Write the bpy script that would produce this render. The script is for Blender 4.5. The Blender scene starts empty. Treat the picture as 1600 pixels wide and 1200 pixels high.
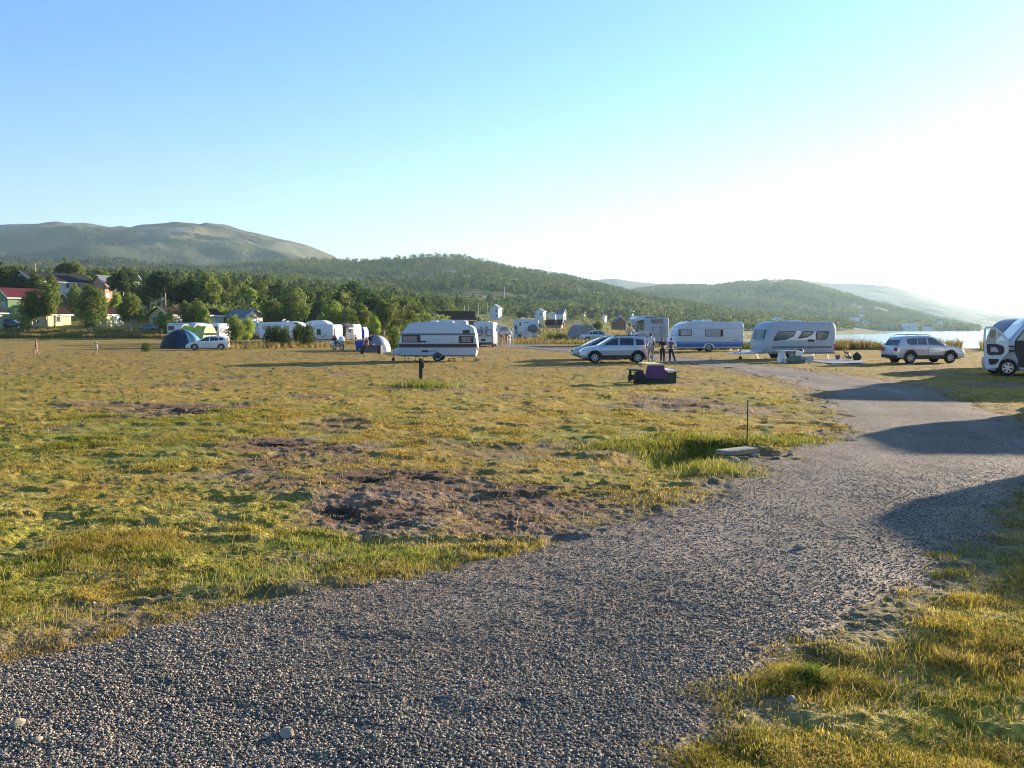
import bpy, bmesh, math, random
import numpy as np
from mathutils import Vector, Matrix
S = bpy.context.scene
COL = S.collection
rnd = random.Random(7)
R = math.radians
# ---------------------------------------------------------------- camera
F = 1443.0; PITCH = math.atan(88/F); H = 2.0
cam = bpy.data.cameras.new('camera'); camo = bpy.data.objects.new('camera', cam); COL.objects.link(camo); S.camera = camo
cam.sensor_width = 36; cam.lens = 36*F/1600; cam.clip_start = .1; cam.clip_end = 40000
camo.location = (0, 0, H); camo.rotation_euler = (math.pi/2-PITCH, 0, 0)
# ---------------------------------------------------------------- sky, sun, exposure
AZ, EL = R(50), R(11)
world = bpy.data.worlds.new('World'); S.world = world; world.use_nodes = True
nt = world.node_tree; bg = nt.nodes['Background']
sk = nt.nodes.new('ShaderNodeTexSky'); sk.sky_type = 'NISHITA'; sk.sun_disc = False
sk.sun_elevation = EL; sk.sun_rotation = AZ; sk.air_density = 1.0; sk.dust_density = .4; sk.ozone_density = 3.0
mul = nt.nodes.new('ShaderNodeMix'); mul.data_type = 'RGBA'; mul.blend_type = 'MULTIPLY'; mul.inputs[0].default_value = 1
mul.inputs[7].default_value = (.74, 1.0, 1.28, 1)                      # daylight white balance of the phone
nt.links.new(sk.outputs[0], mul.inputs[6])
tc = nt.nodes.new('ShaderNodeTexCoord'); sx = nt.nodes.new('ShaderNodeSeparateXYZ'); nt.links.new(tc.outputs['Generated'], sx.inputs[0])
rp = nt.nodes.new('ShaderNodeMapRange'); rp.interpolation_type = 'SMOOTHSTEP'
rp.inputs[1].default_value = 0.0; rp.inputs[2].default_value = .30; rp.inputs[3].default_value = .92; rp.inputs[4].default_value = 0.0
nt.links.new(sx.outputs[2], rp.inputs[0])
bw = nt.nodes.new('ShaderNodeRGBToBW'); nt.links.new(mul.outputs[2], bw.inputs[0])
hz = nt.nodes.new('ShaderNodeMix'); hz.data_type = 'RGBA'; hz.blend_type = 'MULTIPLY'; hz.inputs[0].default_value = 1
hz.inputs[7].default_value = (.78, 1.07, 1.22, 1); nt.links.new(bw.outputs[0], hz.inputs[6])
mx = nt.nodes.new('ShaderNodeMix'); mx.data_type = 'RGBA'
nt.links.new(rp.outputs[0], mx.inputs[0]); nt.links.new(mul.outputs[2], mx.inputs[6]); nt.links.new(hz.outputs[2], mx.inputs[7])
nt.links.new(mx.outputs[2], bg.inputs[0]); bg.inputs[1].default_value = .064
sun = bpy.data.lights.new('sun', 'SUN'); suno = bpy.data.objects.new('sun', sun); COL.objects.link(suno)
sun.energy = 5.0; sun.angle = R(.5); sun.color = (1, .84, .62)
suno.rotation_euler = Vector((math.sin(AZ)*math.cos(EL), math.cos(AZ)*math.cos(EL), math.sin(EL))).to_track_quat('Z', 'Y').to_euler()
S.view_settings.view_transform = 'Standard'; S.view_settings.look = 'None'; S.view_settings.gamma = 1
S.view_settings.exposure = 1.95
S.render.engine = 'CYCLES'
cy = S.cycles; cy.max_bounces = 5; cy.diffuse_bounces = 2; cy.glossy_bounces = 3; cy.transmission_bounces = 3; cy.transparent_max_bounces = 6; cy.volume_bounces = 0
cy.use_denoising = True; cy.use_adaptive_sampling = True; cy.adaptive_threshold = .02; cy.caustics_reflective = False; cy.caustics_refractive = False
cy.sample_clamp_indirect = 4; cy.filter_width = 1.1
# ---------------------------------------------------------------- pixel helpers (photo pixels, 1600 x 1200)
_c, _s = math.cos(PITCH), math.sin(PITCH)
def ray(px, py):
    u, v = px-800, 600-py
    return Vector((u, F*_c+v*_s, -F*_s+v*_c))
def G(px, py, z=0.0):
    r = ray(px, py); t = (z-H)/r.z
    return Vector((r.x*t, r.y*t, z))
def At(px, py, Y):
    r = ray(px, py); t = Y/r.y
    return Vector((r.x*t, Y, H+r.z*t))
def yz(py, Y): return At(800, py, Y).z
# ---------------------------------------------------------------- numpy noise
def _h(ix, iy, seed):
    with np.errstate(over='ignore'):
        h = (ix.astype(np.int64)*374761393+iy.astype(np.int64)*668265263+seed*2246822519) & 0xffffffff
        h = ((h ^ (h >> 13))*1274126177) & 0xffffffff
        h = h ^ (h >> 16)
    return (h & 0xffff)/65535.0
def vn(x, y, seed=0):
    x = np.asarray(x, float); y = np.asarray(y, float)
    ix = np.floor(x); iy = np.floor(y); fx = x-ix; fy = y-iy
    fx = fx*fx*(3-2*fx); fy = fy*fy*(3-2*fy)
    a = _h(ix, iy, seed); b = _h(ix+1, iy, seed); c = _h(ix, iy+1, seed); d = _h(ix+1, iy+1, seed)
    return (a*(1-fx)+b*fx)*(1-fy)+(c*(1-fx)+d*fx)*fy
def fbm(x, y, seed=0, o=4, g=.5):
    s = 0; a = 1; t = 0; x = np.asarray(x, float); y = np.asarray(y, float)
    for i in range(o):
        s = s+a*vn(x*2**i+i*17.3, y*2**i-i*9.1, seed+i); t += a; a *= g
    return s/t
def ss(a, b, x): t = np.clip((x-a)/(b-a), 0, 1); return t*t*(3-2*t)
# ---------------------------------------------------------------- materials
def mat(name, col, rough=.7, metal=0.0, var=.12, scale=6.0, bump=0.0, spec=.5, coat=0.0, sheen=0.0):
    m = bpy.data.materials.new(name); m.use_nodes = True; t = m.node_tree; p = t.nodes['Principled BSDF']
    c = t.nodes.new('ShaderNodeTexCoord'); n = t.nodes.new('ShaderNodeTexNoise'); n.inputs['Scale'].default_value = scale; n.inputs['Detail'].default_value = 4
    t.links.new(c.outputs['Object'], n.inputs['Vector'])
    r = t.nodes.new('ShaderNodeMapRange'); r.inputs[1].default_value = .3; r.inputs[2].default_value = .7; r.inputs[3].default_value = 1-var; r.inputs[4].default_value = 1+var
    t.links.new(n.outputs[0], r.inputs[0])
    q = t.nodes.new('ShaderNodeMix'); q.data_type = 'RGBA'; q.blend_type = 'MULTIPLY'; q.inputs[0].default_value = 1; q.inputs[6].default_value = (*col, 1)
    t.links.new(r.outputs[0], q.inputs[7]); t.links.new(q.outputs[2], p.inputs['Base Color'])
    p.inputs['Roughness'].default_value = rough; p.inputs['Metallic'].default_value = metal
    p.inputs['Specular IOR Level'].default_value = spec; p.inputs['Coat Weight'].default_value = coat; p.inputs['Coat Roughness'].default_value = .06
    if bump:
        b = t.nodes.new('ShaderNodeBump'); b.inputs['Strength'].default_value = bump; b.inputs['Distance'].default_value = .02
        t.links.new(n.outputs[0], b.inputs['Height']); t.links.new(b.outputs[0], p.inputs['Normal'])
    return m
def leafmat(name, k=1.0, tr=.35):
    """foliage: colour attribute of the mesh, a little different on every copy, part of the light passes through"""
    m = bpy.data.materials.new(name); m.use_nodes = True; t = m.node_tree; t.nodes.clear()
    o = t.nodes.new('ShaderNodeOutputMaterial'); a = t.nodes.new('ShaderNodeVertexColor'); a.layer_name = 'Col'
    oi = t.nodes.new('ShaderNodeObjectInfo'); r = t.nodes.new('ShaderNodeMapRange'); r.inputs[3].default_value = .75*k; r.inputs[4].default_value = 1.25*k
    t.links.new(oi.outputs['Random'], r.inputs[0])
    q = t.nodes.new('ShaderNodeMix'); q.data_type = 'RGBA'; q.blend_type = 'MULTIPLY'; q.inputs[0].default_value = 1
    t.links.new(a.outputs[0], q.inputs[6]); t.links.new(r.outputs[0], q.inputs[7])
    d = t.nodes.new('ShaderNodeBsdfDiffuse'); tt = t.nodes.new('ShaderNodeBsdfTranslucent'); x = t.nodes.new('ShaderNodeMixShader'); x.inputs[0].default_value = tr
    t.links.new(q.outputs[2], d.inputs[0]); t.links.new(q.outputs[2], tt.inputs[0]); t.links.new(d.outputs[0], x.inputs[1]); t.links.new(tt.outputs[0], x.inputs[2])
    t.links.new(x.outputs[0], o.inputs[0]); return m
M = {}
M['white'] = mat('white_paint', (.52, .56, .60), .28, var=.05, scale=2, coat=.3)
M['white2'] = mat('clean_white_paint', (.66, .67, .68), .3, var=.04, scale=2, coat=.3)
M['greyw'] = mat('light_grey_sheet', (.39, .42, .46), .35, var=.05, scale=2)
M['silver'] = mat('silver_car_paint', (.55, .57, .60), .3, .35, .04, 3, coat=.8)
M['silver2'] = mat('pale_silver_car_paint', (.52, .55, .59), .3, .4, .04, 3, coat=.8)
M['whitecar'] = mat('white_car_paint', (.75, .76, .76), .25, var=.03, coat=.8)
M['glass'] = mat('dark_window_glass', (.02, .025, .03), .05, var=.3, scale=1.5, spec=.8)
M['glassg'] = mat('grey_window_glass', (.09, .12, .13), .08, var=.5, scale=1.2, spec=.8)
M['curtain'] = mat('closed_curtain_behind_glass', (.26, .22, .21), .35, var=.45, scale=9, coat=.5)
M['blind'] = mat('pale_blind_behind_glass', (.34, .35, .37), .3, var=.2, scale=3, coat=.5)
M['black'] = mat('black_plastic', (.018, .018, .02), .55)
M['rubber'] = mat('tyre_rubber', (.015, .015, .016), .8, bump=.3, scale=30)
M['alloy'] = mat('wheel_alloy', (.45, .46, .48), .35, .7)
M['steel'] = mat('galvanised_steel', (.32, .33, .34), .45, .6, .2, 12)
M['brown'] = mat('brown_stripe_paint', (.05, .03, .028), .4)
M['greyst'] = mat('grey_stripe_paint', (.12, .13, .15), .4)
M['blue'] = mat('blue_stripe_paint', (.03, .08, .30), .35)
M['lblue'] = mat('light_blue_stripe_paint', (.12, .22, .48), .35)
M['red'] = mat('red_lamp_plastic', (.5, .02, .02), .25)
M['amber'] = mat('amber_lamp_plastic', (.6, .2, .02), .3)
M['lamp'] = mat('clear_lamp_lens', (.5, .52, .55), .12, spec=.9)
M['wood_dark'] = mat('dark_weathered_wood', (.045, .028, .02), .8, var=.35, scale=14, bump=.5)
M['wood'] = mat('weathered_wood', (.20, .13, .08), .8, var=.3, scale=12, bump=.4)
M['concrete'] = mat('cast_concrete', (.25, .22, .18), .85, var=.2, scale=9, bump=.5)
M['purple'] = mat('purple_painted_board', (.10, .028, .14), .5, var=.1)
M['yellow'] = mat('yellow_painted_board', (.62, .58, .20), .5)
M['pinkw'] = mat('pinkish_white_board', (.70, .60, .66), .5)
M['greenp'] = mat('green_painted_board', (.02, .05, .022), .5)
M['rust'] = mat('dark_rusty_iron', (.03, .018, .015), .8, var=.4, scale=20)
# mesh from numpy
def mesh_np(name, V, Fc, material, parent=None, cols=None, smooth=False, attrs=None, link=True):
    me = bpy.data.meshes.new(name); V = np.ascontiguousarray(V, np.float32); Fc = np.ascontiguousarray(Fc, np.int32)
    k = Fc.shape[1]
    me.vertices.add(len(V)); me.vertices.foreach_set('co', V.ravel())
    me.loops.add(Fc.size); me.loops.foreach_set('vertex_index', Fc.ravel())
    me.polygons.add(len(Fc)); me.polygons.foreach_set('loop_start', np.arange(0, Fc.size, k, dtype=np.int32))
    me.update(calc_edges=True)
    if smooth: me.polygons.foreach_set('use_smooth', np.ones(len(Fc), bool))
    if cols is not None:
        a = me.color_attributes.new('Col', 'FLOAT_COLOR', 'POINT'); c = np.ones((len(V), 4), np.float32); c[:, :3] = cols; a.data.foreach_set('color', c.ravel())
    for kk, v in (attrs or {}).items():
        a = me.attributes.new(kk, 'FLOAT', 'POINT'); a.data.foreach_set('value', np.ascontiguousarray(v, np.float32))
    me.materials.append(material)
    o = bpy.data.objects.new(name, me)
    if link: COL.objects.link(o)
    if parent: o.parent = parent
    return o
def tag(o, label=None, cat=None, group=None, kind=None):
    if label: o['label'] = label
    if cat: o['category'] = cat
    if group: o['group'] = group
    if kind: o['kind'] = kind
    return o
def thing(name, label, cat, loc=(0, 0, 0), rz=0, group=None):
    o = bpy.data.objects.new(name, None); COL.objects.link(o); o.empty_display_size = .3
    o.location = loc; o.rotation_euler = (0, 0, rz); return tag(o, label, cat, group)
# ---------------------------------------------------------------- terrain height
CP = np.array([-900, -300, 0, 150, 300, 450, 600, 700, 800, 900, 1000, 1100, 1300, 1600, 2400.])
TY = np.array([0, 92, 106, 122, 152, 172, 230, 300, 400, 600, 900, 1400, 14000.])
TZ = np.array([
 [0]*15, [0]*15,
 [0, 0, 0, 0, 0, 0, 0, 0, 0, 0, 0, -.1, -2.2, -2.6, -2.6],
 [0, 0, 0, 0, 0, 0, 0, 0, 0, 0, -.1, -1.5, -4, -4, -4],
 [0, 0, 0, 0, 0, 0, 0, 0, 0, 0, -.3, -3, -4, -4, -4],
 [1.8, 1.8, 1.8, 1.8, 1.5, .6, .2, 0, 0, 0, -.6, -3, -4, -4, -4],
 [9, 9, 8.6, 7.6, 5.2, 3.2, 2, 1.2, .6, .5, -.4, -3, -4, -4, -4],
 [14, 14, 13, 12, 9.5, 6, 4, 3, 2.6, 2, 0, -3, -4, -4, -4],
 [19, 19, 19, 18, 17, 13, 9, 6.5, 5, 4, 1, -2.5, -4, -4, -4],
 [28, 28, 28, 28, 28, 24, 17, 13, 9, 7.5, 5, 0, -4, -4, -4],
 [40, 40, 40, 42, 46, 46, 40, 32, 25, 18, 11, 3, -4, -4, -4],
 [60, 60, 60, 60, 60, 60, 60, 50, 40, 30, 10, 0, -4, -4, -4],
 [-4]*15])
def macro(x, y):
    x = np.asarray(x, float); y = np.asarray(y, float); yy = np.maximum(y, 1.0)
    px = np.clip(800+F*x/yy, CP[0], CP[-1]-.01); px = np.where(y < 5, 800, px)
    i = np.clip(np.searchsorted(TY, yy, 'right')-1, 0, len(TY)-2); ty = (yy-TY[i])/(TY[i+1]-TY[i]); ty = np.clip(ty, 0, 1)
    j = np.clip(np.searchsorted(CP, px, 'right')-1, 0, len(CP)-2); tx = (px-CP[j])/(CP[j+1]-CP[j]); tx = tx*tx*(3-2*tx)
    a = TZ[i, j]*(1-tx)+TZ[i, j+1]*tx; b = TZ[i+1, j]*(1-tx)+TZ[i+1, j+1]*tx
    z = a*(1-ty)+b*ty
    big = ss(180, 400, yy)
    return z+big*(fbm(x/60, y/60, 5, 3)-.5)*6*(z > -2)
def gz(x, y): return float(macro(np.array([x]), np.array([y]))[0])
# road outline, traced on the ground
RL = [(-120, 1060), (0, 1030), (150, 1002), (300, 965), (450, 935), (560, 912), (700, 885), (800, 862), (870, 845), (950, 820), (1020, 800), (1080, 785), (1150, 755), (1200, 728), (1240, 705), (1290, 690), (1318, 668), (1306, 650), (1296, 636), (1285, 617), (1260, 604), (1225, 594), (1180, 583), (1140, 576), (1080, 569), (1030, 564), (960, 559), (900, 552), (840, 546), (790, 542), (740, 538), (600, 529)]
RR = [(520, 523.5), (620, 524), (720, 530), (790, 534), (850, 539), (900, 544), (960, 550), (1050, 557), (1100, 562), (1160, 568), (1240, 576), (1290, 583), (1370, 593), (1430, 603), (1480, 618), (1530, 636), (1600, 660), (1690, 700), (1690, 735), (1600, 768), (1555, 805), (1505, 850), (1440, 902), (1400, 927), (1330, 962), (1250, 1002), (1190, 1052), (1100, 1085), (1040, 1200), (990, 1500), (-900, 1500)]
road_poly = [tuple(G(*p)[:2]) for p in RL+RR]
def sdist(x, y, poly):
    """signed distance, positive inside"""
    x = np.asarray(x, float); y = np.asarray(y, float); d = np.full(x.shape, 1e9); ins = np.zeros(x.shape, bool); n = len(poly)
    for i in range(n):
        x0, y0 = poly[i]; x1, y1 = poly[(i+1) % n]; ex, ey = x1-x0, y1-y0
        t = np.clip(((x-x0)*ex+(y-y0)*ey)/(ex*ex+ey*ey+1e-12), 0, 1)
        d = np.minimum(d, (x-x0-t*ex)**2+(y-y0-t*ey)**2)
        c = (y0 > y) != (y1 > y); xi = x0+(y-y0)/(ey if abs(ey) > 1e-9 else 1e-9)*ex; ins ^= c & (x < xi)
    return np.where(ins, 1, -1)*np.sqrt(d)
def blob(x, y, px, py, rx, ry, soft=.5):
    """patch of ground given as an ellipse seen in the photo, turned into metres"""
    c = G(px, py); ax = (G(px+rx, py)-c).length; ay = abs((G(px, py-ry)-G(px, py+ry)).y)/2
    cy_ = (G(px, py-ry).y+G(px, py+ry).y)/2
    q = np.sqrt(((x-c.x)/ax)**2+((y-cy_)/ay)**2)
    return 1-ss(1-soft, 1+soft, q)
MUD = [(640, 722, 300, 26, .42), (420, 740, 160, 20, .38), (680, 780, 200, 42, 1.), (560, 800, 130, 28, 1.), (820, 820, 110, 28, .9), (880, 795, 90, 24, .85), (760, 765, 110, 20, .8), (620, 745, 110, 14, .9), (500, 700, 130, 13, .9), (440, 685, 70, 9, 1.), (300, 640, 70, 9, 1.1),
       (210, 640, 60, 8, .8), (180, 632, 60, 5, .7), (560, 722, 70, 10, .6), (290, 600, 60, 4, .6), (430, 760, 90, 14, .4), (140, 957, 110, 16, .7), (230, 945, 60, 12, .5), (480, 880, 80, 18, .5),
       (1030, 634, 90, 9, .7), (1100, 628, 60, 8, .6), (1190, 586, 40, 4, .9), (1230, 594, 30, 4, .9), (1160, 578, 40, 2.5, .8), (900, 700, 90, 6, .4), (960, 720, 110, 10, .4), (960, 770, 70, 14, .6), (1000, 790, 90, 14, .5),
       (640, 582, 60, 3, .5), (330, 690, 160, 10, .4), (1170, 640, 30, 8, .7), (1450, 583, 40, 4, .9), (1545, 600, 50, 4, .9), (850, 665, 60, 5, .4), (1200, 745, 60, 12, .4)]
LUSH = [(590, 870, 90, 20, 1.), (490, 835, 60, 22, .8), (960, 695, 130, 10, .7), (1000, 705, 70, 7, .9), (1120, 690, 90, 8, 1.), (1240, 690, 60, 6, .8), (1160, 735, 80, 12, .5), (655, 604, 26, 6, 1.), (250, 850, 220, 40, .25), (120, 690, 220, 60, .45),
        (1260, 1060, 40, 22, .7), (1380, 1050, 90, 24, .4), (1500, 1060, 80, 40, .35), (820, 690, 200, 18, .4), (60, 590, 180, 12, .35)]
DARKPATCH = [(520, 800, 95, 9, 1.), (590, 815, 50, 10, 1.), (450, 688, 60, 4, 1.), (500, 700, 40, 3, .8), (310, 642, 38, 4, 1.), (215, 640, 40, 4, .7), (640, 748, 70, 5, .7), (1240, 593, 20, 2, 1.), (1180, 586, 26, 1.6, 1.), (1030, 634, 60, 3, .6), (560, 860, 30, 8, .6), (1090, 702, 44, 7, .9)]
ditch_c = [(G(1010, 722)), (G(1060, 708)), (G(1110, 701)), (G(1150, 706))]
def fields(x, y):
    """mud, dark patch, lush masks on the ground"""
    n = fbm(x*1.1, y*1.1, 11, 4); w = (fbm(x*.8+40, y*.8, 12, 3)-.5)*1.6; v = (fbm(x*.8, y*.8+60, 13, 3)-.5)*1.6
    mud = np.zeros_like(x); dk = np.zeros_like(x); lu = np.zeros_like(x); sc = np.clip(y/12, .4, 3)
    for L_, out in ((MUD, mud), (DARKPATCH, dk), (LUSH, lu)):
        for px, py, rx, ry, s in L_: np.maximum(out, s*blob(x+w*sc*.8, y+v*sc, px, py, rx, ry), out=out)
    mud = np.clip(mud*1.45-(n-.42)*1.7*(mud > 0), 0, 1)
    spots = ss(.64, .72, fbm(x*.55, y*.30, 21, 4))*ss(12, 20, y)*(1-ss(80, 100, y))*.75
    mud = np.maximum(mud, spots)
    dk = np.clip(dk*1.3-(fbm(x*2.5, y*1.6, 14, 3)-.4)*2*(dk > 0), 0, 1)
    return mud, dk, lu
def ditch(x, y):
    d = np.full(x.shape, 1e9)
    for a, b in zip(ditch_c, ditch_c[1:]):
        ex, ey = b.x-a.x, b.y-a.y; t = np.clip(((x-a.x)*ex+(y-a.y)*ey)/(ex*ex+ey*ey), 0, 1)
        d = np.minimum(d, np.hypot(x-a.x-t*ex, y-a.y-t*ey))
    return 1-ss(.12, .75, d)
def micro(x, y, mud, dk, rd):
    near = 1-ss(95, 130, y)
    fine = 1-ss(18, 60, y)
    g = (fbm(x/3, y/3, 31, 3)-.5)*.07+(fbm(x*1.3, y*1.3, 33, 3)-.5)*.055+(fbm(x*5, y*5, 34, 3)-.5)*.05*fine+(fbm(x*17, y*17, 38, 2)-.5)*.02*(1-ss(9, 22, y))
    g = g+.035*ss(.56, .66, fbm(x*1.4, y*1.8, 37, 4))*(1-ss(60, 100, y))
    ruts = (fbm(x*1.6, y*2.6+x*.8, 35, 4)-.52)*.10+(fbm(x*8, y*11, 36, 4)-.5)*.035*fine+.018*ss(.55, .62, fbm(x*3.2, y*5, 39, 3))*fine
    z = g*(1-.75*np.clip(rd*1.6, 0, 1))+mud*ruts*(.45+1.3*dk)-mud*.012-.03*dk
    return z*near-.42*ditch(x, y)
def EDGE(x, y): return (fbm(x*1.1, y*1.1, 41, 3)-.5)*.55*np.clip(y/9, .6, 2.2)+(fbm(x*6, y*6, 42, 3)-.5)*.45*np.clip(y/9, .6, 2.2)
# ---------------------------------------------------------------- ground + road sheets
def polar_axes(nc, rows):
    a = np.concatenate([np.linspace(-math.pi, -R(36), 40, endpoint=False), np.linspace(-R(36), R(36), nc, endpoint=False), np.linspace(R(36), math.pi, 41)])
    return a, rows
py = np.linspace(1330, 532, 860)
rows = np.array([G(800, p).y for p in py])
far = np.geomspace(rows[-1]*1.01, 14000, 130)
rows = np.concatenate([[.4, 1.0, 1.6, 2.2], rows[rows > 2.6], far])
aa, rr = polar_axes(1150, rows)
# directions: inside the fan use depth rows (y const), elsewhere circles
A, D = np.meshgrid(aa, rr)
X = D*np.sin(A)/np.maximum(np.cos(np.clip(A, -R(36), R(36))), .3); Yg = D*np.cos(A)/np.maximum(np.cos(np.clip(A, -R(36), R(36))), .3)
sh = X.shape; x = X.ravel(); y = Yg.ravel()
sd = np.full(x.shape, -50.); near = (y < 175) & (y > -6) & (np.abs(x) < 120)
sd[near] = sdist(x[near], y[near], road_poly)
edge = EDGE(x, y)
rd = ss(-.25, .25, sd+edge)*(x < 60)
mud, dk, lu = np.zeros(x.shape), np.zeros(x.shape), np.zeros(x.shape)
fm = (y < 150) & (y > -4); mud[fm], dk[fm], lu[fm] = fields(x[fm], y[fm])
mz = np.zeros(x.shape); mz[fm] = micro(x[fm], y[fm], mud[fm], dk[fm], rd[fm])
base = macro(x, y)
def gcol(x, y, mud, dk, lu):
    """the ground's own colours: dry grass, green grass, soil"""
    n1 = fbm(x/6, y/6, 51, 3)[:, None]; n2 = fbm(x*1.3, y*1.3, 52, 3)[:, None]; n3 = fbm(x*.5+y*.05, y*.35, 53, 3)[:, None]
    gold = np.array([.310, .205, .038]); olive = np.array([.205, .185, .026]); green = np.array([.165, .175, .022]); straw = np.array([.42, .31, .095]); soil = np.array([.150, .088, .052]); rut_dark = np.array([.024, .017, .013]); pale = np.array([.235, .158, .108])
    g = ss(.35, .65, n1*.5+n2*.5)*.75
    c = gold*(1-g)+olive*g
    leftg = (1-ss(-.35, -.05, (x/np.maximum(y, 3))))*(1-ss(16, 42, y)); gr = np.clip(lu[:, 0] if lu.ndim > 1 else lu, 0, 1)
    gm = np.clip(gr+leftg*.3*ss(.40, .62, n2[:, 0])+.30*ss(.5, .7, n3[:, 0]), 0, 1)[:, None]
    c = c*(1-gm)+green*gm
    st = (ss(.56, .72, fbm(x*3, y*3, 54, 3))*.5)[:, None]; c = c*(1-st)+straw*st
    sp = ss(.45, .7, n2); so = soil*(1-sp)+pale*sp; c = c*(1-mud[:, None])+so*mud[:, None]
    c = c*(1-dk[:, None])+rut_dark*dk[:, None]  # ruts, dark spots and the ditch bottom are coloured near-black
    dry = (ss(22, 48, y)*(1-ss(130, 170, y))*.8)[:, None]*(1-mud[:, None])*(1-dk[:, None]); c = c*(1-dry)+(np.array([.245, .160, .036])*(.66+.60*n2))*dry
    nr = (1-ss(8, 16, y)); hf = fbm(x*22, y*22, 58, 2); c *= ((.8+.4*fbm(x*8, y*8, 55, 2))*(1-nr*.75+nr*1.5*hf))[:, None]
    ms = (ss(.2, 1.2, x)*(1-ss(7, 11, y))*ss(.42, .58, fbm(x*1.6, y*1.6, 59, 3))*.75)[:, None]*(1-mud[:, None]); c = c*(1-ms)+np.array([.38, .29, .055])*(.5+hf[:, None])*ms
    f = ss(170, 260, y)[:, None]; far_ = np.array([.105, .115, .035])*(.6+.8*n3); ylw = np.array([.26, .21, .06])
    mead = (ss(.5, .62, fbm(x/40, y/60, 56, 3)))[:, None]; far_ = far_*(1-mead*.6)+ylw*mead*.6
    return c*(1-f)+far_*f
gc = gcol(x, y, mud, dk, lu*(.35+.65*ss(8, 14, y)))
vg = (ss(-1.1, .05, sd+edge)*(np.abs(sd) < 6)*(y < 120))[:, None]; gc = gc*(1-vg*.75)+np.array([.135, .110, .088])*(.55+.9*fbm(x*7, y*7, 57, 3))[:, None]*vg*.75
zg = base+mz-.030*rd
nR, nC = sh
I = np.arange(nR*nC).reshape(sh)
q = np.stack([I[:-1, :-1], I[1:, :-1], I[1:, 1:], I[:-1, 1:]], -1).reshape(-1, 4)[:, ::-1]
def attrmat(name, fine, rough=.95, bump=.3, bscale=40.0, var=.25):
    m = bpy.data.materials.new(name); m.use_nodes = True; t = m.node_tree; p = t.nodes['Principled BSDF']; p.inputs['Roughness'].default_value = rough; p.inputs['Specular IOR Level'].default_value = .15
    a = t.nodes.new('ShaderNodeVertexColor'); a.layer_name = 'Col'; c = t.nodes.new('ShaderNodeTexCoord')
    n = t.nodes.new('ShaderNodeTexNoise'); n.inputs['Scale'].default_value = fine; n.inputs['Detail'].default_value = 6; n.inputs['Roughness'].default_value = .7; t.links.new(c.outputs['Object'], n.inputs['Vector'])
    r = t.nodes.new('ShaderNodeMapRange'); r.inputs[1].default_value = .3; r.inputs[2].default_value = .7; r.inputs[3].default_value = 1-var; r.inputs[4].default_value = 1+var; t.links.new(n.outputs[0], r.inputs[0])
    q_ = t.nodes.new('ShaderNodeMix'); q_.data_type = 'RGBA'; q_.blend_type = 'MULTIPLY'; q_.inputs[0].default_value = 1; t.links.new(a.outputs[0], q_.inputs[6]); t.links.new(r.outputs[0], q_.inputs[7]); t.links.new(q_.outputs[2], p.inputs['Base Color'])
    n2 = t.nodes.new('ShaderNodeTexNoise'); n2.inputs['Scale'].default_value = bscale; n2.inputs['Detail'].default_value = 3; t.links.new(c.outputs['Object'], n2.inputs['Vector'])
    b = t.nodes.new('ShaderNodeBump'); b.inputs['Strength'].default_value = bump; b.inputs['Distance'].default_value = .03; t.links.new(n2.outputs[0], b.inputs['Height']); t.links.new(b.outputs[0], p.inputs['Normal'])
    return m
M['ground'] = attrmat('meadow_ground', 34, bump=.8, bscale=45, var=.5)
ground = mesh_np('ground', np.stack([x, y, zg], 1), q, M['ground'], cols=gc, smooth=True); tag(ground, kind='structure')
# gravel material
def gravel_mat():
    m = bpy.data.materials.new('gravel'); m.use_nodes = True; t = m.node_tree; p = t.nodes['Principled BSDF']; p.inputs['Roughness'].default_value = .85; p.inputs['Specular IOR Level'].default_value = .25
    c = t.nodes.new('ShaderNodeTexCoord'); v = t.nodes.new('ShaderNodeTexVoronoi'); v.inputs['Scale'].default_value = 75; t.links.new(c.outputs['Object'], v.inputs['Vector'])
    v2 = t.nodes.new('ShaderNodeTexNoise'); v2.inputs['Scale'].default_value = 38; v2.inputs['Detail'].default_value = 5; v2.inputs['Roughness'].default_value = .75; t.links.new(c.outputs['Object'], v2.inputs['Vector'])
    sepa = t.nodes.new('ShaderNodeSeparateColor'); t.links.new(v.outputs['Color'], sepa.inputs[0])
    cr = t.nodes.new('ShaderNodeValToRGB'); e = cr.color_ramp.elements; e[0].position = 0; e[0].color = (.040, .040, .042, 1); e[1].position = 1; e[1].color = (.36, .32, .26, 1)
    k = cr.color_ramp.elements.new(.55); k.color = (.105, .096, .085, 1); k = cr.color_ramp.elements.new(.85); k.color = (.19, .16, .13, 1)
    t.links.new(sepa.outputs[0], cr.inputs[0])
    a = t.nodes.new('ShaderNodeVertexColor'); a.layer_name = 'Col'
    q_ = t.nodes.new('ShaderNodeMix'); q_.data_type = 'RGBA'; q_.blend_type = 'MULTIPLY'; q_.inputs[0].default_value = 1; t.links.new(cr.outputs[0], q_.inputs[6]); t.links.new(a.outputs[0], q_.inputs[7])
    t.links.new(q_.outputs[2], p.inputs['Base Color'])
    ad = t.nodes.new('ShaderNodeMath'); ad.operation = 'ADD'; t.links.new(v.outputs['Distance'], ad.inputs[0]); t.links.new(v2.outputs[0], ad.inputs[1])
    b = t.nodes.new('ShaderNodeBump'); b.invert = True; b.inputs['Strength'].default_value = .8; b.inputs['Distance'].default_value = .016; t.links.new(ad.outputs[0], b.inputs['Height']); t.links.new(b.outputs[0], p.inputs['Normal'])
    return m
M['gravel'] = gravel_mat()
track = .0
zr = base+mz-.030+.040*rd+(fbm(x/1.6, y/4, 61, 3)-.5)*.03*rd
n1 = fbm(x/2.5+y*.15, y/5, 62, 4); n2 = fbm(x*2, y*2, 63, 3)
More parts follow.
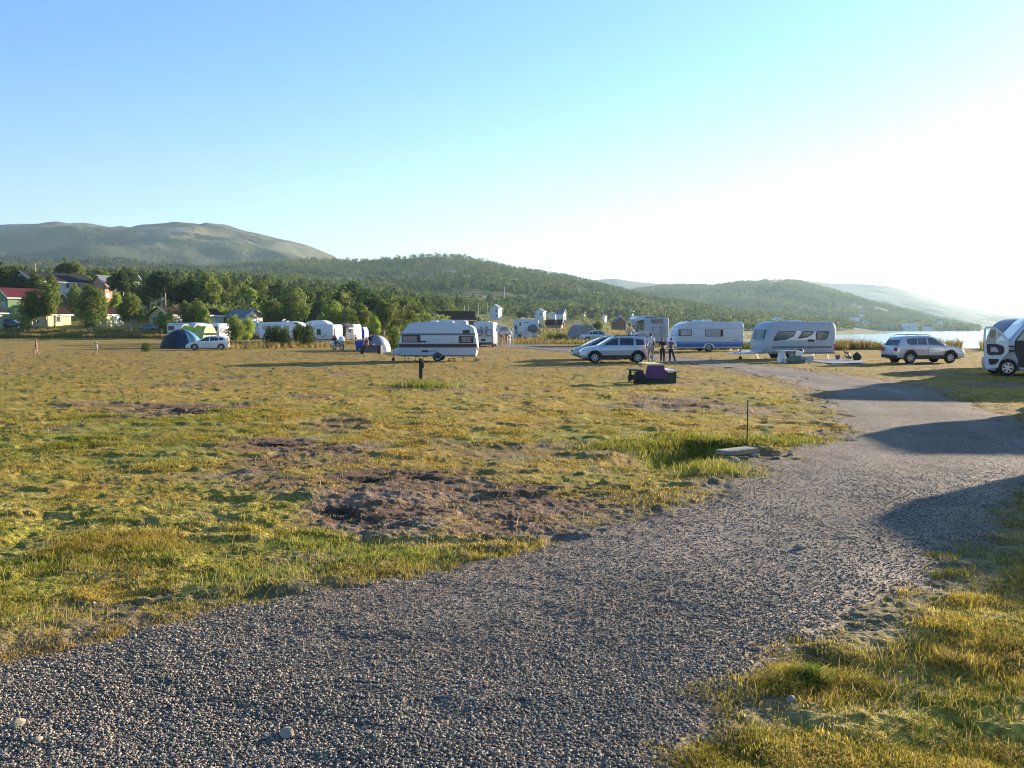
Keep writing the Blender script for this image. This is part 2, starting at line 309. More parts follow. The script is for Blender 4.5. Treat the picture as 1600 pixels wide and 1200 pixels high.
cd = [G(*p_) for p_ in [(-300, 1190), (100, 1120), (400, 1080), (700, 1030), (950, 975), (1150, 900), (1300, 830), (1420, 760), (1500, 700), (1440, 645), (1350, 610), (1250, 590), (1150, 572), (1000, 558)]]
dc = np.full(x.shape, 99.)
for a_, b_ in zip(cd, cd[1:]):
    ex, ey = b_.x-a_.x, b_.y-a_.y; t_ = np.clip(((x-a_.x)*ex+(y-a_.y)*ey)/(ex*ex+ey*ey), 0, 1); dc = np.minimum(dc, np.hypot(x-a_.x-t_*ex, y-a_.y-t_*ey))
dc = dc+(fbm(x*.7, y*.7, 66, 3)-.5)*.5; trk = np.exp(-((dc-.85)/.32)**2)*(.5+fbm(x*.9, y*.9, 67, 3))
tint = (.66+.8*n1)[:, None]*(.8+.4*n2)[:, None]*np.array([1.14, 1.04, .95])*(1+.28*trk)[:, None]
edge_s = (1-ss(-.1, .9, sd+edge*.4))[:, None]; tint = tint*(1+edge_s*np.array([.35, .22, .05]))
qm = (rd.reshape(sh)[:-1, :-1] > .03) & (Yg[:-1, :-1] < 170) & (Yg[:-1, :-1] > -5) & (np.abs(A[:-1, :-1]) < R(170))
qm = qm.ravel(); q2 = q[qm]; used, inv = np.unique(q2, return_inverse=True); q2 = inv.reshape(-1, 4)
road = mesh_np('gravel_road', np.stack([x, y, zr], 1)[used], q2, M['gravel'], cols=tint[used], smooth=True); tag(road, kind='structure')
def surf(px_, py_):
    """heights of the finished ground at points (smooth enough for placing stones and grass)"""
    m_, d_, l_ = fields(px_, py_); s_ = sdist(px_, py_, road_poly); e_ = EDGE(px_, py_)
    r_ = ss(-.25, .25, s_+e_)
    b_ = macro(px_, py_)+micro(px_, py_, m_, d_, r_)
    return np.where(r_ > .6, b_-.030+.040*r_+(fbm(px_/1.6, py_/4, 61, 3)-.5)*.03*r_, b_-.030*r_), m_, d_, l_, r_
# ---------------------------------------------------------------- water
wv = bpy.data.materials.new('fjord_water'); wv.use_nodes = True; t = wv.node_tree; p = t.nodes['Principled BSDF']
p.inputs['Base Color'].default_value = (.02, .035, .045, 1); p.inputs['Roughness'].default_value = .12; p.inputs['IOR'].default_value = 1.33
c = t.nodes.new('ShaderNodeTexCoord'); mp = t.nodes.new('ShaderNodeMapping'); mp.inputs['Scale'].default_value = (.5, 1, 1); n = t.nodes.new('ShaderNodeTexNoise'); n.inputs['Scale'].default_value = .9; n.inputs['Detail'].default_value = 5
t.links.new(c.outputs['Object'], mp.inputs[0]); t.links.new(mp.outputs[0], n.inputs[0]); b = t.nodes.new('ShaderNodeBump'); b.inputs['Strength'].default_value = .5; b.inputs['Distance'].default_value = .25
t.links.new(n.outputs[0], b.inputs['Height']); t.links.new(b.outputs[0], p.inputs['Normal'])
ang = np.linspace(-.2, 1.5, 40); rad = np.geomspace(85, 13900, 40); AA, RR_ = np.meshgrid(ang, rad); wx = (RR_*np.sin(AA)).ravel(); wy = (RR_*np.cos(AA)).ravel()
I2 = np.arange(1600).reshape(40, 40); wq = np.stack([I2[:-1, :-1], I2[:-1, 1:], I2[1:, 1:], I2[1:, :-1]], -1).reshape(-1, 4)
tag(mesh_np('water', np.stack([wx, wy, np.full(wx.shape, -3.0)], 1), wq, wv), kind='structure')
# ---------------------------------------------------------------- hills
class Hill:
    def __init__(s, name, ridge, Y0, Yr, Yb, z0, seed, rough, shade, npx=420, nY=120, foot=None, pw=1.0):
        s.px = np.array([a for a, _ in ridge], float); s.zr = np.array([yz(b, Yr) for _, b in ridge]); s.Y0, s.Yr, s.Yb, s.z0 = Y0, Yr, Yb, z0; s.seed = seed; s.rough = rough; s.pw = pw; s.foot = foot
        gx = np.linspace(s.px[0], s.px[-1], npx); t1 = np.linspace(0, 1, nY); gy = np.concatenate([Y0+(Yr-Y0)*t1, np.linspace(Yr, Yb, 12)[1:]])
        PX, YY = np.meshgrid(gx, gy); sh_ = PX.shape; PX = PX.ravel(); YY = YY.ravel(); XX = (PX-800)/F*YY
        Z = s.z(PX, YY); I_ = np.arange(PX.size).reshape(sh_); qq = np.stack([I_[:-1, :-1], I_[:-1, 1:], I_[1:, 1:], I_[1:, :-1]], -1).reshape(-1, 4)
        s.o = mesh_np(name, np.stack([XX, YY, Z], 1), qq, M['hill'], cols=shade(XX, YY, Z, PX), smooth=True); tag(s.o, kind='structure')
    def z(s, PX, YY):
        t_ = np.clip((YY-s.Y0)/(s.Yr-s.Y0), 0, 1); XX = (PX-800)/F*YY
        wp = (1-t_)*(t_ < 1); P2_ = PX+wp*((fbm(XX/500, YY/300, s.seed+50, 2)-.5)*260)
        zr = sum(np.interp(P2_+d_*wp*45, s.px, s.zr) for d_ in (-2, -1, 0, 1, 2))/5
        z0 = np.interp(PX, [1000, 1150], [s.z0, s.foot]) if s.foot is not None else s.z0
        k = (z0+(zr-z0)*(t_**s.pw*(1-.12*t_)/.88))
        back = np.clip((YY-s.Yr)/(s.Yb-s.Yr), 0, 1); k = k-(zr-s.z0)*1.1*back**1.5
        w_ = np.sin(np.pi*np.clip(t_, 0, 1))**.8*(back == 0)
        L_ = (s.Yr-s.Y0)/3
        nz = (fbm(XX/L_, YY/L_, s.seed, 5)-.5)+.16*(.4-np.abs(fbm(XX/L_*2.6+3, YY/L_*2.6, s.seed+9, 4)-.5)*4)-.04
        endf = np.clip(np.minimum(PX-s.px[0], s.px[-1]-PX)/60, 0, 1)
        return k+nz*s.rough*w_*np.clip((zr-s.z0)/60, .1, 1)
M['hill'] = attrmat('hillside_heath', .02, bump=.6, bscale=.06, var=.22)
M['hill'].node_tree.nodes['Bump'].inputs['Distance'].default_value = 6
def shade_mtn(X_, Y_, Z_, PX):
    n_ = ss(.32, .68, fbm(X_/150, Y_/190, 71, 5))[:, None]; r_ = ss(.52, .60, fbm(X_/70, Y_/120, 72, 5))[:, None]; h_ = ss(120, 260, Z_)[:, None]
    c_ = np.array([.022, .034, .018])*(1-n_)+np.array([.150, .138, .055])*n_; rock = np.array([.20, .19, .17]); low = np.array([.045, .060, .026])  # dark and pale mottle paints cloud shadow and relief shade onto the heath
    c_ = c_*(1-.5*r_*h_)+rock*.5*r_*h_; return low*(1-h_)+c_*h_
def shade_hill(X_, Y_, Z_, PX):
    n_ = fbm(X_/70, Y_/110, 73, 4)[:, None]; m_ = ss(.60, .68, fbm(X_/110, Y_/90, 74, 3))[:, None]
    c_ = np.array([.05, .07, .022])*(1-n_)+np.array([.09, .10, .035])*n_; return c_*(1-m_)+np.array([.17, .16, .05])*m_
MTN = Hill('mountain', [(-500, 420), (-200, 372), (0, 360), (40, 356), (80, 353.5), (120, 352.5), (150, 355), (175, 363), (200, 364), (225, 361), (262, 357), (300, 360), (340, 366), (380, 372), (420, 382), (460, 393), (490, 405), (530, 430), (600, 470)], 700, 3300, 4300, 20, 81, 165, shade_mtn, npx=600, nY=160)
HILL = Hill('forested_hill', [(-500, 452), (0, 440), (150, 436), (250, 431), (330, 420), (380, 414), (430, 410), (480, 408), (520, 409), (560, 409), (600, 407), (640, 403.5), (680, 401), (720, 403), (760, 410), (800, 419), (840, 425), (880, 433), (920, 443), (960, 453), (1020, 468), (1100, 480), (1200, 492), (1300, 505), (1400, 520)], 560, 1500, 2100, 0, 82, 16, shade_hill, npx=500, nY=140, foot=-6)
RHILL = Hill('wooded_headland', [(960, 462), (1000, 455), (1040, 449), (1080, 448), (1120, 449), (1160, 443), (1200, 439.5), (1240, 442), (1280, 451), (1330, 464), (1360, 474), (1400, 483), (1440, 494), (1480, 504), (1510, 511), (1540, 517), (1620, 519)], 1330, 2300, 2900, -4.5, 83, 40, shade_hill, npx=400, nY=110)
FAR1 = Hill('far_mountain', [(860, 450), (905, 441), (930, 437), (960, 435), (985, 439), (1000, 441), (1040, 444), (1065, 446), (1120, 452), (1150, 445), (1190, 437), (1240, 436), (1270, 440), (1300, 443), (1350, 444), (1385, 447), (1410, 453), (1450, 466), (1480, 477), (1510, 481), (1550, 489), (1600, 495), (1700, 508), (1800, 516)], 3000, 4200, 5400, -4, 84, 45, lambda a_, b_, c_, d_: np.array([.030, .046, .030])*(.8+.4*fbm(a_/200, b_/200, 75, 3))[:, None], npx=400, nY=80)
# ---------------------------------------------------------------- grass and stones
NP = np.random.default_rng(5)
M['grass'] = leafmat('grass_blades', 1.0, .45); M['leaf'] = leafmat('tree_leaves', 2.05, .42)
def blades(name, bx, by, bz, h, w, cols, lean=.45, per=1):
    n = len(bx); a = NP.uniform(0, 2*np.pi, n); ln = NP.uniform(.1, lean, n)*h; la = NP.uniform(0, 2*np.pi, n)
    dx, dy = np.cos(a)*w/2, np.sin(a)*w/2; lx, ly = np.cos(la)*ln, np.sin(la)*ln
    V = np.empty((n, 5, 3)); mz_ = .55*h
    V[:, 0] = np.stack([bx-dx, by-dy, bz-.01], 1); V[:, 1] = np.stack([bx+dx, by+dy, bz-.01], 1)
    V[:, 2] = np.stack([bx+dx*.7+lx*.4, by+dy*.7+ly*.4, bz+mz_], 1); V[:, 3] = np.stack([bx-dx*.7+lx*.4, by-dy*.7+ly*.4, bz+mz_], 1)
    V[:, 4] = np.stack([bx+lx*1.6, by+ly*1.6, bz+h*.93], 1)
    k = np.arange(n)[:, None]*5
    T = np.concatenate([k+[[0, 1, 2]], k+[[0, 2, 3]], k+[[3, 2, 4]]], 0)
    o = mesh_np(name, V.reshape(-1, 3), T, M['grass'], cols=np.repeat(cols, 5, 0)); return o
def tufts(n, ylo, yhi, plo, phi, per, hfun, wpx, name, label, spread, mode='ground'):
    """tufts of blades, thinning out with distance as the eye does"""
    u = NP.uniform(0, 1, n); y_ = 1/(1/ylo+(1/yhi-1/ylo)*u); px_ = NP.uniform(plo, phi, n); x_ = (px_-800)/F*y_
    z_, m_, d_, l_, r_ = surf(x_, y_)
    keep = NP.uniform(0, 1, n) < np.clip((1-r_*1.12)*(1-.80*m_)*(1-.95*d_), 0.004, 1)*(.07+.93*ss(.43, .60, fbm(x_*1.7, y_*1.7, 91, 3)))
    keep &= ~((r_ > .8))
    x_, y_, z_, m_, d_, l_ = [v[keep] for v in (x_, y_, z_, m_, d_, l_)]
    c_ = gcol(x_, y_, m_*.3, d_*0, l_)*1.12; n_ = len(x_)
    hh = hfun(x_, y_, l_)
    ii = np.repeat(np.arange(n_), per); N = len(ii)
    ox, oy = NP.normal(0, 1, N)*spread*(1+y_[ii]/25), NP.normal(0, 1, N)*spread*(1+y_[ii]/25)
    cc = c_[ii]*NP.uniform(.55, 1.45, (N, 1)); dry = NP.uniform(0, 1, N) < .20; cc[dry] = np.array([.42, .33, .14])*NP.uniform(.7, 1.1, (dry.sum(), 1))
    h_ = hh[ii]*NP.uniform(.5, 1.3, N); w_ = np.maximum(.005, y_[ii]/923*wpx)*NP.uniform(.7, 1.3, N)
    return blades(name, x_[ii]+ox, y_[ii]+oy, z_[ii], h_, w_, cc, lean=1.25)
def h_short(x_, y_, l_):
    return (.016+.030*ss(.45, .72, fbm(x_*1.2, y_*1.2, 92, 3)))*(1+1.2*np.clip(l_, 0, 1))*(1-.35*ss(15, 45, y_))
g1 = tufts(60000, 3.4, 17, -60, 1660, 9, h_short, .9, 'grass', '', .030); tag(g1, kind='stuff')
g2 = tufts(52000, 15, 95, -60, 1660, 6, h_short, .9, 'grass', '', .035); tag(g2, kind='stuff')
# taller grass: ditch, tussocks, the post, the bank, the shore
def patch_blades(name, pts, n, h, w, base_c, spread=.3):
    P_ = np.array([NP.normal(0, 1, (n, 2))*[sx_, sy_]+[cx_, cy__] for (cx_, cy__, sx_, sy_) in pts]).reshape(-1, 2)
    z_ = surf(P_[:, 0], P_[:, 1])[0]; N = len(P_); cc = np.array(base_c)*NP.uniform(.6, 1.4, (N, 1)); dry = NP.uniform(0, 1, N) < .22; cc[dry] = np.array([.40, .32, .13])*NP.uniform(.7, 1.1, (dry.sum(), 1))
    return blades(name, P_[:, 0], P_[:, 1], z_, h*NP.uniform(.4, 1.25, N), w*NP.uniform(.7, 1.3, N), cc, lean=.6)
def gp(px, py_): v = G(px, py_); return v.x, v.y
pt = []
for px, py_, sx_, sy_ in [(1030, 697, .30, .35), (1075, 690, .35, .3), (1120, 691, .3, .2), (1000, 702, .25, .3), (1060, 728, .35, .3), (1100, 730, .3, .25), (1200, 690, .4, .3), (960, 700, .4, .3), (1240, 688, .35, .3), (1130, 742, .3, .2)]:
    pt.append((*gp(px, py_), sx_, sy_))
tag(patch_blades('grass', pt, 420, .115, .010, (.20, .21, .03)), kind='stuff')
pt = [(*gp(px, py_), s_, s_*.7) for px, py_, s_ in [(1258, 1062, .07), (1262, 1052, .05), (1370, 1040, .16), (1420, 1030, .15), (1330, 1075, .14), (1480, 900, .10), (1560, 1010, .14), (1390, 1085, .15), (1130, 1085, .12), (1540, 1100, .15), (1450, 1140, .14), (1200, 1150, .12), (1350, 1180, .14), (1500, 1180, .14), (1590, 1080, .12), (1560, 930, .2), (1590, 880, .25), (1530, 980, .2)]]
tag(patch_blades('grass', pt, 240, .065, .0045, (.15, .16, .025)), kind='stuff')
tag(patch_blades('grass', [(*gp(1258, 1060), .045, .04), (*gp(1275, 1064), .04, .035)], 420, .10, .005, (.10, .15, .02)), kind='stuff')
u_ = NP.uniform(0, 1, 2600); y_ = 1/(1/3.6+(1/26-1/3.6)*u_); px_ = NP.uniform(-40, 1640, 2600); x_ = (px_-800)/F*y_; z_, m_, d_, l_, r_ = surf(x_, y_); k = (r_ < .3) & (fbm(x_*.7, y_*.7, 98, 3) > .46); x_, y_, z_ = x_[k], y_[k], z_[k]
tag(blades('dry_stalks', x_, y_, z_, NP.uniform(.06, .20, len(x_)), np.maximum(.0025, y_/923*.7), np.array([.46, .36, .17])*NP.uniform(.7, 1.15, (len(x_), 1)), lean=1.3), kind='stuff')
pt = [(*gp(px, py_), s_, s_*.8) for px, py_, s_ in [(590, 868, .28), (560, 860, .25), (625, 872, .22), (660, 862, .2), (480, 835, .22), (500, 850, .2), (450, 890, .2), (120, 880, .3), (260, 860, .3), (360, 910, .2), (60, 960, .25)]]
tag(patch_blades('grass', pt, 450, .055, .006, (.17, .20, .03)), kind='stuff')
pt = [(*gp(655, 604), .35, .35), (*gp(660, 603), .22, .22), (*gp(668, 606), .5, .35)]
tag(patch_blades('grass', pt, 500, .24, .022, (.17, .20, .035)), kind='stuff')
def far_grass(name, n, region, h, wpx, base_c, label=None):
    x_, y_ = region(n); z_ = macro(x_, y_); ok = z_ > -2.85; x_, y_, z_ = x_[ok], y_[ok], z_[ok]; N = len(x_); nn = fbm(x_/5, y_/5, 95, 3)[:, None]; cc = np.array(base_c)*NP.uniform(.7, 1.3, (N, 1)); gold = np.array([.30, .22, .08])*NP.uniform(.7, 1.2, (N, 1)); k_ = ss(.4, .6, nn); cc = cc*(1-k_)+gold*k_
    return blades(name, x_, y_, z_, h*NP.uniform(.35, 1.2, N)*np.clip(.1+1.9*(nn[:, 0]-.08), .15, 2), y_/923*wpx*NP.uniform(.7, 1.3, N), cc, lean=.5)
def reg_shore(n):
    y_ = NP.uniform(84, 100, n); px_ = NP.uniform(1060, 1700, n); gap = (px_ > 1502) & (px_ < 1532); y_ = np.where(px_ > 1400, y_-4, y_)+6*(vn(px_/30, px_*0, 7)-.5); k = ~gap & (fbm(px_/18, y_/3, 8, 3) > .38); return (px_[k]-800)/F*y_[k], y_[k]
tag(far_grass('reeds', 26000, reg_shore, .95, .8, (.15, .15, .04)), kind='stuff')
def reg_bank(n):
    y_ = 155+NP.uniform(0, 1, n)**1.2*12; px_ = NP.uniform(-260, 430, n); return (px_-800)/F*y_, y_
tag(far_grass('tall_grass', 26000, reg_bank, .75, 1.0, (.14, .17, .04)), kind='stuff')
def reg_strip(n):
    px_ = NP.uniform(340, 530, n); y_ = 88+(px_-340)/190*12+NP.normal(0, 2.0, n); return (px_-800)/F*y_, y_
tag(far_grass('tall_grass', 7000, reg_strip, .5, 1.0, (.12, .14, .035)), kind='stuff')
def reg_mid(n):
    y_ = 1/(1/110-(1/110-1/520)*NP.uniform(0, 1, n)); px_ = NP.uniform(480, 1290, n); k = px_ > 480+(y_ < 200)*60; return ((px_-800)/F*y_)[k], y_[k]
tag(far_grass('tall_grass', 40000, reg_mid, .6, 1.0, (.15, .17, .045)), kind='stuff')
# loose gravel stones, real ones where they can be told apart
def stones(name, n, ylo, yhi, plo, phi, s0, s1, onroad=True, pale=.1):
    u = NP.uniform(0, 1, n); y_ = 1/(1/ylo+(1/yhi-1/ylo)*u); px_ = NP.uniform(plo, phi, n); x_ = (px_-800)/F*y_
    z_, m_, d_, l_, r_ = surf(x_, y_); k = (r_ > NP.uniform(.02, .75, n)) if onroad else (r_ < .6) & (m_ > .3)
    k &= NP.uniform(0, 1, n) < .62+.38*ss(.40, .6, fbm(x_*1.1+y_*.4, y_*.6, 97, 3)); x_, y_, z_ = x_[k], y_[k], z_[k]; N = len(x_)
    s_ = np.exp(NP.uniform(np.log(s0), np.log(s1), N))*np.clip(y_/9, 1, 1.25)*(1-.75*ss(yhi*.55, yhi, y_)*(yhi < 20))*(.35+.65*ss(ylo, ylo*1.5, y_) if ylo > 5 else 1)
    base = np.array([[1, 0, 0], [-1, 0, 0], [0, 1, 0], [0, -1, 0], [0, 0, 1], [0, 0, -1], [.62, .62, .5], [-.6, .55, .5]]); T0 = np.array([[0, 6, 4], [6, 2, 4], [2, 7, 4], [7, 1, 4], [1, 3, 4], [3, 0, 4], [0, 2, 6], [2, 1, 7], [1, 5, 3], [3, 5, 0], [0, 5, 2], [2, 5, 1]])
    a = NP.uniform(0, 2*np.pi, N); Vb = base[None]*(1+NP.uniform(-.28, .28, (N, 8, 3)))*s_[:, None, None]*np.stack([NP.uniform(.8, 1.3, N), NP.uniform(.6, 1.0, N), NP.uniform(.45, .8, N)], 1)[:, None]
    ca, sa = np.cos(a)[:, None], np.sin(a)[:, None]; V = np.stack([Vb[..., 0]*ca-Vb[..., 1]*sa+x_[:, None], Vb[..., 0]*sa+Vb[..., 1]*ca+y_[:, None], Vb[..., 2]+(z_+s_*.25)[:, None]], -1)
    g_ = NP.uniform(0, 1, (N, 1)); c_ = np.array([.115, .102, .086])*(1-g_)+np.array([.41, .35, .27])*g_**1.3; pl = NP.uniform(0, 1, N) < pale; c_[pl] = np.array([.50, .42, .31])*NP.uniform(.7, 1.15, (pl.sum(), 1)); pk = NP.uniform(0, 1, N) < .1; c_[pk] *= np.array([1.25, 1.0, .92])
    T = (np.arange(N)[:, None, None]*8+T0[None]).reshape(-1, 3)
    return tag(mesh_np(name, V.reshape(-1, 3), T, M['stone'], cols=np.repeat(c_, 8, 0)), kind='stuff')
M['stone'] = attrmat('loose_stones', 60, rough=.85, bump=.3, bscale=120, var=.15)
stones('gravel', 215000, 3.5, 18, -60, 1660, .004, .012, pale=.06)
stones('gravel', 70000, 8, 40, -60, 1660, .003, .0075, pale=.08)
stones('gravel', 7000, 5, 30, -60, 1660, .006, .018, onroad=False, pale=.15)
k_ = 0
for px, py_, s_ in [(27, 1140, .035), (448, 1150, .04), (58, 1163, .022), (210, 1000, .018), (1358, 1183, .02), (398, 984, .022), (1250, 861, .03), (1236, 1095, .03), (775, 1182, .02)]:
    v = G(px, py_); zz = float(surf(np.array([v.x]), np.array([v.y]))[0][0])
    bm = bmesh.new(); bmesh.ops.create_icosphere(bm, subdivisions=2, radius=s_)
    for q_ in bm.verts: q_.co = Vector((q_.co.x*1.2, q_.co.y*.9, q_.co.z*.7))*(1+.25*(rnd.random()-.5))
    me = bpy.data.meshes.new('stone'); bm.to_mesh(me); bm.free(); me.materials.append(M['palestone'] if 'palestone' in M else M.setdefault('palestone', mat('pale_stone', (.28, .235, .18), .8, var=.2, bump=.3)))
    o = bpy.data.objects.new('stone', me); COL.objects.link(o); o.location = (v.x, v.y, zz+s_*.35); o.rotation_euler = (rnd.random(), 0, rnd.random()*6)
    tag(o, ['pale angular stone lying on the gravel near the lower left corner', 'pale stone on the gravel, bottom centre-left, the largest one there', 'small pale stone just below the pale angular stone at lower left', 'small pale stone where the gravel meets the left grass', 'small pale stone at the bottom where gravel meets the yellow moss', 'pale stone on the gravel below the bright green grass patch', 'small pale stone in the shaded part of the gravel road', 'pale stone on the road edge beside the green grass tussock', 'small pale stone at the very bottom middle of the road'][k_], 'stone', 'loose pale stones on the gravel'); k_ += 1
# ---------------------------------------------------------------- trees
def leaves(cent, rad, n, ls, seed, shell=.45, cA=(.045, .075, .016), cB=(.13, .16, .035)):
    """cent (k,3), rad (k,3): leaf clumps through the volume of the blobs"""
    g = np.random.default_rng(seed); k = len(cent); vol = rad.prod(1)**.66; idx = g.choice(k, n, p=vol/vol.sum())
    d = g.normal(0, 1, (n, 3)); d /= np.linalg.norm(d, axis=1)[:, None]; r_ = (shell+(1-shell)*g.uniform(0, 1, n)**.6)[:, None]
    lump = 1+.28*(fbm(d[:, 0]*2.5+idx*3, d[:, 1]*2.5+d[:, 2]*2.1, seed, 2)-.5)[:, None]*2
    c_ = cent[idx]+d*rad[idx]*r_*lump
    nn = d+g.normal(0, .9, (n, 3)); nn /= np.linalg.norm(nn, axis=1)[:, None]
    t1 = np.cross(nn, g.normal(0, 1, (n, 3))); t1 /= np.linalg.norm(t1, axis=1)[:, None]; t2 = np.cross(nn, t1)
    s_ = (ls*g.uniform(.55, 1.25, n))[:, None]
    V = np.stack([c_-t1*s_, c_-t2*s_*.55, c_+t1*s_, c_+t2*s_*.55], 1)
    bl = g.uniform(0, 1, k)[idx]*.5+g.uniform(0, 1, n)*.5; C = np.array(cA)*(1-bl[:, None])+np.array(cB)*bl[:, None]
    return V.reshape(-1, 3), np.repeat(C, 4, 0), np.arange(n*4).reshape(-1, 4)
def tube(pts, rads, n=7):
    V, Fc = [], []
    for i, (p_, r_) in enumerate(zip(pts, rads)):
        d = (Vector(pts[min(i+1, len(pts)-1)])-Vector(pts[max(i-1, 0)])).normalized(); a = d.orthogonal().normalized(); b = d.cross(a)
        for j in range(n): w_ = 2*math.pi*j/n; V.append(Vector(p_)+(a*math.cos(w_)+b*math.sin(w_))*r_)
    for i in range(len(pts)-1):
        for j in range(n): Fc.append((i*n+j, i*n+(j+1) % n, (i+1)*n+(j+1) % n, (i+1)*n+j))
    return V, Fc
M['bark_pale'] = mat('pale_birch_bark', (.42, .36, .30), .8, var=.5, scale=5); M['bark'] = mat('brown_bark', (.10, .075, .055), .9, var=.4, scale=8)
VAR = {}
def tree_variant(key, h, w, kind, seed, nleaf, ls, cA, cB, bark, nleaf_k=1.6):
    nleaf = int(nleaf*nleaf_k); ls *= 1.15
    g = np.random.default_rng(seed); cent, rad = [], []; tv, tf = [], []
    def addt(pts, rads):
        a, b = tube(pts, rads); o_ = len(tv); tv.extend(a); tf.extend([tuple(i+o_ for i in f) for f in b])
    if kind == 'conifer':
        addt([(0, 0, 0), (0, 0, h*.5), (0, 0, h*.97)], [.16*h/8, .1*h/8, .02])
        for i in range(14):
            t_ = i/13; zz = h*(.12+.85*t_); r_ = w*.5*(1-t_)**.8+.12; a = g.uniform(0, 6.28); cent.append((math.cos(a)*r_*.25, math.sin(a)*r_*.25, zz)); rad.append((r_, r_, h*.055))
    else:
        nst = 2 if kind == 'multi' else 1; z0 = {'birch': .22, 'multi': .20, 'bush': .05, 'pine': .45}[kind]
        for s_ in range(nst):
            a = g.uniform(0, 6.28); ln = w*.16*(s_ > 0 or nst > 1); top = (math.cos(a)*ln*1.6, math.sin(a)*ln*1.6, h*.8)
            if kind != 'bush' or s_ == 0: addt([(math.cos(a)*ln*.3, math.sin(a)*ln*.3, -.2), (math.cos(a)*ln, math.sin(a)*ln, h*.4), top], [.02*h, .014*h, .004*h])
            for b_ in range(6):
                aa_ = g.uniform(0, 6.28); zz = h*g.uniform(z0, .7); e = (math.cos(aa_)*w*.32+top[0]*zz/h, math.sin(aa_)*w*.32+top[1]*zz/h, zz+h*.15)
                addt([(top[0]*zz/h, top[1]*zz/h, zz), e], [.007*h, .002*h])
        nb = {'birch': 12, 'multi': 14, 'bush': 9, 'pine': 10}[kind]
        for i in range(nb):
            t_ = (i+.5)/nb; zz = h*(z0+.06+(.94-z0-.06)*t_); env = w*.5*(math.sin(math.pi*min(1, (t_*.86+.16)))**.7)
            if kind == 'bush': env = w*.5*math.sqrt(max(.05, 1-(t_*.9)**2))
            for _ in range(2):
                a = g.uniform(0, 6.28); q_ = g.uniform(.2, .62)*env; r_ = env*g.uniform(.35, .55)+.1; cent.append((math.cos(a)*q_, math.sin(a)*q_, zz+g.uniform(-.05, .05)*h)); rad.append((r_, r_, r_*g.uniform(.6, .95)))
    V, C, Q = leaves(np.array(cent), np.array(rad), nleaf, ls, seed, cA=cA, cB=cB)
    cr = mesh_np('crown', V, Q, M['leaf'], cols=C, link=False).data
    me = bpy.data.meshes.new('trunk'); me.from_pydata([tuple(v) for v in tv], [], tf); me.materials.append(M[bark]); me.polygons.foreach_set('use_smooth', [True]*len(me.polygons))
    VAR[key] = (cr, me, h)
bA, bB = (.040, .062, .015), (.125, .14, .034)
for i in range(4): tree_variant('birch%d' % i, 8, 4.6, 'birch', 100+i, 3400, .15, bA, bB, 'bark_pale')
for i in range(3): tree_variant('multi%d' % i, 8, 5.6, 'multi', 110+i, 3600, .15, bA, bB, 'bark_pale')
for i in range(2): tree_variant('bright%d' % i, 8, 5.0, 'birch', 115+i, 3200, .16, (.09, .13, .02), (.20, .24, .045), 'bark_pale')
for i in range(2): tree_variant('pine%d' % i, 8, 3.6, 'pine', 120+i, 2600, .16, (.022, .040, .016), (.065, .085, .026), 'bark_pale')
for i in range(2): tree_variant('dark%d' % i, 8, 5.4, 'birch', 130+i, 3400, .17, (.020, .038, .014), (.060, .085, .024), 'bark')
for i in range(3): tree_variant('bush%d' % i, 2, 2.4, 'bush', 140+i, 1500, .075, (.035, .06, .016), (.12, .14, .035), 'bark')
tree_variant('bushd', 2, 3.0, 'bush', 150, 1600, .08, (.018, .032, .012), (.05, .07, .02), 'bark')
tree_variant('sapling', 4, 1.9, 'birch', 151, 1300, .085, (.06, .10, .018), (.15, .18, .04), 'bark_pale')
def place_tree(name, key, px, ybase, ytop, Y, label, cat, group, wk=1.0, rz=None):
    wk *= 1.18
    cr, tr, h0 = VAR[key]; p_ = At(px, ybase, Y); z_ = min(gz(p_.x, p_.y), p_.z+.6); h = (ybase-ytop)/F*Y*_c + (p_.z-z_); s_ = h/h0
    o = thing(name, label, cat, (p_.x, p_.y, z_), rnd.uniform(0, 6.28) if rz is None else rz, group); o.scale = (s_*wk, s_*wk, s_)
    a = bpy.data.objects.new('crown', cr); b = bpy.data.objects.new('trunk', tr)
    for q_ in (a, b): COL.objects.link(q_); q_.parent = o
    return o
gC = 'trees standing along the bank in front of the yellow cabins'
T_ = [  # name, variant, px, ybase, ytop, Y, label
 ('birch_tree', 'multi0', 50, 516, 451, 171, 'bushy birch with two pale stems left of the first yellow cabin', 1.0),
 ('birch_tree', 'birch0', 72, 516, 436, 172, 'taller dark-leaved birch overlapping the left wall of the first yellow cabin', .9),
 ('birch_tree', 'multi1', 143, 516, 441, 171, 'broad birch hiding the gap between the first and second yellow cabins', 1.0),
 ('birch_tree', 'birch1', 157, 514, 452, 173, 'slim birch at the left wall of the second yellow cabin', .7),
 ('birch_tree', 'multi2', 203, 516, 451, 170, 'tall birch with three pale stems right of the second yellow cabin', .95),
 ('sapling', 'sapling', 39, 519, 489, 163, 'small bright green sapling in front of the parked car by the green barn', 1.1),
 ('sapling', 'sapling', 142, 517, 484, 164, 'fresh green sapling before the broad birch between the cabins', 1.6),
 ('sapling', 'sapling', 253, 515, 486, 160, 'small leafy tree before the third cabin with the blue door', 1.3),
 ('sapling', 'sapling', 266, 505, 482, 166, 'thin young tree against the red roof of the third cabin', 1.2),
 ('birch_tree', 'birch2', 307, 512, 464, 165, 'round-topped birch between the third and fourth cabins', 1.1),
 ('birch_tree', 'birch3', 290, 508, 466, 168, 'darker birch touching the left side of the round-topped birch', .8),
 ('birch_tree', 'bright0', 318, 508, 478, 163, 'low yellowish birch at the left edge of the fourth cabin roof', .8)]
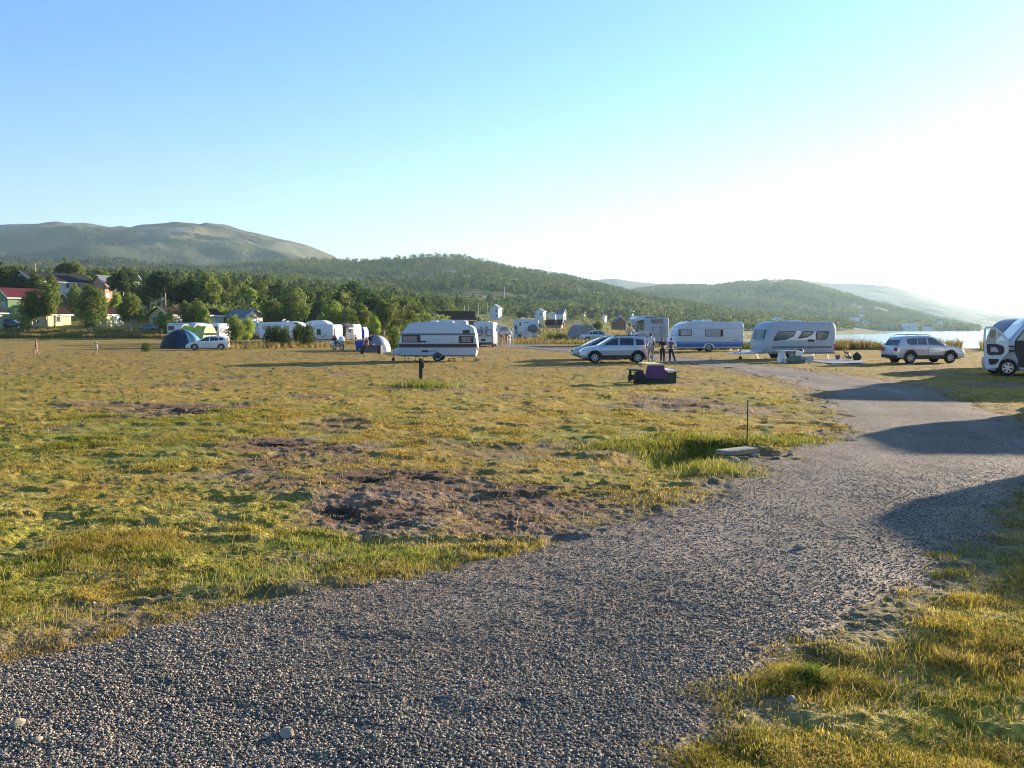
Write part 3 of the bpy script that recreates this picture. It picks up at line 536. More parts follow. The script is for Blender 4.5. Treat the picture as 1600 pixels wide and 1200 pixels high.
T2 = [
 ('birch_tree', 'multi0', 368, 538, 490, 96, 'slender-stemmed tree standing right of the white hatchback', .95),
 ('birch_tree', 'bright1', 388, 536, 492, 99, 'bright green tree just before the left end of the white motorhome', .7),
 ('shrub', 'bushd', 432, 541, 509, 93, 'dark ragged shrub in front of the white motorhome side', .75),
 ('shrub', 'bushd', 446, 541, 513, 92, 'darker low shrub by the motorhome cab', .5),
 ('birch_tree', 'multi1', 465, 539, 502, 95, 'olive tree between the white motorhome and the blue-shaded caravan', .75),
 ('shrub', 'bushd', 482, 538, 507, 94, 'dense dark bush beside the olive tree, left of the blue-shaded caravan', .55),
 ('shrub', 'bush0', 619, 541, 511, 88, 'thin shrub at the nose of the brown-striped caravan', .55),
 ('bush', 'bushd', 227, 551, 536, 76, 'low dark round bush alone on the field left of the blue tent', .8)]
T3 = [  # on the slope behind
 (2, 'dark0', 512, 408, 225, 'dark tree at the far left edge rising above the red roof', 1.0), (24, 'dark1', 505, 412, 228, 'dark tree left of the white gabled house', .9),
 (56, 'birch1', 490, 418, 215, 'tree covering the gable of the large white house', .65), (80, 'birch2', 490, 424, 212, 'loose birch in front of the white house roof', .6), (104, 'dark0', 470, 403, 262, 'tall dark crown above the white house ridge', .9), (119, 'birch3', 480, 404, 262, 'lighter tall tree beside the dark crown over the white house', .9),
 (118, 'multi2', 482, 440, 205, 'open leafy birch standing before the sunlit white house wall', .6), (155, 'birch0', 475, 416, 240, 'tree behind the right end of the white house', .9), (180, 'pine0', 475, 424, 225, 'dark pine between the two small houses', .8), (193, 'pine1', 476, 421, 225, 'second dark pine between the two small houses', .8), (200, 'dark1', 475, 417, 230, 'tallest dark tree left of the gabled beige house', .8),
 (182, 'bright0', 490, 456, 190, 'small fresh green tree right of the broad birch', .8), (232, 'dark1', 480, 432, 222, 'dark tree right of the gabled beige house', 1.0), (244, 'pine1', 488, 427, 200, 'pine with bare pale stem standing behind the third cabin', .9), (253, 'pine0', 488, 419, 200, 'tall pine rising over the third cabin roof', .9), (272, 'pine1', 480, 436, 212, 'pine right of the tall pale utility pole', 1.0),
 (300, 'dark0', 482, 432, 214, 'dark leafy tree above the third cabin chimney', 1.0), (322, 'birch1', 486, 421, 208, 'tallest birch on the slope, above the fourth cabin', .9), (335, 'multi0', 480, 436, 216, 'broad tree right of the tallest slope birch', 1.0), (357, 'birch2', 484, 430, 220, 'brownish thin-leaved birch above the fifth cabin', .75), (378, 'birch0', 472, 434, 232, 'tree left of the small bright yellow-green tree', .9), (391, 'bright0', 470, 447, 218, 'small bright yellow-green tree on the slope edge', .8),
 (408, 'multi1', 480, 434, 240, 'tree in front of the short grey utility pole', .9), (425, 'birch3', 500, 462, 175, 'rounded tree right of the gabled fifth cabin', .9), (440, 'dark1', 478, 438, 236, 'dark tree above the long white motorhome', 1.0), (462, 'multi2', 500, 446, 185, 'large round-crowned tree above the olive tree', 1.0), (484, 'birch2', 498, 450, 190, 'grey-green tree above the dense dark bush', .9), (503, 'dark0', 500, 462, 180, 'dark tree above the blue-shaded caravan', .9),
 (522, 'bright1', 506, 466, 172, 'brightly lit tree above the motorcycle', 1.0), (545, 'multi0', 508, 476, 165, 'loose grey-green tree behind the brown awning', .8), (556, 'dark1', 500, 436, 240, 'large crown beside the little yellow house in the wood', 1.1), (566, 'birch1', 512, 470, 168, 'tree right of the little yellow house in the wood', .9), (585, 'dark0', 508, 458, 190, 'dark tree above the grey and white dome tent', 1.0),
 (600, 'birch3', 512, 464, 178, 'tree with pale top right of the dark one above the dome tent', .9), (586, 'bright0', 516, 491, 150, 'small yellowish tree with round orange-tinged top by the tents', .8), (618, 'multi1', 512, 464, 182, 'broad tree above the far caravans', 1.0), (636, 'birch0', 512, 464, 185, 'sunlit tree above the left end of the striped caravan roof', 1.0), (655, 'multi2', 508, 474, 200, 'tapering tree at the right end of the near wood', .9), (668, 'bright1', 506, 486, 205, 'low green tree at the left gable of the brown-roofed barn', .8)]
for nm, key, px, yb, yt, Y_, lb, wk in T_: place_tree(nm, key, px, yb, yt, Y_, lb, 'tree' if 'tree' in nm else 'sapling', gC, wk)
for nm, key, px, yb, yt, Y_, lb, wk in T2: place_tree(nm, key, px, yb, yt, Y_, lb, 'tree' if 'tree' in nm else 'bush', 'trees and shrubs between the parked campers', wk)
for px, key, yb, yt, Y_, lb, wk in T3: place_tree('tree', key, px, yb, yt, Y_, lb, 'tree', 'trees on the near wooded slope', wk*1.15)
T4 = [(812, 'dark0', 500, 485, 430, 'dark round tree right of the tall white village house', 1.6), (822, 'birch0', 502, 486, 420, 'pale green tree beside the dark round village tree', 1.3), (935, 'multi0', 513, 500, 260, 'grey-green bush tree on the meadow above the silver saloon car', 1.5),
 (700, 'birch2', 496, 482, 420, 'small tree above the ridge of the brown-roofed barn', 1.2), (748, 'bright0', 507, 494, 330, 'low bright tree behind the motorhome with bicycles', 1.6), (722, 'multi1', 500, 484, 400, 'green tree right of the brown-roofed barn', 1.3)]
for px, key, yb, yt, Y_, lb, wk in T4: place_tree('tree', key, px, yb, yt, Y_, lb, 'tree', 'trees around the village meadow', wk)
for px, key, yb, yt, Y_, lb in [(862, 'bush0', 530, 521, 128, 'dark green bush left of the pile on the far meadow'), (875, 'bushd', 531, 521, 125, 'low spreading dark shrub left of the grey tent'), (760, 'bush1', 512, 500, 200, 'light green bush behind the motorhome with the covered bike'), (990, 'bush2', 529, 521, 130, 'bush hidden beside the beige motorhome'), (1088, 'bush1', 522, 514, 200, 'green bush left of the far sunlit shore strip')]:
    place_tree('bush', key, px, yb, yt, Y_, lb, 'bush', 'bushes at the far edge of the field', 1.3)
# undergrowth along the foot of the wood

def wood(name, PX, YY, Zf, h0, h1, per, ls, seed, cA, cB, zoff=0.0, wr=.34):
    g = np.random.default_rng(seed); n = len(PX); X_ = (PX-800)/F*YY; Z_ = Zf(PX, YY); h = g.uniform(h0, h1, n)*(.75+.5*fbm(X_/60, YY/60, seed, 2)); kind = g.uniform(0, 1, n) < ss(.35, .6, fbm(X_/140, YY/140, seed+3, 2))
    ii = np.repeat(np.arange(n), per); N = len(ii); d = g.normal(0, 1, (N, 3)); d /= np.linalg.norm(d, axis=1)[:, None]; r_ = g.uniform(.35, 1, N)**.5
    t_ = d[:, 2]*r_*.5+.5; wd = np.where(kind[ii], (1-t_)*1.3+.12, 1.0)*wr
    C_ = np.stack([X_[ii]+d[:, 0]*r_*wd*h[ii], YY[ii]+d[:, 1]*r_*wd*h[ii], Z_[ii]+h[ii]*(.08+.92*t_)+zoff], 1)
    nn = d+g.normal(0, .7, (N, 3)); nn /= np.linalg.norm(nn, axis=1)[:, None]; t1 = np.cross(nn, g.normal(0, 1, (N, 3))); t1 /= np.linalg.norm(t1, axis=1)[:, None]; t2 = np.cross(nn, t1)
    s_ = (ls*h[ii]*g.uniform(.6, 1.3, N))[:, None]; V = np.stack([C_-t1*s_, C_-t2*s_*.6, C_+t1*s_, C_+t2*s_*.6], 1)
    b_ = (g.uniform(0, 1, n)[ii]*.6+g.uniform(0, 1, N)*.4)[:, None]*np.where(kind[ii], .45, 1.0)[:, None]; cc = np.array(cA)*(1-b_)+np.array(cB)*b_
    return tag(mesh_np(name, V.reshape(-1, 3), np.arange(N*4).reshape(-1, 4), M['leaf'], cols=np.repeat(cc, 4, 0)), kind='stuff')
def mz(PX, YY): return macro((PX-800)/F*YY, YY)
def sample(n, plo, phi, ylo, yhi, dens, pw=1.0):
    PX = NP.uniform(plo, phi, n); YY = (ylo**pw+(yhi**pw-ylo**pw)*NP.uniform(0, 1, n))**(1/pw); k = NP.uniform(0, 1, n) < dens(PX, YY); return PX[k], YY[k]
dA, dB = (.026, .046, .015), (.105, .125, .034)
def dn(PX, YY):
    hs = (PX > -20) & (PX < 270) & (YY < 305)
    X_ = (PX-800)/F*YY; lim = np.interp(PX, [0, 200, 420, 560, 640, 700, 760, 900, 1000, 1100, 1200], [205, 200, 195, 190, 215, 330, 520, 620, 640, 800, 1200])
    clear = ss(.60, .66, fbm(X_/45, YY/45, 301, 3)); return (YY > lim)*(1-clear*.8)*(~hs)
PX, YY = sample(2300, -350, 760, 192, 420, dn, 2); wood('near_woodland', PX, YY, mz, 5.5, 9.5, 240, .055, 311, dA, dB)
PX, YY = sample(7000, -350, 1150, 380, 900, dn, 2); wood('valley_woodland', PX, YY, mz, 6, 10, 60, .10, 312, dA, dB)
def hd(PX, YY):
    X_ = (PX-800)/F*YY; return 1-ss(.555, .60, fbm(X_/120, YY/70, 303, 3))*.93
PX, YY = sample(20000, -350, 1330, 600, 1560, hd, 1.6); wood('hillside_forest', PX, YY, lambda a, b: np.maximum(HILL.z(a, b), mz(a, b)), 6, 9, 26, .14, 313, (.036, .054, .020), (.085, .10, .034))
PX, YY = sample(15000, 980, 1530, 1345, 2350, lambda a, b: (1-ss(.62, .66, fbm((a-800)/F*b/120, b/90, 305, 3))*.9), 1.4); wood('headland_forest', PX, YY, lambda a, b: RHILL.z(a, b), 7, 11, 24, .15, 314, (.032, .048, .019), (.07, .085, .03))
def md(PX, YY):
    X_ = (PX-800)/F*YY; return ss(.40, .6, fbm(X_/150, YY/150, 307, 3))*(1-ss(1500, 2100, YY))*.8
PX, YY = sample(15000, -250, 520, 900, 2100, md, 1.4); wood('mountain_birchwood', PX, YY, lambda a, b: MTN.z(a, b), 5, 9, 14, .2, 315, (.03, .045, .018), (.08, .09, .03))
PX, YY = sample(900, 700, 1150, 300, 640, lambda a, b: ss(.55, .66, fbm((a-800)/F*b/25, b/25, 309, 3)), 2); wood('meadow_scrub', PX, YY, mz, 1.5, 4, 60, .10, 316, (.04, .06, .02), (.12, .13, .04), wr=.5)
PX, YY = sample(700, 250, 700, 172, 215, lambda a, b: b > np.interp(a, [250, 400, 560, 620, 700], [176, 178, 176, 185, 205]), 2); wood('undergrowth', PX, YY, mz, 1.5, 4.5, 110, .075, 317, (.04, .065, .018), (.13, .15, .04), wr=.55)
PX, YY = sample(130, -250, 260, 184, 205, lambda a, b: np.ones_like(a), 2); wood('undergrowth', PX, YY, mz, 1.0, 2.6, 110, .075, 318, (.03, .05, .016), (.11, .13, .035), wr=.5)
# ---------------------------------------------------------------- mesh builder
class MB:
    def __init__(s): s.v = []; s.f = []
    def add(s, V, Fc): o = len(s.v); s.v += [tuple(p) for p in V]; s.f += [tuple(i+o for i in f) for f in Fc]; return s
    def box(s, x0, x1, y0, y1, z0, z1, b=0.0):
        if b <= 0: return s.add([(x0, y0, z0), (x1, y0, z0), (x1, y1, z0), (x0, y1, z0), (x0, y0, z1), (x1, y0, z1), (x1, y1, z1), (x0, y1, z1)], [(3, 2, 1, 0), (4, 5, 6, 7), (0, 1, 5, 4), (1, 2, 6, 5), (2, 3, 7, 6), (3, 0, 4, 7)])
        P_ = [(x0+b, z0), (x1-b, z0), (x1, z0+b), (x1, z1-b), (x1-b, z1), (x0+b, z1), (x0, z1-b), (x0, z0+b)]
        return s.shell(P_, y0, y1, b*.9)
    def prism(s, P_, y0, y1):
        if area(P_) < 0: P_ = P_[::-1]
        n = len(P_); return s.add([(a, y0, b) for a, b in P_]+[(a, y1, b) for a, b in P_], [tuple(range(n)), tuple(range(2*n-1, n-1, -1))]+[(i, i+n, (i+1) % n+n, (i+1) % n) for i in range(n)])
    def shell(s, P_, y0, y1, r=.05, taper=None):
        """side outline carried across the width, its two edges rounded; taper(z) pulls the sides in"""
        if area(P_) < 0: P_ = P_[::-1]
        n = len(P_); ins = [(0, r), (r*.3, r*.3), (r, 0)]; secs = [(y0+a, b) for a, b in ins]+[(y1-a, b) for a, b in ins[::-1]]; V = []; ym = (y0+y1)/2
        for yy, i_ in secs:
            Q = inset(P_, i_)
            for a, b in Q:
                k = taper(b) if taper else 0; sg = 1 if yy < ym else -1; V.append((a, yy+sg*k, b))
        Fc = []
        for k in range(len(secs)-1):
            for i in range(n): Fc.append((k*n+i, (k+1)*n+i, (k+1)*n+(i+1) % n, k*n+(i+1) % n))
        Fc.append(tuple(range(n))); Fc.append(tuple(range(len(secs)*n-1, (len(secs)-1)*n-1, -1))); return s.add(V, Fc)
    def cyl(s, p0, p1, r0, r1=None, n=10):
        r1 = r0 if r1 is None else r1; V, Fc = tube([p0, p1], [r0, r1], n); Fc = Fc+[tuple(range(n-1, -1, -1)), tuple(range(n, 2*n))]; return s.add(V, Fc)
    def path(s, pts, r, n=6):
        V, Fc = tube(pts, [r]*len(pts) if not isinstance(r, (list, tuple)) else r, n); m = len(pts); return s.add(V, Fc+[tuple(range(n-1, -1, -1)), tuple(range((m-1)*n, m*n))])
    def ring(s, c, R_, r, axis='y', n=22, m=6):
        V, Fc = [], []
        for i in range(n):
            a = 2*math.pi*i/n
            for j in range(m):
                b = 2*math.pi*j/m; q_ = R_+r*math.cos(b); h = r*math.sin(b)
                V.append((c[0]+q_*math.cos(a), c[1]+h, c[2]+q_*math.sin(a)) if axis == 'y' else (c[0]+h, c[1]+q_*math.cos(a), c[2]+q_*math.sin(a)))
        for i in range(n):
            for j in range(m): Fc.append((i*m+j, i*m+(j+1) % m, ((i+1) % n)*m+(j+1) % m, ((i+1) % n)*m+j))
        return s.add(V, Fc)
    def lathe(s, c, prof, n=24):
        """profile of (radius, offset along y) turned about the y axis"""
        m = len(prof); V = [(c[0]+r*math.cos(2*math.pi*i/n), c[1]+h, c[2]+r*math.sin(2*math.pi*i/n)) for i in range(n) for r, h in prof]
        return s.add(V, [(i*m+j, i*m+j+1, ((i+1) % n)*m+j+1, ((i+1) % n)*m+j) for i in range(n) for j in range(m-1)])
    def ell(s, c, r, n=12, m=8, lump=0, seed=1):
        V, Fc = [], []; rr_ = random.Random(seed)
        for j in range(m+1):
            t_ = math.pi*j/m
            for i in range(n):
                a = 2*math.pi*i/n; k = 1+lump*(rr_.random()-.5); V.append((c[0]+r[0]*math.sin(t_)*math.cos(a)*k, c[1]+r[1]*math.sin(t_)*math.sin(a)*k, c[2]+r[2]*math.cos(t_)*k))
        for j in range(m):
            for i in range(n): Fc.append((j*n+i, (j+1)*n+i, (j+1)*n+(i+1) % n, j*n+(i+1) % n))
        return s.add(V, Fc)
    def build(s, name, m, parent=None, smooth=True, ang=.6):
        me = bpy.data.meshes.new(name); me.from_pydata(s.v, [], s.f); me.materials.append(M[m] if isinstance(m, str) else m)
        bm = bmesh.new(); bm.from_mesh(me); bmesh.ops.recalc_face_normals(bm, faces=bm.faces); bm.to_mesh(me); bm.free()
        if smooth: me.polygons.foreach_set('use_smooth', [True]*len(me.polygons)); me.set_sharp_from_angle(angle=ang)
        o = bpy.data.objects.new(name, me); COL.objects.link(o)
        if parent: o.parent = parent
        return o
def area(P_): return sum(P_[i][0]*P_[(i+1) % len(P_)][1]-P_[(i+1) % len(P_)][0]*P_[i][1] for i in range(len(P_)))/2
def inset(P_, r):
    if r == 0: return P_
    if area(P_) < 0: P_ = P_[::-1]
    n = len(P_); out = []
    for i in range(n):
        a, b, c = P_[i-1], P_[i], P_[(i+1) % n]; e1 = Vector((b[0]-a[0], b[1]-a[1])); e2 = Vector((c[0]-b[0], c[1]-b[1]))
        if e1.length < 1e-6 or e2.length < 1e-6: out.append(b); continue
        e1.normalize(); e2.normalize(); n1 = Vector((-e1.y, e1.x)); n2 = Vector((-e2.y, e2.x)); m = n1+n2
        if m.length < 1e-3: out.append(b); continue
        m.normalize(); k = min(1/max(m.dot(n1), .3), 1.8); out.append((b[0]+m.x*r*k, b[1]+m.y*r*k))
    return out
def RQ(x0, y0, x1, y1): return [(x0, y0), (x1, y0), (x1, y1), (x0, y1)]
def rr(x0, z0, x1, z1, r=.03):
    q_ = r*.3; return [(x0+r, z0), (x1-r, z0), (x1-q_, z0+q_), (x1, z0+r), (x1, z1-r), (x1-q_, z1-q_), (x1-r, z1), (x0+r, z1), (x0+q_, z1-q_), (x0, z1-r), (x0, z0+r), (x0+q_, z0+q_)]
M['domegrey'] = mat('grey_caravan_sheet', (.20, .21, .24), .4)
# clear glass
cg = bpy.data.materials.new('clear_glass'); cg.use_nodes = True; t = cg.node_tree; t.nodes.clear(); o_ = t.nodes.new('ShaderNodeOutputMaterial'); a = t.nodes.new('ShaderNodeBsdfTransparent'); a.inputs[0].default_value = (.75, .82, .8, 1); b = t.nodes.new('ShaderNodeBsdfGlossy'); b.inputs['Roughness'].default_value = .03; x_ = t.nodes.new('ShaderNodeMixShader'); fr = t.nodes.new('ShaderNodeFresnel'); t.links.new(fr.outputs[0], x_.inputs[0]); t.links.new(a.outputs[0], x_.inputs[1]); t.links.new(b.outputs[0], x_.inputs[2]); t.links.new(x_.outputs[0], o_.inputs[0]); M['clear'] = cg
def wheel(parent, x_, y_, z_, r, wid=.2, side=-1, spokes=5, rim='alloy'):
    w_ = MB().lathe((x_, y_, z_), [(r*.62, 0), (r*.9, 0), (r, wid*.15), (r, wid*.85), (r*.9, wid), (r*.62, wid)] if side < 0 else [(r*.62, 0), (r*.9, 0), (r, -wid*.15), (r, -wid*.85), (r*.9, -wid), (r*.62, -wid)]).build('wheel', 'rubber', parent)
    m = MB(); yo = y_-side*.035; m.cyl((x_, yo, z_), (x_, yo-side*.05, z_), r*.63, n=20); m.build('rim_well', 'black', w_)
    m = MB(); m.ring((x_, y_-side*.008, z_), r*.60, r*.05, n=22)
    if spokes:
        for i in range(spokes):
            a = 2*math.pi*i/spokes+.3; d = Vector((math.cos(a), 0, math.sin(a))); p_ = Vector((-d.z, 0, d.x)); c0 = Vector((x_, y_-side*.02, z_))
            q_ = [c0+d*r*.1-p_*r*.09, c0+d*r*.1+p_*r*.09, c0+d*r*.6+p_*r*.13, c0+d*r*.6-p_*r*.13]; s2 = Vector((0, -side*.02, 0)); m.add(q_+[k+s2 for k in q_], [(0, 1, 2, 3), (7, 6, 5, 4), (0, 4, 5, 1), (1, 5, 6, 2), (2, 6, 7, 3), (3, 7, 4, 0)])
    else: m.cyl((x_, y_-side*.012, z_), (x_, y_-side*.03, z_), r*.56, n=20)
    m.cyl((x_, y_-side*.005, z_), (x_, y_-side*.03, z_), r*.13, n=10); m.build('rim', rim, w_)
    return w_
class Px:
    """turns photo pixels on the near side of a vehicle into its own metres"""
    def __init__(s, px, py, sx=1.0, d=None): s.o = G(px, py) if d is None else At(px, py, d); s.px, s.py, s.s, s.sx = px, py, (s.o.y*_c+ (H-s.o.z)*_s)/F, sx
    def __call__(s, P_): return [((a-s.px)*s.s*s.sx, (s.py-b)*s.s) for a, b in P_]
    def x(s, a): return (a-s.px)*s.s*s.sx
    def z(s, b): return (s.py-b)*s.s
def side_window(root, P_, pane_mat='curtain', fr=.04, y=-.006, frame_mat='black', inner=None):
    f_ = MB().prism(P_, y, .03).build('window', frame_mat, root, smooth=False)
    MB().prism(inner or inset(P_, fr), y-.006, y+.01).build('pane', pane_mat, f_, smooth=False); return f_
def camper(name, label, cat, px, py, prof, width, rz=0.0, sx=1.0, bm='white', r=.07, windows=(), stripes=(), wheels=(), d=None, group=None, panels=()):
    X_ = Px(px, py, sx, d); z_ = gz(X_.o.x, X_.o.y) if d is None else X_.o.z
    root = thing(name, label, cat, (X_.o.x, X_.o.y, z_), rz, group); root['_w'] = width; del root['_w']
    body = MB().shell(X_(prof), 0, width, r).build('body', bm, root, ang=.9)
    for w_ in windows: side_window(root, X_(w_[0]), w_[1], *( [w_[2]] if len(w_) > 2 else []))
    for k, (mk, P_) in enumerate(stripes): MB().prism(X_(P_), -.003-.0015*(k % 3), .02).build('stripe' if 'vent' not in mk else 'vent', mk.replace('vent_', ''), root, smooth=False)
    for nm, mk, P_ in panels: MB().prism(X_(P_), -.012, .02).build(nm, mk, root, smooth=False)
    for wx, wz, wr in wheels: wheel(root, X_.x(wx), .02, wr, wr, .18, -1, 0, 'alloy')
    return root, X_
def drawbar(root, x0, x1, z_, w, jx=None, wheelr=.1):
    m = MB(); m.path([(x0, .25, z_), (x1, w/2, z_)], .035); m.path([(x0, w-.25, z_), (x1, w/2, z_)], .035); sgn = 1 if x1 > x0 else -1; m.box(min(x1, x1+sgn*.35), max(x1, x1+sgn*.35), w/2-.06, w/2+.06, z_-.04, z_+.06); m.path([(x1+sgn*.05, w/2, z_+.05), (x1-sgn*.12, w/2, z_+.28)], .02)
    d_ = m.build('drawbar', 'steel', root); jx = jx if jx is not None else x1-sgn*.15
    j = MB(); j.cyl((jx, w/2+.1, z_+.25), (jx, w/2+.1, wheelr), .025); j.build('jockey_post', 'steel', d_); k = MB(); k.lathe((jx, w/2+.07, wheelr), [(.02, 0), (wheelr, .01), (wheelr, .06), (.02, .07)], 14); k.build('jockey_wheel', 'rubber', d_)
def legs(root, xs, w, z_, mk='steel'):
    for a in xs:
        for yy in (.3, w-.3): MB().path([(a, yy, z_+.05), (a+.12, yy, .02)], .022).box(a+.06, a+.18, yy-.05, yy+.05, 0, .02).build('corner_leg', mk, root)
# ================================================================ the brown striped caravan
c1, X_ = camper('caravan', 'old white caravan with brown stripe, parked in mid-field behind the dark wooden post', 'caravan', 683, 565,
    [(625, 557), (622, 541), (622.5, 537), (627, 521), (635, 511), (641, 505.5), (650, 503.5), (672, 503), (700, 504), (727, 506.5), (735, 508.5), (740.5, 512.5), (743.4, 522), (745.6, 540), (744, 552), (742.5, 557)], 2.1, r=.06, rz=R(-1),
    windows=[(RQ(628, 524, 657, 535.3), 'curtain', .05), (RQ(717, 525, 740, 536), 'curtain', .05), (RQ(723, 515.5, 734, 521), 'glass', .02)],
    stripes=[('greyst', [(626, 521), (742, 521), (742.4, 524), (625.4, 524)]), ('brown', [(622.8, 537.2), (745.2, 537.2), (745.4, 543), (622.6, 543)]), ('greyst', RQ(625.5, 554.8, 743, 557)), ('vent_black', RQ(657, 532.6, 666, 535)), ('vent_greyw', RQ(666.3, 532.6, 672, 535)), ('vent_black', RQ(659, 547.3, 669, 550.4)), ('vent_steel', RQ(669.3, 547.3, 676, 550.4))],
    panels=[('window_divider', 'black', RQ(651, 524, 657, 535.3)), ('window_divider', 'black', RQ(717, 525, 721, 536)), ('window_divider', 'black', RQ(736, 525, 740, 536)), ('wheel_arch', 'black', [(676, 560), (677, 554), (679.5, 552.8), (688, 552.8), (690.5, 554), (691.5, 560)]), ('handle', 'black', RQ(678.5, 548.4, 681.5, 549.6))])
wheel(c1, X_.x(683.7), -.01, .285, .285, .18, -1, 0, 'greyw'); wheel(c1, X_.x(683.7), 2.11, .285, .285, .18, 1, 0, 'greyw')
drawbar(c1, X_.x(624), X_.x(606), .42, 2.1); MB().box(X_.x(614), X_.x(624), .45, 1.65, X_.z(556.5), X_.z(545), .03).build('front_locker', 'white', c1); legs(c1, [X_.x(630), X_.x(722), X_.x(738)], 2.1, .3)
MB().shell([(X_.x(667), X_.z(503)), (X_.x(671), X_.z(500.6)), (X_.x(681), X_.z(500.6)), (X_.x(683), X_.z(503))], .7, 1.2, .02).build('roof_hatch', 'white2', c1); MB().shell([(X_.x(694), X_.z(504)), (X_.x(697), X_.z(500.8)), (X_.x(706), X_.z(501.2)), (X_.x(708), X_.z(504))], .6, 1.3, .02).build('roof_hatch', 'white2', c1)
an = MB().cyl((X_.x(677.5), .5, X_.z(505)), (X_.x(677.5), .5, X_.z(489.5)), .02, n=6).box(X_.x(673), X_.x(682), .48, .52, X_.z(490.4), X_.z(489.2)).build('aerial', mat('pinkish_aerial_pole', (.55, .38, .34), .5), c1)
for yy in (.3, 1.8): MB().path([(X_.x(744.5), yy, X_.z(548)), (X_.x(746.5), yy, X_.z(545))], .015).build('grab_handle', 'steel', c1)
for z_, mk in ((X_.z(546), 'red'), (X_.z(543.6), 'amber')): MB().box(X_.x(745.2), X_.x(746.4), .1, .32, z_, z_+.08).build('tail_lamp', mk, c1)
o = thing('step_stool', 'low dark step stool under the brown-striped caravan right of its wheel', 'step', G(706, 565)); MB().box(-.2, .2, -.1, .1, .15, .19).build('tread', 'wood_dark', o)
for a in (-.17, .17): MB().box(a-.02, a+.02, -.09, .09, 0, .15).build('leg', 'wood_dark', o)
o = thing('jerrycan', 'yellowish water can lying at the right end of the brown-striped caravan', 'can', G(746, 564.5), .3); MB().box(-.14, .14, -.09, .09, 0, .22, .03).build('body', mat('yellow_plastic', (.55, .42, .14), .4), o); MB().cyl((.12, 0, .14), (.2, 0, .15), .03).build('cap', 'red', o)
for px in (652, 664):
    o = thing('trestle', 'thin pale %s trestle under the brown-striped caravan floor' % ('left' if px == 652 else 'right-hand'), 'trestle', G(px, 564)); MB().box(-.14, .14, -.02, .02, .24, .27).build('top_bar', 'wood', o)
    for a in (-.12, .12): MB().cyl((a, 0, 0), (a*.8, 0, .25), .012).build('leg', 'wood', o)
# ================================================================ blue striped caravan
g_c = [(1054, 544), (1054.5, 528), (1056.5, 526.5), (1061, 514), (1066, 506.8), (1072, 504), (1082, 502.6), (1158, 502.6), (1161.5, 504), (1163.4, 508), (1163.8, 527), (1162.5, 544)]
c2, X_ = camper('caravan', 'white caravan with two blue stripes behind the three standing people', 'caravan', 1107, 549.5, g_c, 2.25, rz=R(9), sx=1.02, r=.08,
    windows=[(RQ(1059, 514.8, 1080, 525), 'blind', .05), (RQ(1101.5, 515, 1130, 525.8), 'blind', .05)],
    stripes=[('greyw', [(1062, 512.4), (1163.5, 512.8), (1163.5, 513.6), (1061.5, 513.3)]), ('lblue', RQ(1055, 534, 1162.8, 538)), ('blue', RQ(1055, 538, 1162.6, 541.8)), ('greyw', RQ(1055.5, 527.4, 1163, 528)), ('vent_lblue', RQ(1147, 531.5, 1154, 533))],
    panels=[('window_divider', 'black', RQ(1059, 514.8, 1062.4, 525)), ('window_divider', 'black', RQ(1126, 515, 1130, 525.8)), ('wheel_arch', 'white2', [(1098, 544.4), (1100, 539.5), (1103.5, 536.8), (1112, 536.8), (1115.6, 539.5), (1117.5, 544.4)]), ('wheel_well', 'black', [(1100.5, 544.4), (1102, 540.6), (1104.5, 538.6), (1111, 538.6), (1113.6, 540.6), (1115, 544.4)])])
wheel(c2, X_.x(1107.6), -.02, .33, .33, .2, -1, 5); wheel(c2, X_.x(1107.6), 2.27, .33, .33, .2, 1, 5); drawbar(c2, X_.x(1054), X_.x(1036), .42, 2.25); legs(c2, [X_.x(1062), X_.x(1156)], 2.25, .3)
MB().shell([(X_.x(1088), X_.z(502.6)), (X_.x(1090), X_.z(499.5)), (X_.x(1098), X_.z(500)), (X_.x(1100), X_.z(502.6))], .6, 1.2, .02).build('roof_hatch', 'white2', c2); MB().shell([(X_.x(1102), X_.z(502.6)), (X_.x(1106), X_.z(499.3)), (X_.x(1116), X_.z(499.3)), (X_.x(1118), X_.z(502.6))], .7, 1.4, .02).build('roof_hatch', 'white2', c2)
fx = X_.x(1061); f_ = MB().add([(X_.x(1057)-.03, .35, X_.z(524)), (X_.x(1057)-.03, 1.9, X_.z(524)), (X_.x(1063.5)-.03, 1.9, X_.z(510)), (X_.x(1063.5)-.03, .35, X_.z(510)), (X_.x(1057)+.05, .35, X_.z(524)), (X_.x(1057)+.05, 1.9, X_.z(524)), (X_.x(1063.5)+.05, 1.9, X_.z(510)), (X_.x(1063.5)+.05, .35, X_.z(510))], [(0, 1, 2, 3), (7, 6, 5, 4), (0, 4, 5, 1), (1, 5, 6, 2), (2, 6, 7, 3), (3, 7, 4, 0)]).build('front_window', 'blind', c2, smooth=False)
for z_ in (515, 520): MB().box(X_.x(1163.6), X_.x(1164.6), .06, .26, X_.z(z_), X_.z(z_-4)).build('tail_lamp', 'red', c2)
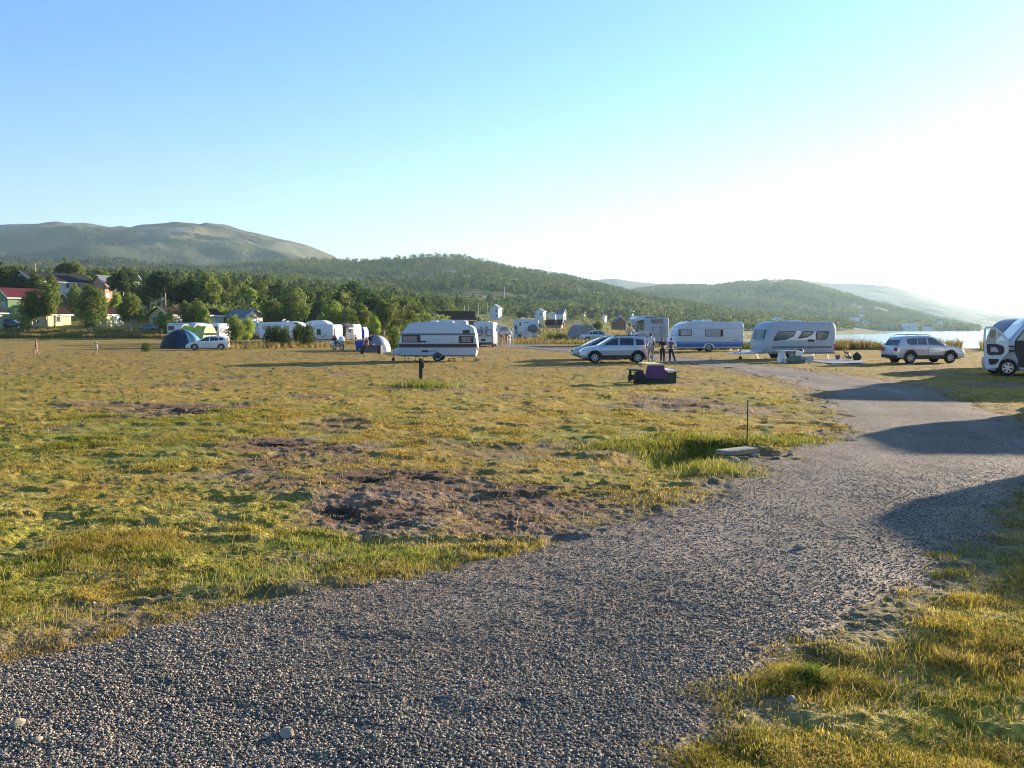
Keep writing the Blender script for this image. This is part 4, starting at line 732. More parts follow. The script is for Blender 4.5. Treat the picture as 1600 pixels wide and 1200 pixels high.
# ================================================================ grey swooping-window caravan
c3, X_ = camper('caravan', 'silver-nosed grey caravan with curved swooping windows beside the gravel road', 'caravan', 1252, 562,
    [(1196.5, 551.5), (1194.5, 546), (1194.5, 536), (1197, 524), (1200, 514), (1203.5, 507.5), (1208, 504), (1214, 502.4), (1302, 502.8), (1307, 505), (1309.6, 510), (1310.3, 520), (1310, 545), (1308, 552.5)], 2.3, rz=R(13), sx=1.03, bm='greyw', r=.12,
    windows=[([(1204.8, 532.4), (1206, 528), (1213, 517.6), (1240, 517.6), (1242, 519.2), (1238, 525.5), (1226, 530.5), (1208, 532.8)], 'glassg', .06), ([(1245, 529.2), (1252.4, 521.5), (1252.5, 517.8), (1271, 517.6), (1272.3, 519), (1268.5, 523.2), (1259, 527.6)], 'glassg', .06), ([(1277, 518), (1297, 517.4), (1298.4, 519.5), (1295.4, 528), (1292, 531), (1277.4, 531), (1275.6, 524.5)], 'glassg', .06)],
    stripes=[('silver', [(1226, 531.5), (1240, 525.5), (1244, 517), (1250, 517), (1250, 521), (1244, 529.8), (1262, 527.5), (1272, 522), (1275, 517), (1275, 531.6)]), ('greyst', [(1202, 541), (1303, 541), (1302.5, 544), (1204, 544)]), ('vent_black', RQ(1262, 530.3, 1273, 534)), ('vent_black', RQ(1262.5, 541.2, 1272, 544.6))],
    panels=[('locker_frame', 'greyst', RQ(1204.5, 544.9, 1222.4, 549.8)), ('tail_lamp', 'red', RQ(1307.2, 537.5, 1310.2, 547.5)), ('skirt', 'greyst', RQ(1197, 550.8, 1309, 552.9))])
MB().prism(X_(RQ(1205.2, 545.5, 1221.8, 549.2)), -.018, 0).build('locker_door', 'greyw', c3, smooth=False)
wheel(c3, X_.x(1236), -.01, .33, .33, .2, -1, 5); wheel(c3, X_.x(1236), 2.31, .33, .33, .2, 1, 5); drawbar(c3, X_.x(1195), X_.x(1163), .42, 2.3); legs(c3, [X_.x(1203), X_.x(1300)], 2.3, .3)
MB().shell([(X_.x(1150), X_.z(553.6)), (X_.x(1150), X_.z(551.8)), (X_.x(1196), X_.z(547.5)), (X_.x(1196), X_.z(552.5))], .55, 1.75, .03).build('drawbar_cover', 'white2', c3)
MB().cyl((X_.x(1226), 1.2, X_.z(502.6)), (X_.x(1226), 1.2, X_.z(499)), .05).shell([(X_.x(1220), X_.z(499.4)), (X_.x(1226), X_.z(496)), (X_.x(1233), X_.z(498.6)), (X_.x(1227), X_.z(500))], .8, 1.5, .02).build('satellite_dish', 'white2', c3)
MB().shell([(X_.x(1240), X_.z(503)), (X_.x(1242), X_.z(500.6)), (X_.x(1262), X_.z(500.8)), (X_.x(1264), X_.z(503))], .7, 1.6, .03).build('roof_unit', 'white2', c3)
# nose trim: a dark slit window and a crease on the front face
def quad_on(root, nm, mk, p_, th=.02):
    v = [Vector(a) for a in p_]; n_ = (v[1]-v[0]).cross(v[2]-v[0]).normalized()*th; return MB().add(v+[a+n_ for a in v], [(0, 1, 2, 3), (7, 6, 5, 4), (0, 4, 5, 1), (1, 5, 6, 2), (2, 6, 7, 3), (3, 7, 4, 0)]).build(nm, mk, root, smooth=False)
xa = lambda z_: X_.x(1194.5)+max(0, (X_.z(536)*-1+z_))*.20
quad_on(c3, 'front_window', 'glassg', [(xa(X_.z(530))-.03, .45, X_.z(530)), (xa(X_.z(530))-.03, 1.85, X_.z(530)), (xa(X_.z(515))-.02, 1.85, X_.z(515)), (xa(X_.z(515))-.02, .45, X_.z(515))], -.05)
# ================================================================ campers seen from behind (long axis away from us)
def rear_van(name, label, px, py, x0, x1, ytop, length, rz, bm='white', d=None, group=None, group_h=None):
    X_ = Px(px, py, 1, d); root = thing(name, label, 'motorhome', (X_.o.x, X_.o.y, gz(X_.o.x, X_.o.y)), rz, group); a, b, h = X_.x(x0), X_.x(x1), X_.z(ytop)
    MB().shell(rr(a, .38, b, h, .12), 0, length, .08).build('body', bm, root, ang=.9); MB().box(a+.08, b-.08, .05, length-.1, .26, .42).build('chassis', 'black', root)
    for wx, sd_ in ((a+.03, 0), (b-.25, 1)):
        for yy in (1.2, length-1.0):
            w_ = MB(); V, Fc = [], []
            w_.cyl((wx, yy, .33), (wx+.22, yy, .33), .33, n=16); ww = w_.build('wheel', 'rubber', root); MB().cyl((wx-.005, yy, .33), (wx+.225, yy, .33), .19, n=12).build('rim', 'alloy', ww)
    MB().box(a+.04, b-.04, -.07, .05, .36, .52, .03).build('bumper', 'greyst', root)
    for q_ in (a+.04, b-.16):
        for z_, mk in ((.62, 'red'), (.80, 'amber'), (.95, 'red')): MB().box(q_, q_+.12, -.02, .02, z_, z_+.13).build('tail_lamp', mk, root)
    return root, X_, a, b, h
m1, X_, a, b, h = rear_van('motorhome', 'white motorhome seen from the rear with two bicycles hung on its back', 755, 542.5, 740, 771, 503.5, 6.2, R(-3))
quad_on(m1, 'rear_vent', 'black', [(X_.x(751.5), -.01, X_.z(533)), (X_.x(758.5), -.01, X_.z(533)), (X_.x(758.5), -.01, X_.z(529.5)), (X_.x(751.5), -.01, X_.z(529.5))]); quad_on(m1, 'number_plate', 'greyw', [(X_.x(751), -.01, X_.z(535.5)), (X_.x(759), -.01, X_.z(535.5)), (X_.x(759), -.01, X_.z(534)), (X_.x(751), -.01, X_.z(534))])
m = MB(); [m.path([(q_, 0, X_.z(526)), (q_, -.45, X_.z(525)), (q_, -.5, X_.z(515)), (q_, 0, X_.z(512))], .02) for q_ in (X_.x(749), X_.x(762))]; m.path([(X_.x(744), -.2, X_.z(525)), (X_.x(768), -.2, X_.z(525))], .02).path([(X_.x(744), -.42, X_.z(525)), (X_.x(768), -.42, X_.z(525))], .02).build('bike_rack', 'steel', m1)
MB().box(a+.3, b-.5, 1, 2.2, h-.01, h+.10, .04).build('roof_hatch', 'white2', m1)
def bicycle(label, loc, rz=0, k=1.0, mk='black', group=None):
    o = thing('bicycle', label, 'bicycle', loc, rz, group); o.scale = (k, k, k); r = .33
    for xx in (-.52, .52):
        w_ = MB().ring((xx, 0, r), r, .022).build('wheel', 'rubber', o); m = MB(); [m.path([(xx, 0, r), (xx+r*math.cos(i*math.pi/5), 0, r+r*math.sin(i*math.pi/5))], .003, 3) for i in range(10)]; m.build('spokes', 'steel', w_)
    MB().path([(-.52, 0, r), (-.1, 0, .28), (-.2, 0, .8)], .017).path([(-.1, 0, .28), (.38, 0, .82), (-.17, 0, .74), (-.52, 0, r)], .017).build('frame', mk, o); MB().path([(.52, 0, r), (.38, 0, .9), (.36, 0, .98)], .016).build('fork', 'steel', o)
    MB().path([(.30, -.26, 1.0), (.38, -.1, 1.0), (.38, .1, 1.0), (.30, .26, 1.0)], .014).build('handlebar', 'black', o); MB().ell((-.22, 0, .86), (.13, .07, .035)).build('saddle', 'black', o); MB().ring((-.1, 0, .28), .08, .01).build('chainring', 'steel', o); return o
for i, (dy, dx, mk) in enumerate(((-.22, -.05, 'black'), (-.44, .08, 'steel'))):
    v = m1.location+Vector((X_.x(756)+dx, dy, X_.z(525)+.02)); bicycle(['dark bicycle on the inner rail of the motorhome rear rack', 'grey-framed bicycle on the outer rail of the motorhome rear rack'][i], v, R(-3)+(math.pi if i else 0), .98, mk, 'bicycles on the motorhome rack')
m2, X_, a, b, h = rear_van('motorhome', 'beige-sided motorhome with overcab seen from behind, left of the blue-striped caravan', 1026, 540, 1009, 1045.5, 496.5, 6.4, R(7), bm='greyw')
quad_on(m2, 'rear_window', 'glassg', [(X_.x(1017), -.01, X_.z(505)), (X_.x(1036), -.01, X_.z(505)), (X_.x(1036), -.01, X_.z(498.5)), (X_.x(1017), -.01, X_.z(498.5))]); quad_on(m2, 'red_decal', 'red', [(X_.x(1024), -.035, X_.z(503.6)), (X_.x(1030), -.035, X_.z(503.6)), (X_.x(1030), -.035, X_.z(502.4)), (X_.x(1024), -.035, X_.z(502.4))], .01)
m = MB(); [m.path([(X_.x(q_), -.06, X_.z(527)), (X_.x(q_), -.06, X_.z(508))], .02) for q_ in (1033, 1038)]; [m.path([(X_.x(1030), -.06, X_.z(q_)), (X_.x(1041), -.06, X_.z(q_))], .016) for q_ in (510, 513, 516, 519, 522, 525)]; m.build('ladder', 'steel', m2)
MB().path([(X_.x(1018), -.3, X_.z(523)), (X_.x(1018), -.32, X_.z(511)), (X_.x(1032), -.32, X_.z(511)), (X_.x(1033), -.3, X_.z(523)), (X_.x(1018), -.3, X_.z(523))], .025).path([(X_.x(1020), 0, X_.z(516)), (X_.x(1020), -.3, X_.z(514))], .02).build('bike_rack', 'black', m2)
for y0_, y1_, z0_, z1_, mk in ((1.2, 2.6, 515, 508.5, 'glass'), (3.4, 4.2, 518, 508, 'glass'), (5.4, 6.1, 516, 509, 'glass')): f_ = MB().box(a-.012, a+.02, y0_, y1_, X_.z(z0_), X_.z(z1_)).build('window', 'black', m2, smooth=False); MB().box(a-.02, a, y0_+.07, y1_-.07, X_.z(z0_)+.07, X_.z(z1_)-.07).build('pane', 'glassg', f_, smooth=False)
ov = [(X_.x(1009), X_.z(500)), (X_.x(1009), X_.z(497)), (X_.x(1013), X_.z(493)), (X_.x(1038), X_.z(492.5)), (X_.x(1045), X_.z(497)), (X_.x(1045), X_.z(500))]; MB().shell(ov, 4.2, 7.6, .2).build('overcab', 'white2', m2, ang=.9)
MB().box(a+.15, b-.15, 6.3, 7.9, .5, 1.9, .12).build('cab', 'greyw', m2); MB().box(a+.5, b-.9, 1.6, 3.0, h-.01, h+.18, .05).build('roof_unit', 'greyst', m2); MB().box(a+.9, b-.4, 3.3, 4.1, h-.01, h+.12, .04).build('roof_hatch', 'white2', m2)
MB().add([(a-.02, 1.0, X_.z(500)), (a-.02, 4.6, X_.z(500)), (a-1.5, 4.6, X_.z(505)), (a-1.5, 1.0, X_.z(505)), (a-.02, 1.0, X_.z(500)+.04), (a-.02, 4.6, X_.z(500)+.04), (a-1.5, 4.6, X_.z(505)+.04), (a-1.5, 1.0, X_.z(505)+.04)], [(0, 1, 2, 3), (7, 6, 5, 4), (0, 4, 5, 1), (1, 5, 6, 2), (2, 6, 7, 3), (3, 7, 4, 0)]).build('awning', 'brown', m2, smooth=False)
# ---- motorhome with the covered bicycle
m3, X_ = camper('motorhome', 'white motorhome with a grey cover over the load on its rear, beyond the marker post', 'motorhome', 822, 531,
    [(802, 528), (801, 518), (803, 514), (803.5, 510), (802, 508), (802.4, 501), (804, 499.5), (840, 499), (841.6, 500.5), (842, 504), (841.4, 528)], 2.2, rz=R(2), r=.1,
    windows=[(RQ(811.4, 504, 814.2, 508.8), 'glass', .04), ([(803.6, 515), (804.2, 509.5), (808, 508), (808.5, 514.5)], 'glass', .05), (RQ(805, 517, 808.5, 521), 'glass', .04)],
    stripes=[('greyst', [(806, 524), (812, 521), (817, 517), (817.4, 517.6), (812.4, 522), (806, 525)]), ('vent_greyst', RQ(818, 503.6, 826, 504.8)), ('greyst', RQ(803, 526.6, 841, 528))],
    panels=[('wheel_well', 'black', [(809, 528.2), (809.6, 524), (811, 522.4), (814, 522.4), (815.4, 524), (816, 528.2)])])
wheel(m3, X_.x(812.5), -.02, .36, .36, .2, -1, 0); wheel(m3, X_.x(834), -.02, .36, .36, .2, -1, 0)
MB().ell((X_.x(833), -.35, X_.z(513.5)), (X_.x(841.5)-X_.x(832.5), .35, X_.z(507)-X_.z(513.5)), 18, 10, .06).build('rack_cover', mat('grey_cover_cloth', (.13, .13, .14), .7, bump=.4), m3); MB().box(X_.x(841), X_.x(843.5), .1, 2.1, X_.z(522), X_.z(506)).build('rear_rack', 'black', m3)
MB().path([(X_.x(838), 1, X_.z(499)), (X_.x(838), 1, X_.z(489))], .03).path([(X_.x(825), 1, X_.z(490)), (X_.x(840), 1, X_.z(490))], .04).build('aerial', 'wood', m3); MB().box(X_.x(818), X_.x(825), .6, 1.4, X_.z(499.2), X_.z(498)).build('roof_hatch', 'white2', m3); quad_on(m3, 'tilted_hatch', 'white2', [(X_.x(818), .6, X_.z(498)), (X_.x(818), 1.4, X_.z(498)), (X_.x(824), 1.4, X_.z(495)), (X_.x(824), .6, X_.z(495))])
o = thing('marker_post', 'white marker post standing in the grass in front of the covered-rack motorhome', 'post', G(828, 533)); MB().box(-.16, .16, -.08, .08, 0, 1.38, .03).build('post', 'white2', o); MB().box(-.13, .13, -.09, -.07, 1.0, 1.2).build('reflector', 'greyw', o)
# ---- white van under the brown awning
m4, X_ = camper('campervan', 'white campervan with sliding side behind the people under the brown awning', 'campervan', 786, 530, [(770, 526), (770, 513), (771, 507), (774, 505.5), (782, 505.5), (784, 508), (793, 509), (798, 517), (800, 520), (800, 526)], 2.0, r=.1,
    windows=[([(781, 516.5), (781, 511.5), (792, 511.5), (794.5, 516.5)], 'glassg', .04)], wheels=[(775, 0, .34), (795, 0, .34)], panels=[('tail_lamp', 'red', RQ(775.5, 519, 779, 522.5))])
aw = thing('awning', 'brown sloping awning cloth on two poles above a group of people', 'awning', G(786, 541)); Xa = Px(786, 541)
MB().add([(Xa.x(771), 0, Xa.z(507.5)), (Xa.x(802.5), 0, Xa.z(512)), (Xa.x(800), 2.6, Xa.z(511)), (Xa.x(773), 2.6, Xa.z(507)), (Xa.x(771), 0, Xa.z(507.5)+.05), (Xa.x(802.5), 0, Xa.z(512)+.05), (Xa.x(800), 2.6, Xa.z(511)+.05), (Xa.x(773), 2.6, Xa.z(507)+.05)], [(0, 1, 2, 3), (7, 6, 5, 4), (0, 4, 5, 1), (1, 5, 6, 2), (2, 6, 7, 3), (3, 7, 4, 0)]).build('cloth', mat('brown_awning_cloth', (.24, .19, .13), .8), aw, smooth=False)
for px in (777, 801.5): MB().cyl((Xa.x(px), .03, 0), (Xa.x(px), .03, Xa.z(511.5 if px > 790 else 508)), .03, n=8).build('pole', 'white2', aw)
# ---- the left group
camL = [
 ('white caravan whose dark side windows show over the blue and lime tents', 290, 538, [(257, 534), (256, 507), (258, 504.6), (300, 504.2), (309, 506), (316, 511), (322, 519), (325, 524), (325, 534)], [(RQ(258.5, 509.5, 270, 516), 'glass'), (RQ(296, 510, 304.5, 516), 'glass')], [('greyst', RQ(257, 507.2, 303, 507.9)), ('greyst', RQ(257, 519, 320, 519.8))], (312,), -22, 'white'),
 ('caravan with a long dark window behind the white hatchback roof', 335, 536, [(316, 532), (316, 505.5), (338, 505), (342, 506.5), (343.4, 512), (343.4, 532)], [(RQ(322, 510, 341, 517), 'glass')], [('brown', RQ(317, 519.5, 343, 522))], (325,), -26, 'white'),
 ('caravan partly hidden at the left end of the white motorhome', 396, 530, [(389, 526), (389.5, 506), (392, 504.5), (403, 504.5), (404, 526)], [(RQ(401.6, 509, 403.4, 513), 'glass')], [('greyst', RQ(392, 516, 403, 516.5))], (398,), -6, 'white'),
 ('blue-shaded caravan with a sunlit end behind the motorcycle', 504, 537, [(487, 533), (487, 509), (489, 507), (518, 506.6), (521, 508), (522, 533)], [(RQ(494, 514, 501.2, 523.4), 'glass')], [('greyst', [(503, 526), (508, 524), (510, 520.6), (511, 521), (509, 525), (503, 527)]), ('red', RQ(488, 529.5, 521, 531))], (497,), -24, 'white'),
 ('long white caravan roof showing above the brown-striped caravan', 702, 546, [(672, 541), (672, 502), (676, 500), (724, 500), (729, 502), (730, 541)], [(RQ(680, 510, 696, 518), 'glassg')], [('greyst', RQ(673, 505, 729, 505.6))], (702,), -2, 'white'),
 ('small pale caravan with rounded roof behind the blue-shaded caravan', 493, 533, [(473, 528), (473, 508), (480, 503), (490, 500.6), (503, 500.4), (511, 503.5), (515, 508), (515, 528)], [(RQ(478, 510, 486, 516), 'glassg')], [], (494,), -10, 'white2'),
 ('far small white caravan left of the striped caravan roof', 620, 520.5, [(604, 518.5), (604, 509.5), (605.5, 508), (619, 508.5), (619.5, 510), (619.5, 518.5)], [(RQ(606, 510.4, 616, 512.6), 'glass')], [], (612,), 0, 'white'),
 ('far low white caravan just right of the other far one', 632, 520.5, [(621, 518.5), (621, 510.5), (623, 509.2), (641, 509.2), (642, 511), (642, 518.5)], [(RQ(627, 511.5, 637, 513.5), 'glassg')], [], (632,), 0, 'white2')]
for lb, px, py_, pr, wi, st, wl, rz_, bm_ in camL:
    rt, X_ = camper('caravan', lb, 'caravan', px, py_, pr, 2.2, rz=R(rz_), sx=1/math.cos(R(rz_)), bm=bm_, windows=[(w_[0], w_[1], .05) for w_ in wi], stripes=st, wheels=[(q_, 0, .32) for q_ in wl], d=None if py_ > 525 else 205, group='caravans parked beyond the middle of the field')
    xr = max(q_[0] for q_ in X_(pr)); zt = max(q_[1] for q_ in X_(pr))
    if rz_ < -20: f_ = MB().box(xr-.03, xr+.012, .35, 1.85, zt*.50, zt*.74).build('end_window', 'black', rt, smooth=False); MB().box(xr, xr+.018, .42, 1.78, zt*.53, zt*.71).build('pane', 'curtain', f_, smooth=False)
m5, X_ = camper('motorhome', 'long white motorhome with sloping cab behind the dark ragged shrubs', 'motorhome', 436, 533.5,
    [(403.5, 529), (403.6, 507), (405, 505), (412, 503.6), (440, 502.6), (456, 502), (466, 503.4), (473, 506.5), (474, 510), (467, 514), (462, 518.5), (470, 522), (474, 525), (474, 529.5)], 2.2, rz=R(-8), r=.12, bm='white2', windows=[(RQ(409, 509, 423, 515), 'blind', .05), (RQ(444, 509, 452, 515.5), 'glassg', .05), ([(456, 520), (458, 515), (464, 513.4), (461, 519)], 'glass', .04)],
    stripes=[('greyw', RQ(408, 506.6, 449, 507.6)), ('greyst', [(448, 527), (456, 524), (464, 522.5), (464, 523.6), (456, 525), (448, 528)])], wheels=[(421, 0, .36), (464, 0, .36)], panels=[('door', 'greyw', RQ(426, 508, 432, 528))])
MB().box(X_.x(440), X_.x(447), .6, 1.4, X_.z(502.8), X_.z(501.4)).build('roof_hatch', 'white2', m5); quad_on(m5, 'tilted_hatch', 'white2', [(X_.x(438), .6, X_.z(501)), (X_.x(438), 1.4, X_.z(501)), (X_.x(442), 1.4, X_.z(498.6)), (X_.x(442), .6, X_.z(498.6))])
m6, X_ = camper('caravan', 'cream caravan end with brown tent awning right of the blue-shaded caravan', 'caravan', 548, 536, [(539, 530), (539, 509), (541, 506.6), (551, 506.6), (553, 509), (553.6, 530)], 2.1, rz=R(-20), bm='white2', windows=[(RQ(541, 513, 549, 519), 'curtain', .05)], wheels=[(546, 0, .3)])
MB().shell([(X_.x(536), X_.z(507)), (X_.x(545), X_.z(505)), (X_.x(556), X_.z(512)), (X_.x(556), X_.z(513.4)), (X_.x(545), X_.z(508)), (X_.x(536), X_.z(511))], -1.8, -.05, .04).build('awning', 'brown', m6)
for q_ in (537, 555): MB().cyl((X_.x(q_), -1.7, 0), (X_.x(q_), -1.7, X_.z(512)), .03, n=6).build('pole', 'white2', m6)
# ---- the grey round-nosed caravan behind the van, the van with its door open
c9, X_ = camper('caravan', 'round-nosed grey caravan behind the van with the open door', 'caravan', 1575, 576, [(1579, 560), (1576, 548), (1575.5, 538), (1578, 525), (1582, 515), (1588, 507), (1595, 502), (1604, 499), (1614, 497.4), (1630, 497), (1760, 497), (1764, 510), (1764, 562)], 2.2, rz=R(3), bm='domegrey', r=.2, windows=[(RQ(1620, 514, 1645, 523), 'glassg', .05)], stripes=[('greyst', RQ(1583, 512.3, 1762, 513.2))], wheels=[(1640, 0, .33)])
v1, X_ = camper('camper_van', 'white van at the right edge of the picture with its front door swung open', 'van', 1600, 588,
    [(1560, 580), (1557, 572), (1557, 562), (1560, 555), (1565, 548), (1571, 542), (1576, 536), (1585, 525), (1600, 506), (1606, 500), (1616, 494), (1632, 482), (1642, 462), (1656, 450), (1850, 448), (1856, 456), (1858, 578), (1730, 580), (1725, 568), (1712, 562), (1698, 568), (1694, 580), (1594, 580), (1590.5, 570), (1585.5, 564), (1577, 561.5), (1568.5, 564), (1563.5, 570), (1561.5, 580)], 2.05, r=.09, rz=R(-14), sx=1.03,
    panels=[('cab_shade_panel', 'black', [(1585.5, 545), (1585.5, 534), (1588, 529), (1597, 516), (1602, 510), (1612, 506), (1632, 504.5), (1632, 574), (1592, 574), (1590.5, 562), (1587, 553)]), ('indicator', 'amber', RQ(1559, 558, 1561.5, 561))])  # black sheet paints the dark cab behind the open door
quad_on(v1, 'windscreen', 'blind', [(X_.x(1577.5)-.015, .14, X_.z(534.5)), (X_.x(1577.5)-.015, 1.91, X_.z(534.5)), (X_.x(1600)-.015, 1.86, X_.z(507.5)), (X_.x(1600)-.015, .19, X_.z(507.5))], -.03)
MB().prism(X_([(1588, 532), (1598, 517.5), (1603, 512), (1611, 509), (1611, 532)]), -.02, -.008).build('daylight_panel', mat('painted_daylight_through_cab', (.36, .40, .33), .3), v1, smooth=False); MB().prism(X_(RQ(1612.5, 508, 1629, 545)), -.02, -.008).build('seat', 'greyst', v1, smooth=False)  # pale panel paints the daylight seen through the cab
wheel(v1, X_.x(1577), -.03, .345, .345, .22, -1, 6); wheel(v1, X_.x(1577), 2.08, .345, .345, .22, 1, 6); wheel(v1, X_.x(1710), -.03, .345, .345, .22, -1, 6)
dr = MB().prism(X_([(1539.5, 536), (1572.5, 536), (1573, 549), (1564.5, 560), (1560.5, 568), (1559.5, 574), (1543.5, 576), (1541.5, 572), (1539.5, 555)]), -.50, -.42); dr.prism(X_([(1538.1, 536.5), (1538.5, 514), (1540.5, 511.4), (1542, 511.4), (1541, 515), (1541, 536.5)]), -.50, -.43); dr.prism(X_([(1539.5, 513), (1541, 510.6), (1549.5, 510.4), (1556.5, 513), (1563.5, 520), (1572, 529), (1573, 537), (1569.5, 537), (1569, 531), (1562, 522.6), (1555.5, 515.6), (1549, 513), (1541.5, 513.2)]), -.505, -.435); dr.prism(X_(RQ(1554.7, 514.5, 1557.1, 536.5)), -.50, -.44)
dr = dr.build('front_door', 'white', v1, smooth=False); MB().prism(X_([(1541, 536.5), (1541, 514), (1549, 512.6), (1556.5, 516), (1569, 531), (1569, 537)]), -.465, -.455).build('pane', 'clear', dr, smooth=False)
MB().prism(X_([(1542.5, 537.5), (1553.5, 536.6), (1564.5, 540), (1567, 544), (1566.5, 551), (1562.5, 554.6), (1546.5, 554.6), (1543.5, 551)]), -.53, -.49).build('door_trim', 'black', dr, smooth=False); MB().prism(X_([(1548, 542), (1554.5, 542.4), (1558.5, 547), (1558.5, 550), (1548, 549.4)]), -.54, -.52).build('armrest', 'greyw', dr, smooth=False); MB().prism(X_([(1545.5, 560.5), (1560.1, 560.5), (1558.5, 566), (1554.5, 569), (1548.5, 570), (1546.5, 567)]), -.53, -.49).build('door_pocket', 'black', dr, smooth=False)
MB().ell((X_.x(1553), -.2, X_.z(521.5)), (.12, .06, .17)).build('mirror', 'black', v1)
for q_ in (541, 548): MB().box(X_.x(1571.5), X_.x(1584.5), -.45, .01, X_.z(q_)-.03, X_.z(q_)+.03).build('hinge', 'black', dr)
# off-frame neighbours in the same row: their long shadows cross the road
for k, (cx, cy__, L_, h_, rz_, lb) in enumerate([(17.3, 12.6, 6.8, 3.0, 90, 'white motorhome parked beyond the right edge, nearest to the road bend'), (16.6, 24.3, 6.4, 3.0, -4, 'white motorhome parked beyond the right edge between the nearest one and the open-doored van')]):
    rt = thing('motorhome', lb, 'motorhome', (cx, cy__, 0), R(rz_), 'campers beside the road'); P_ = [(0, .4), (-.05, 1.0), (.3, 1.25), (.75, 1.35), (1.0, 1.9), (.55, 2.05), (.5, h_-.55), (.85, h_-.12), (1.5, h_), (L_-.3, h_-.03), (L_, h_-.25), (L_, .4)]
    MB().shell(P_, 0, 2.2, .15).build('body', 'white', rt, ang=.9); wheel(rt, 1.0, -.02, .35, .35, .2, -1, 5); wheel(rt, L_-1.3, -.02, .35, .35, .2, -1, 5); wheel(rt, 1.0, 2.22, .35, .35, .2, 1, 5); wheel(rt, L_-1.3, 2.22, .35, .35, .2, 1, 5)
    side_window(rt, rr(2.2, 1.5, 3.4, 2.1), 'blind'); side_window(rt, rr(L_-1.5, 1.5, L_-.5, 2.1), 'blind')
# ================================================================ cars
SP = {
 'suv': dict(L=4.5, hw=.90, low=[(.06, .36), (0, .50), (0, .72), (.04, .98), (.12, 1.08), (3.32, 1.10), (3.70, 1.03), (4.15, .95), (4.38, .83), (4.47, .68), (4.50, .50), (4.46, .34)], cab=[(.08, 1.03), (.20, 1.38), (.34, 1.60), (.75, 1.67), (1.5, 1.70), (2.2, 1.68), (2.48, 1.61), (3.42, 1.05)], xr=.86, xf=3.55, wr=.345, zb=.30,
   win=[[(.42, 1.14), (.52, 1.48), (1.00, 1.52), (.98, 1.13)], [(1.10, 1.12), (1.12, 1.55), (1.98, 1.57), (2.00, 1.12)], [(2.08, 1.12), (2.06, 1.57), (2.40, 1.53), (3.14, 1.11)]], clad='black'),
 'suv2': dict(L=4.45, hw=.90, low=[(.05, .36), (0, .48), (.0, .70), (.03, .95), (.10, 1.08), (3.28, 1.08), (3.75, 1.02), (4.15, .92), (4.36, .80), (4.43, .62), (4.45, .48), (4.38, .33)], cab=[(.10, 1.03), (.36, 1.46), (.46, 1.60), (.9, 1.65), (1.6, 1.68), (2.2, 1.65), (2.55, 1.57), (3.36, 1.04)], xr=.88, xf=3.50, wr=.345, zb=.30,
   win=[[(.74, 1.16), (.66, 1.40), (.80, 1.50), (1.36, 1.54), (1.36, 1.13), (.95, 1.12)], [(1.40, 1.13), (1.40, 1.54), (1.95, 1.56), (2.0, 1.12)], [(2.08, 1.12), (2.05, 1.56), (2.42, 1.50), (3.10, 1.10)]], clad='black'),
 'sedan': dict(L=4.6, hw=.87, low=[(.05, .34), (0, .45), (.03, .72), (.10, .92), (.75, .96), (3.25, .92), (3.8, .84), (4.3, .74), (4.52, .62), (4.6, .45), (4.55, .28)], cab=[(.62, .92), (1.25, 1.30), (1.7, 1.42), (2.3, 1.43), (2.7, 1.36), (3.35, .90)], xr=.92, xf=3.68, wr=.31, zb=.24,
   win=[[(.98, .98), (1.30, 1.23), (1.50, 1.29), (1.50, .97)], [(1.56, .97), (1.56, 1.31), (2.18, 1.34), (2.22, .96)], [(2.30, .96), (2.26, 1.34), (2.62, 1.29), (3.12, .94)]], clad=None),
 'hatch': dict(L=4.3, hw=.88, low=[(.05, .32), (0, .45), (.02, .75), (.08, .92), (.16, .97), (3.15, .92), (3.7, .80), (4.05, .68), (4.25, .52), (4.3, .40), (4.24, .25)], cab=[(.12, .93), (.30, 1.20), (.50, 1.38), (1.1, 1.46), (1.9, 1.46), (2.35, 1.38), (3.25, .90)], xr=.78, xf=3.42, wr=.31, zb=.22,
   win=[[(.52, 1.05), (.60, 1.24), (1.02, 1.30), (1.02, 1.0)], [(1.08, 1.0), (1.08, 1.31), (1.85, 1.35), (1.90, .96)], [(1.98, .96), (1.94, 1.35), (2.28, 1.30), (2.98, .94)]], clad=None),
 'mpv': dict(L=4.5, hw=.90, low=[(.05, .34), (0, .45), (.0, .8), (.08, 1.02), (3.6, .98), (4.05, .86), (4.35, .68), (4.5, .48), (4.45, .28)], cab=[(.08, .98), (.16, 1.35), (.30, 1.58), (1.2, 1.66), (2.1, 1.62), (2.5, 1.54), (3.85, .92)], xr=.80, xf=3.60, wr=.32, zb=.25,
   win=[[(.35, 1.1), (.42, 1.45), (.95, 1.52), (.95, 1.08)], [(1.05, 1.08), (1.05, 1.53), (1.85, 1.54), (1.9, 1.05)], [(2.0, 1.05), (1.96, 1.52), (2.4, 1.46), (3.35, 1.0)]], clad=None)}
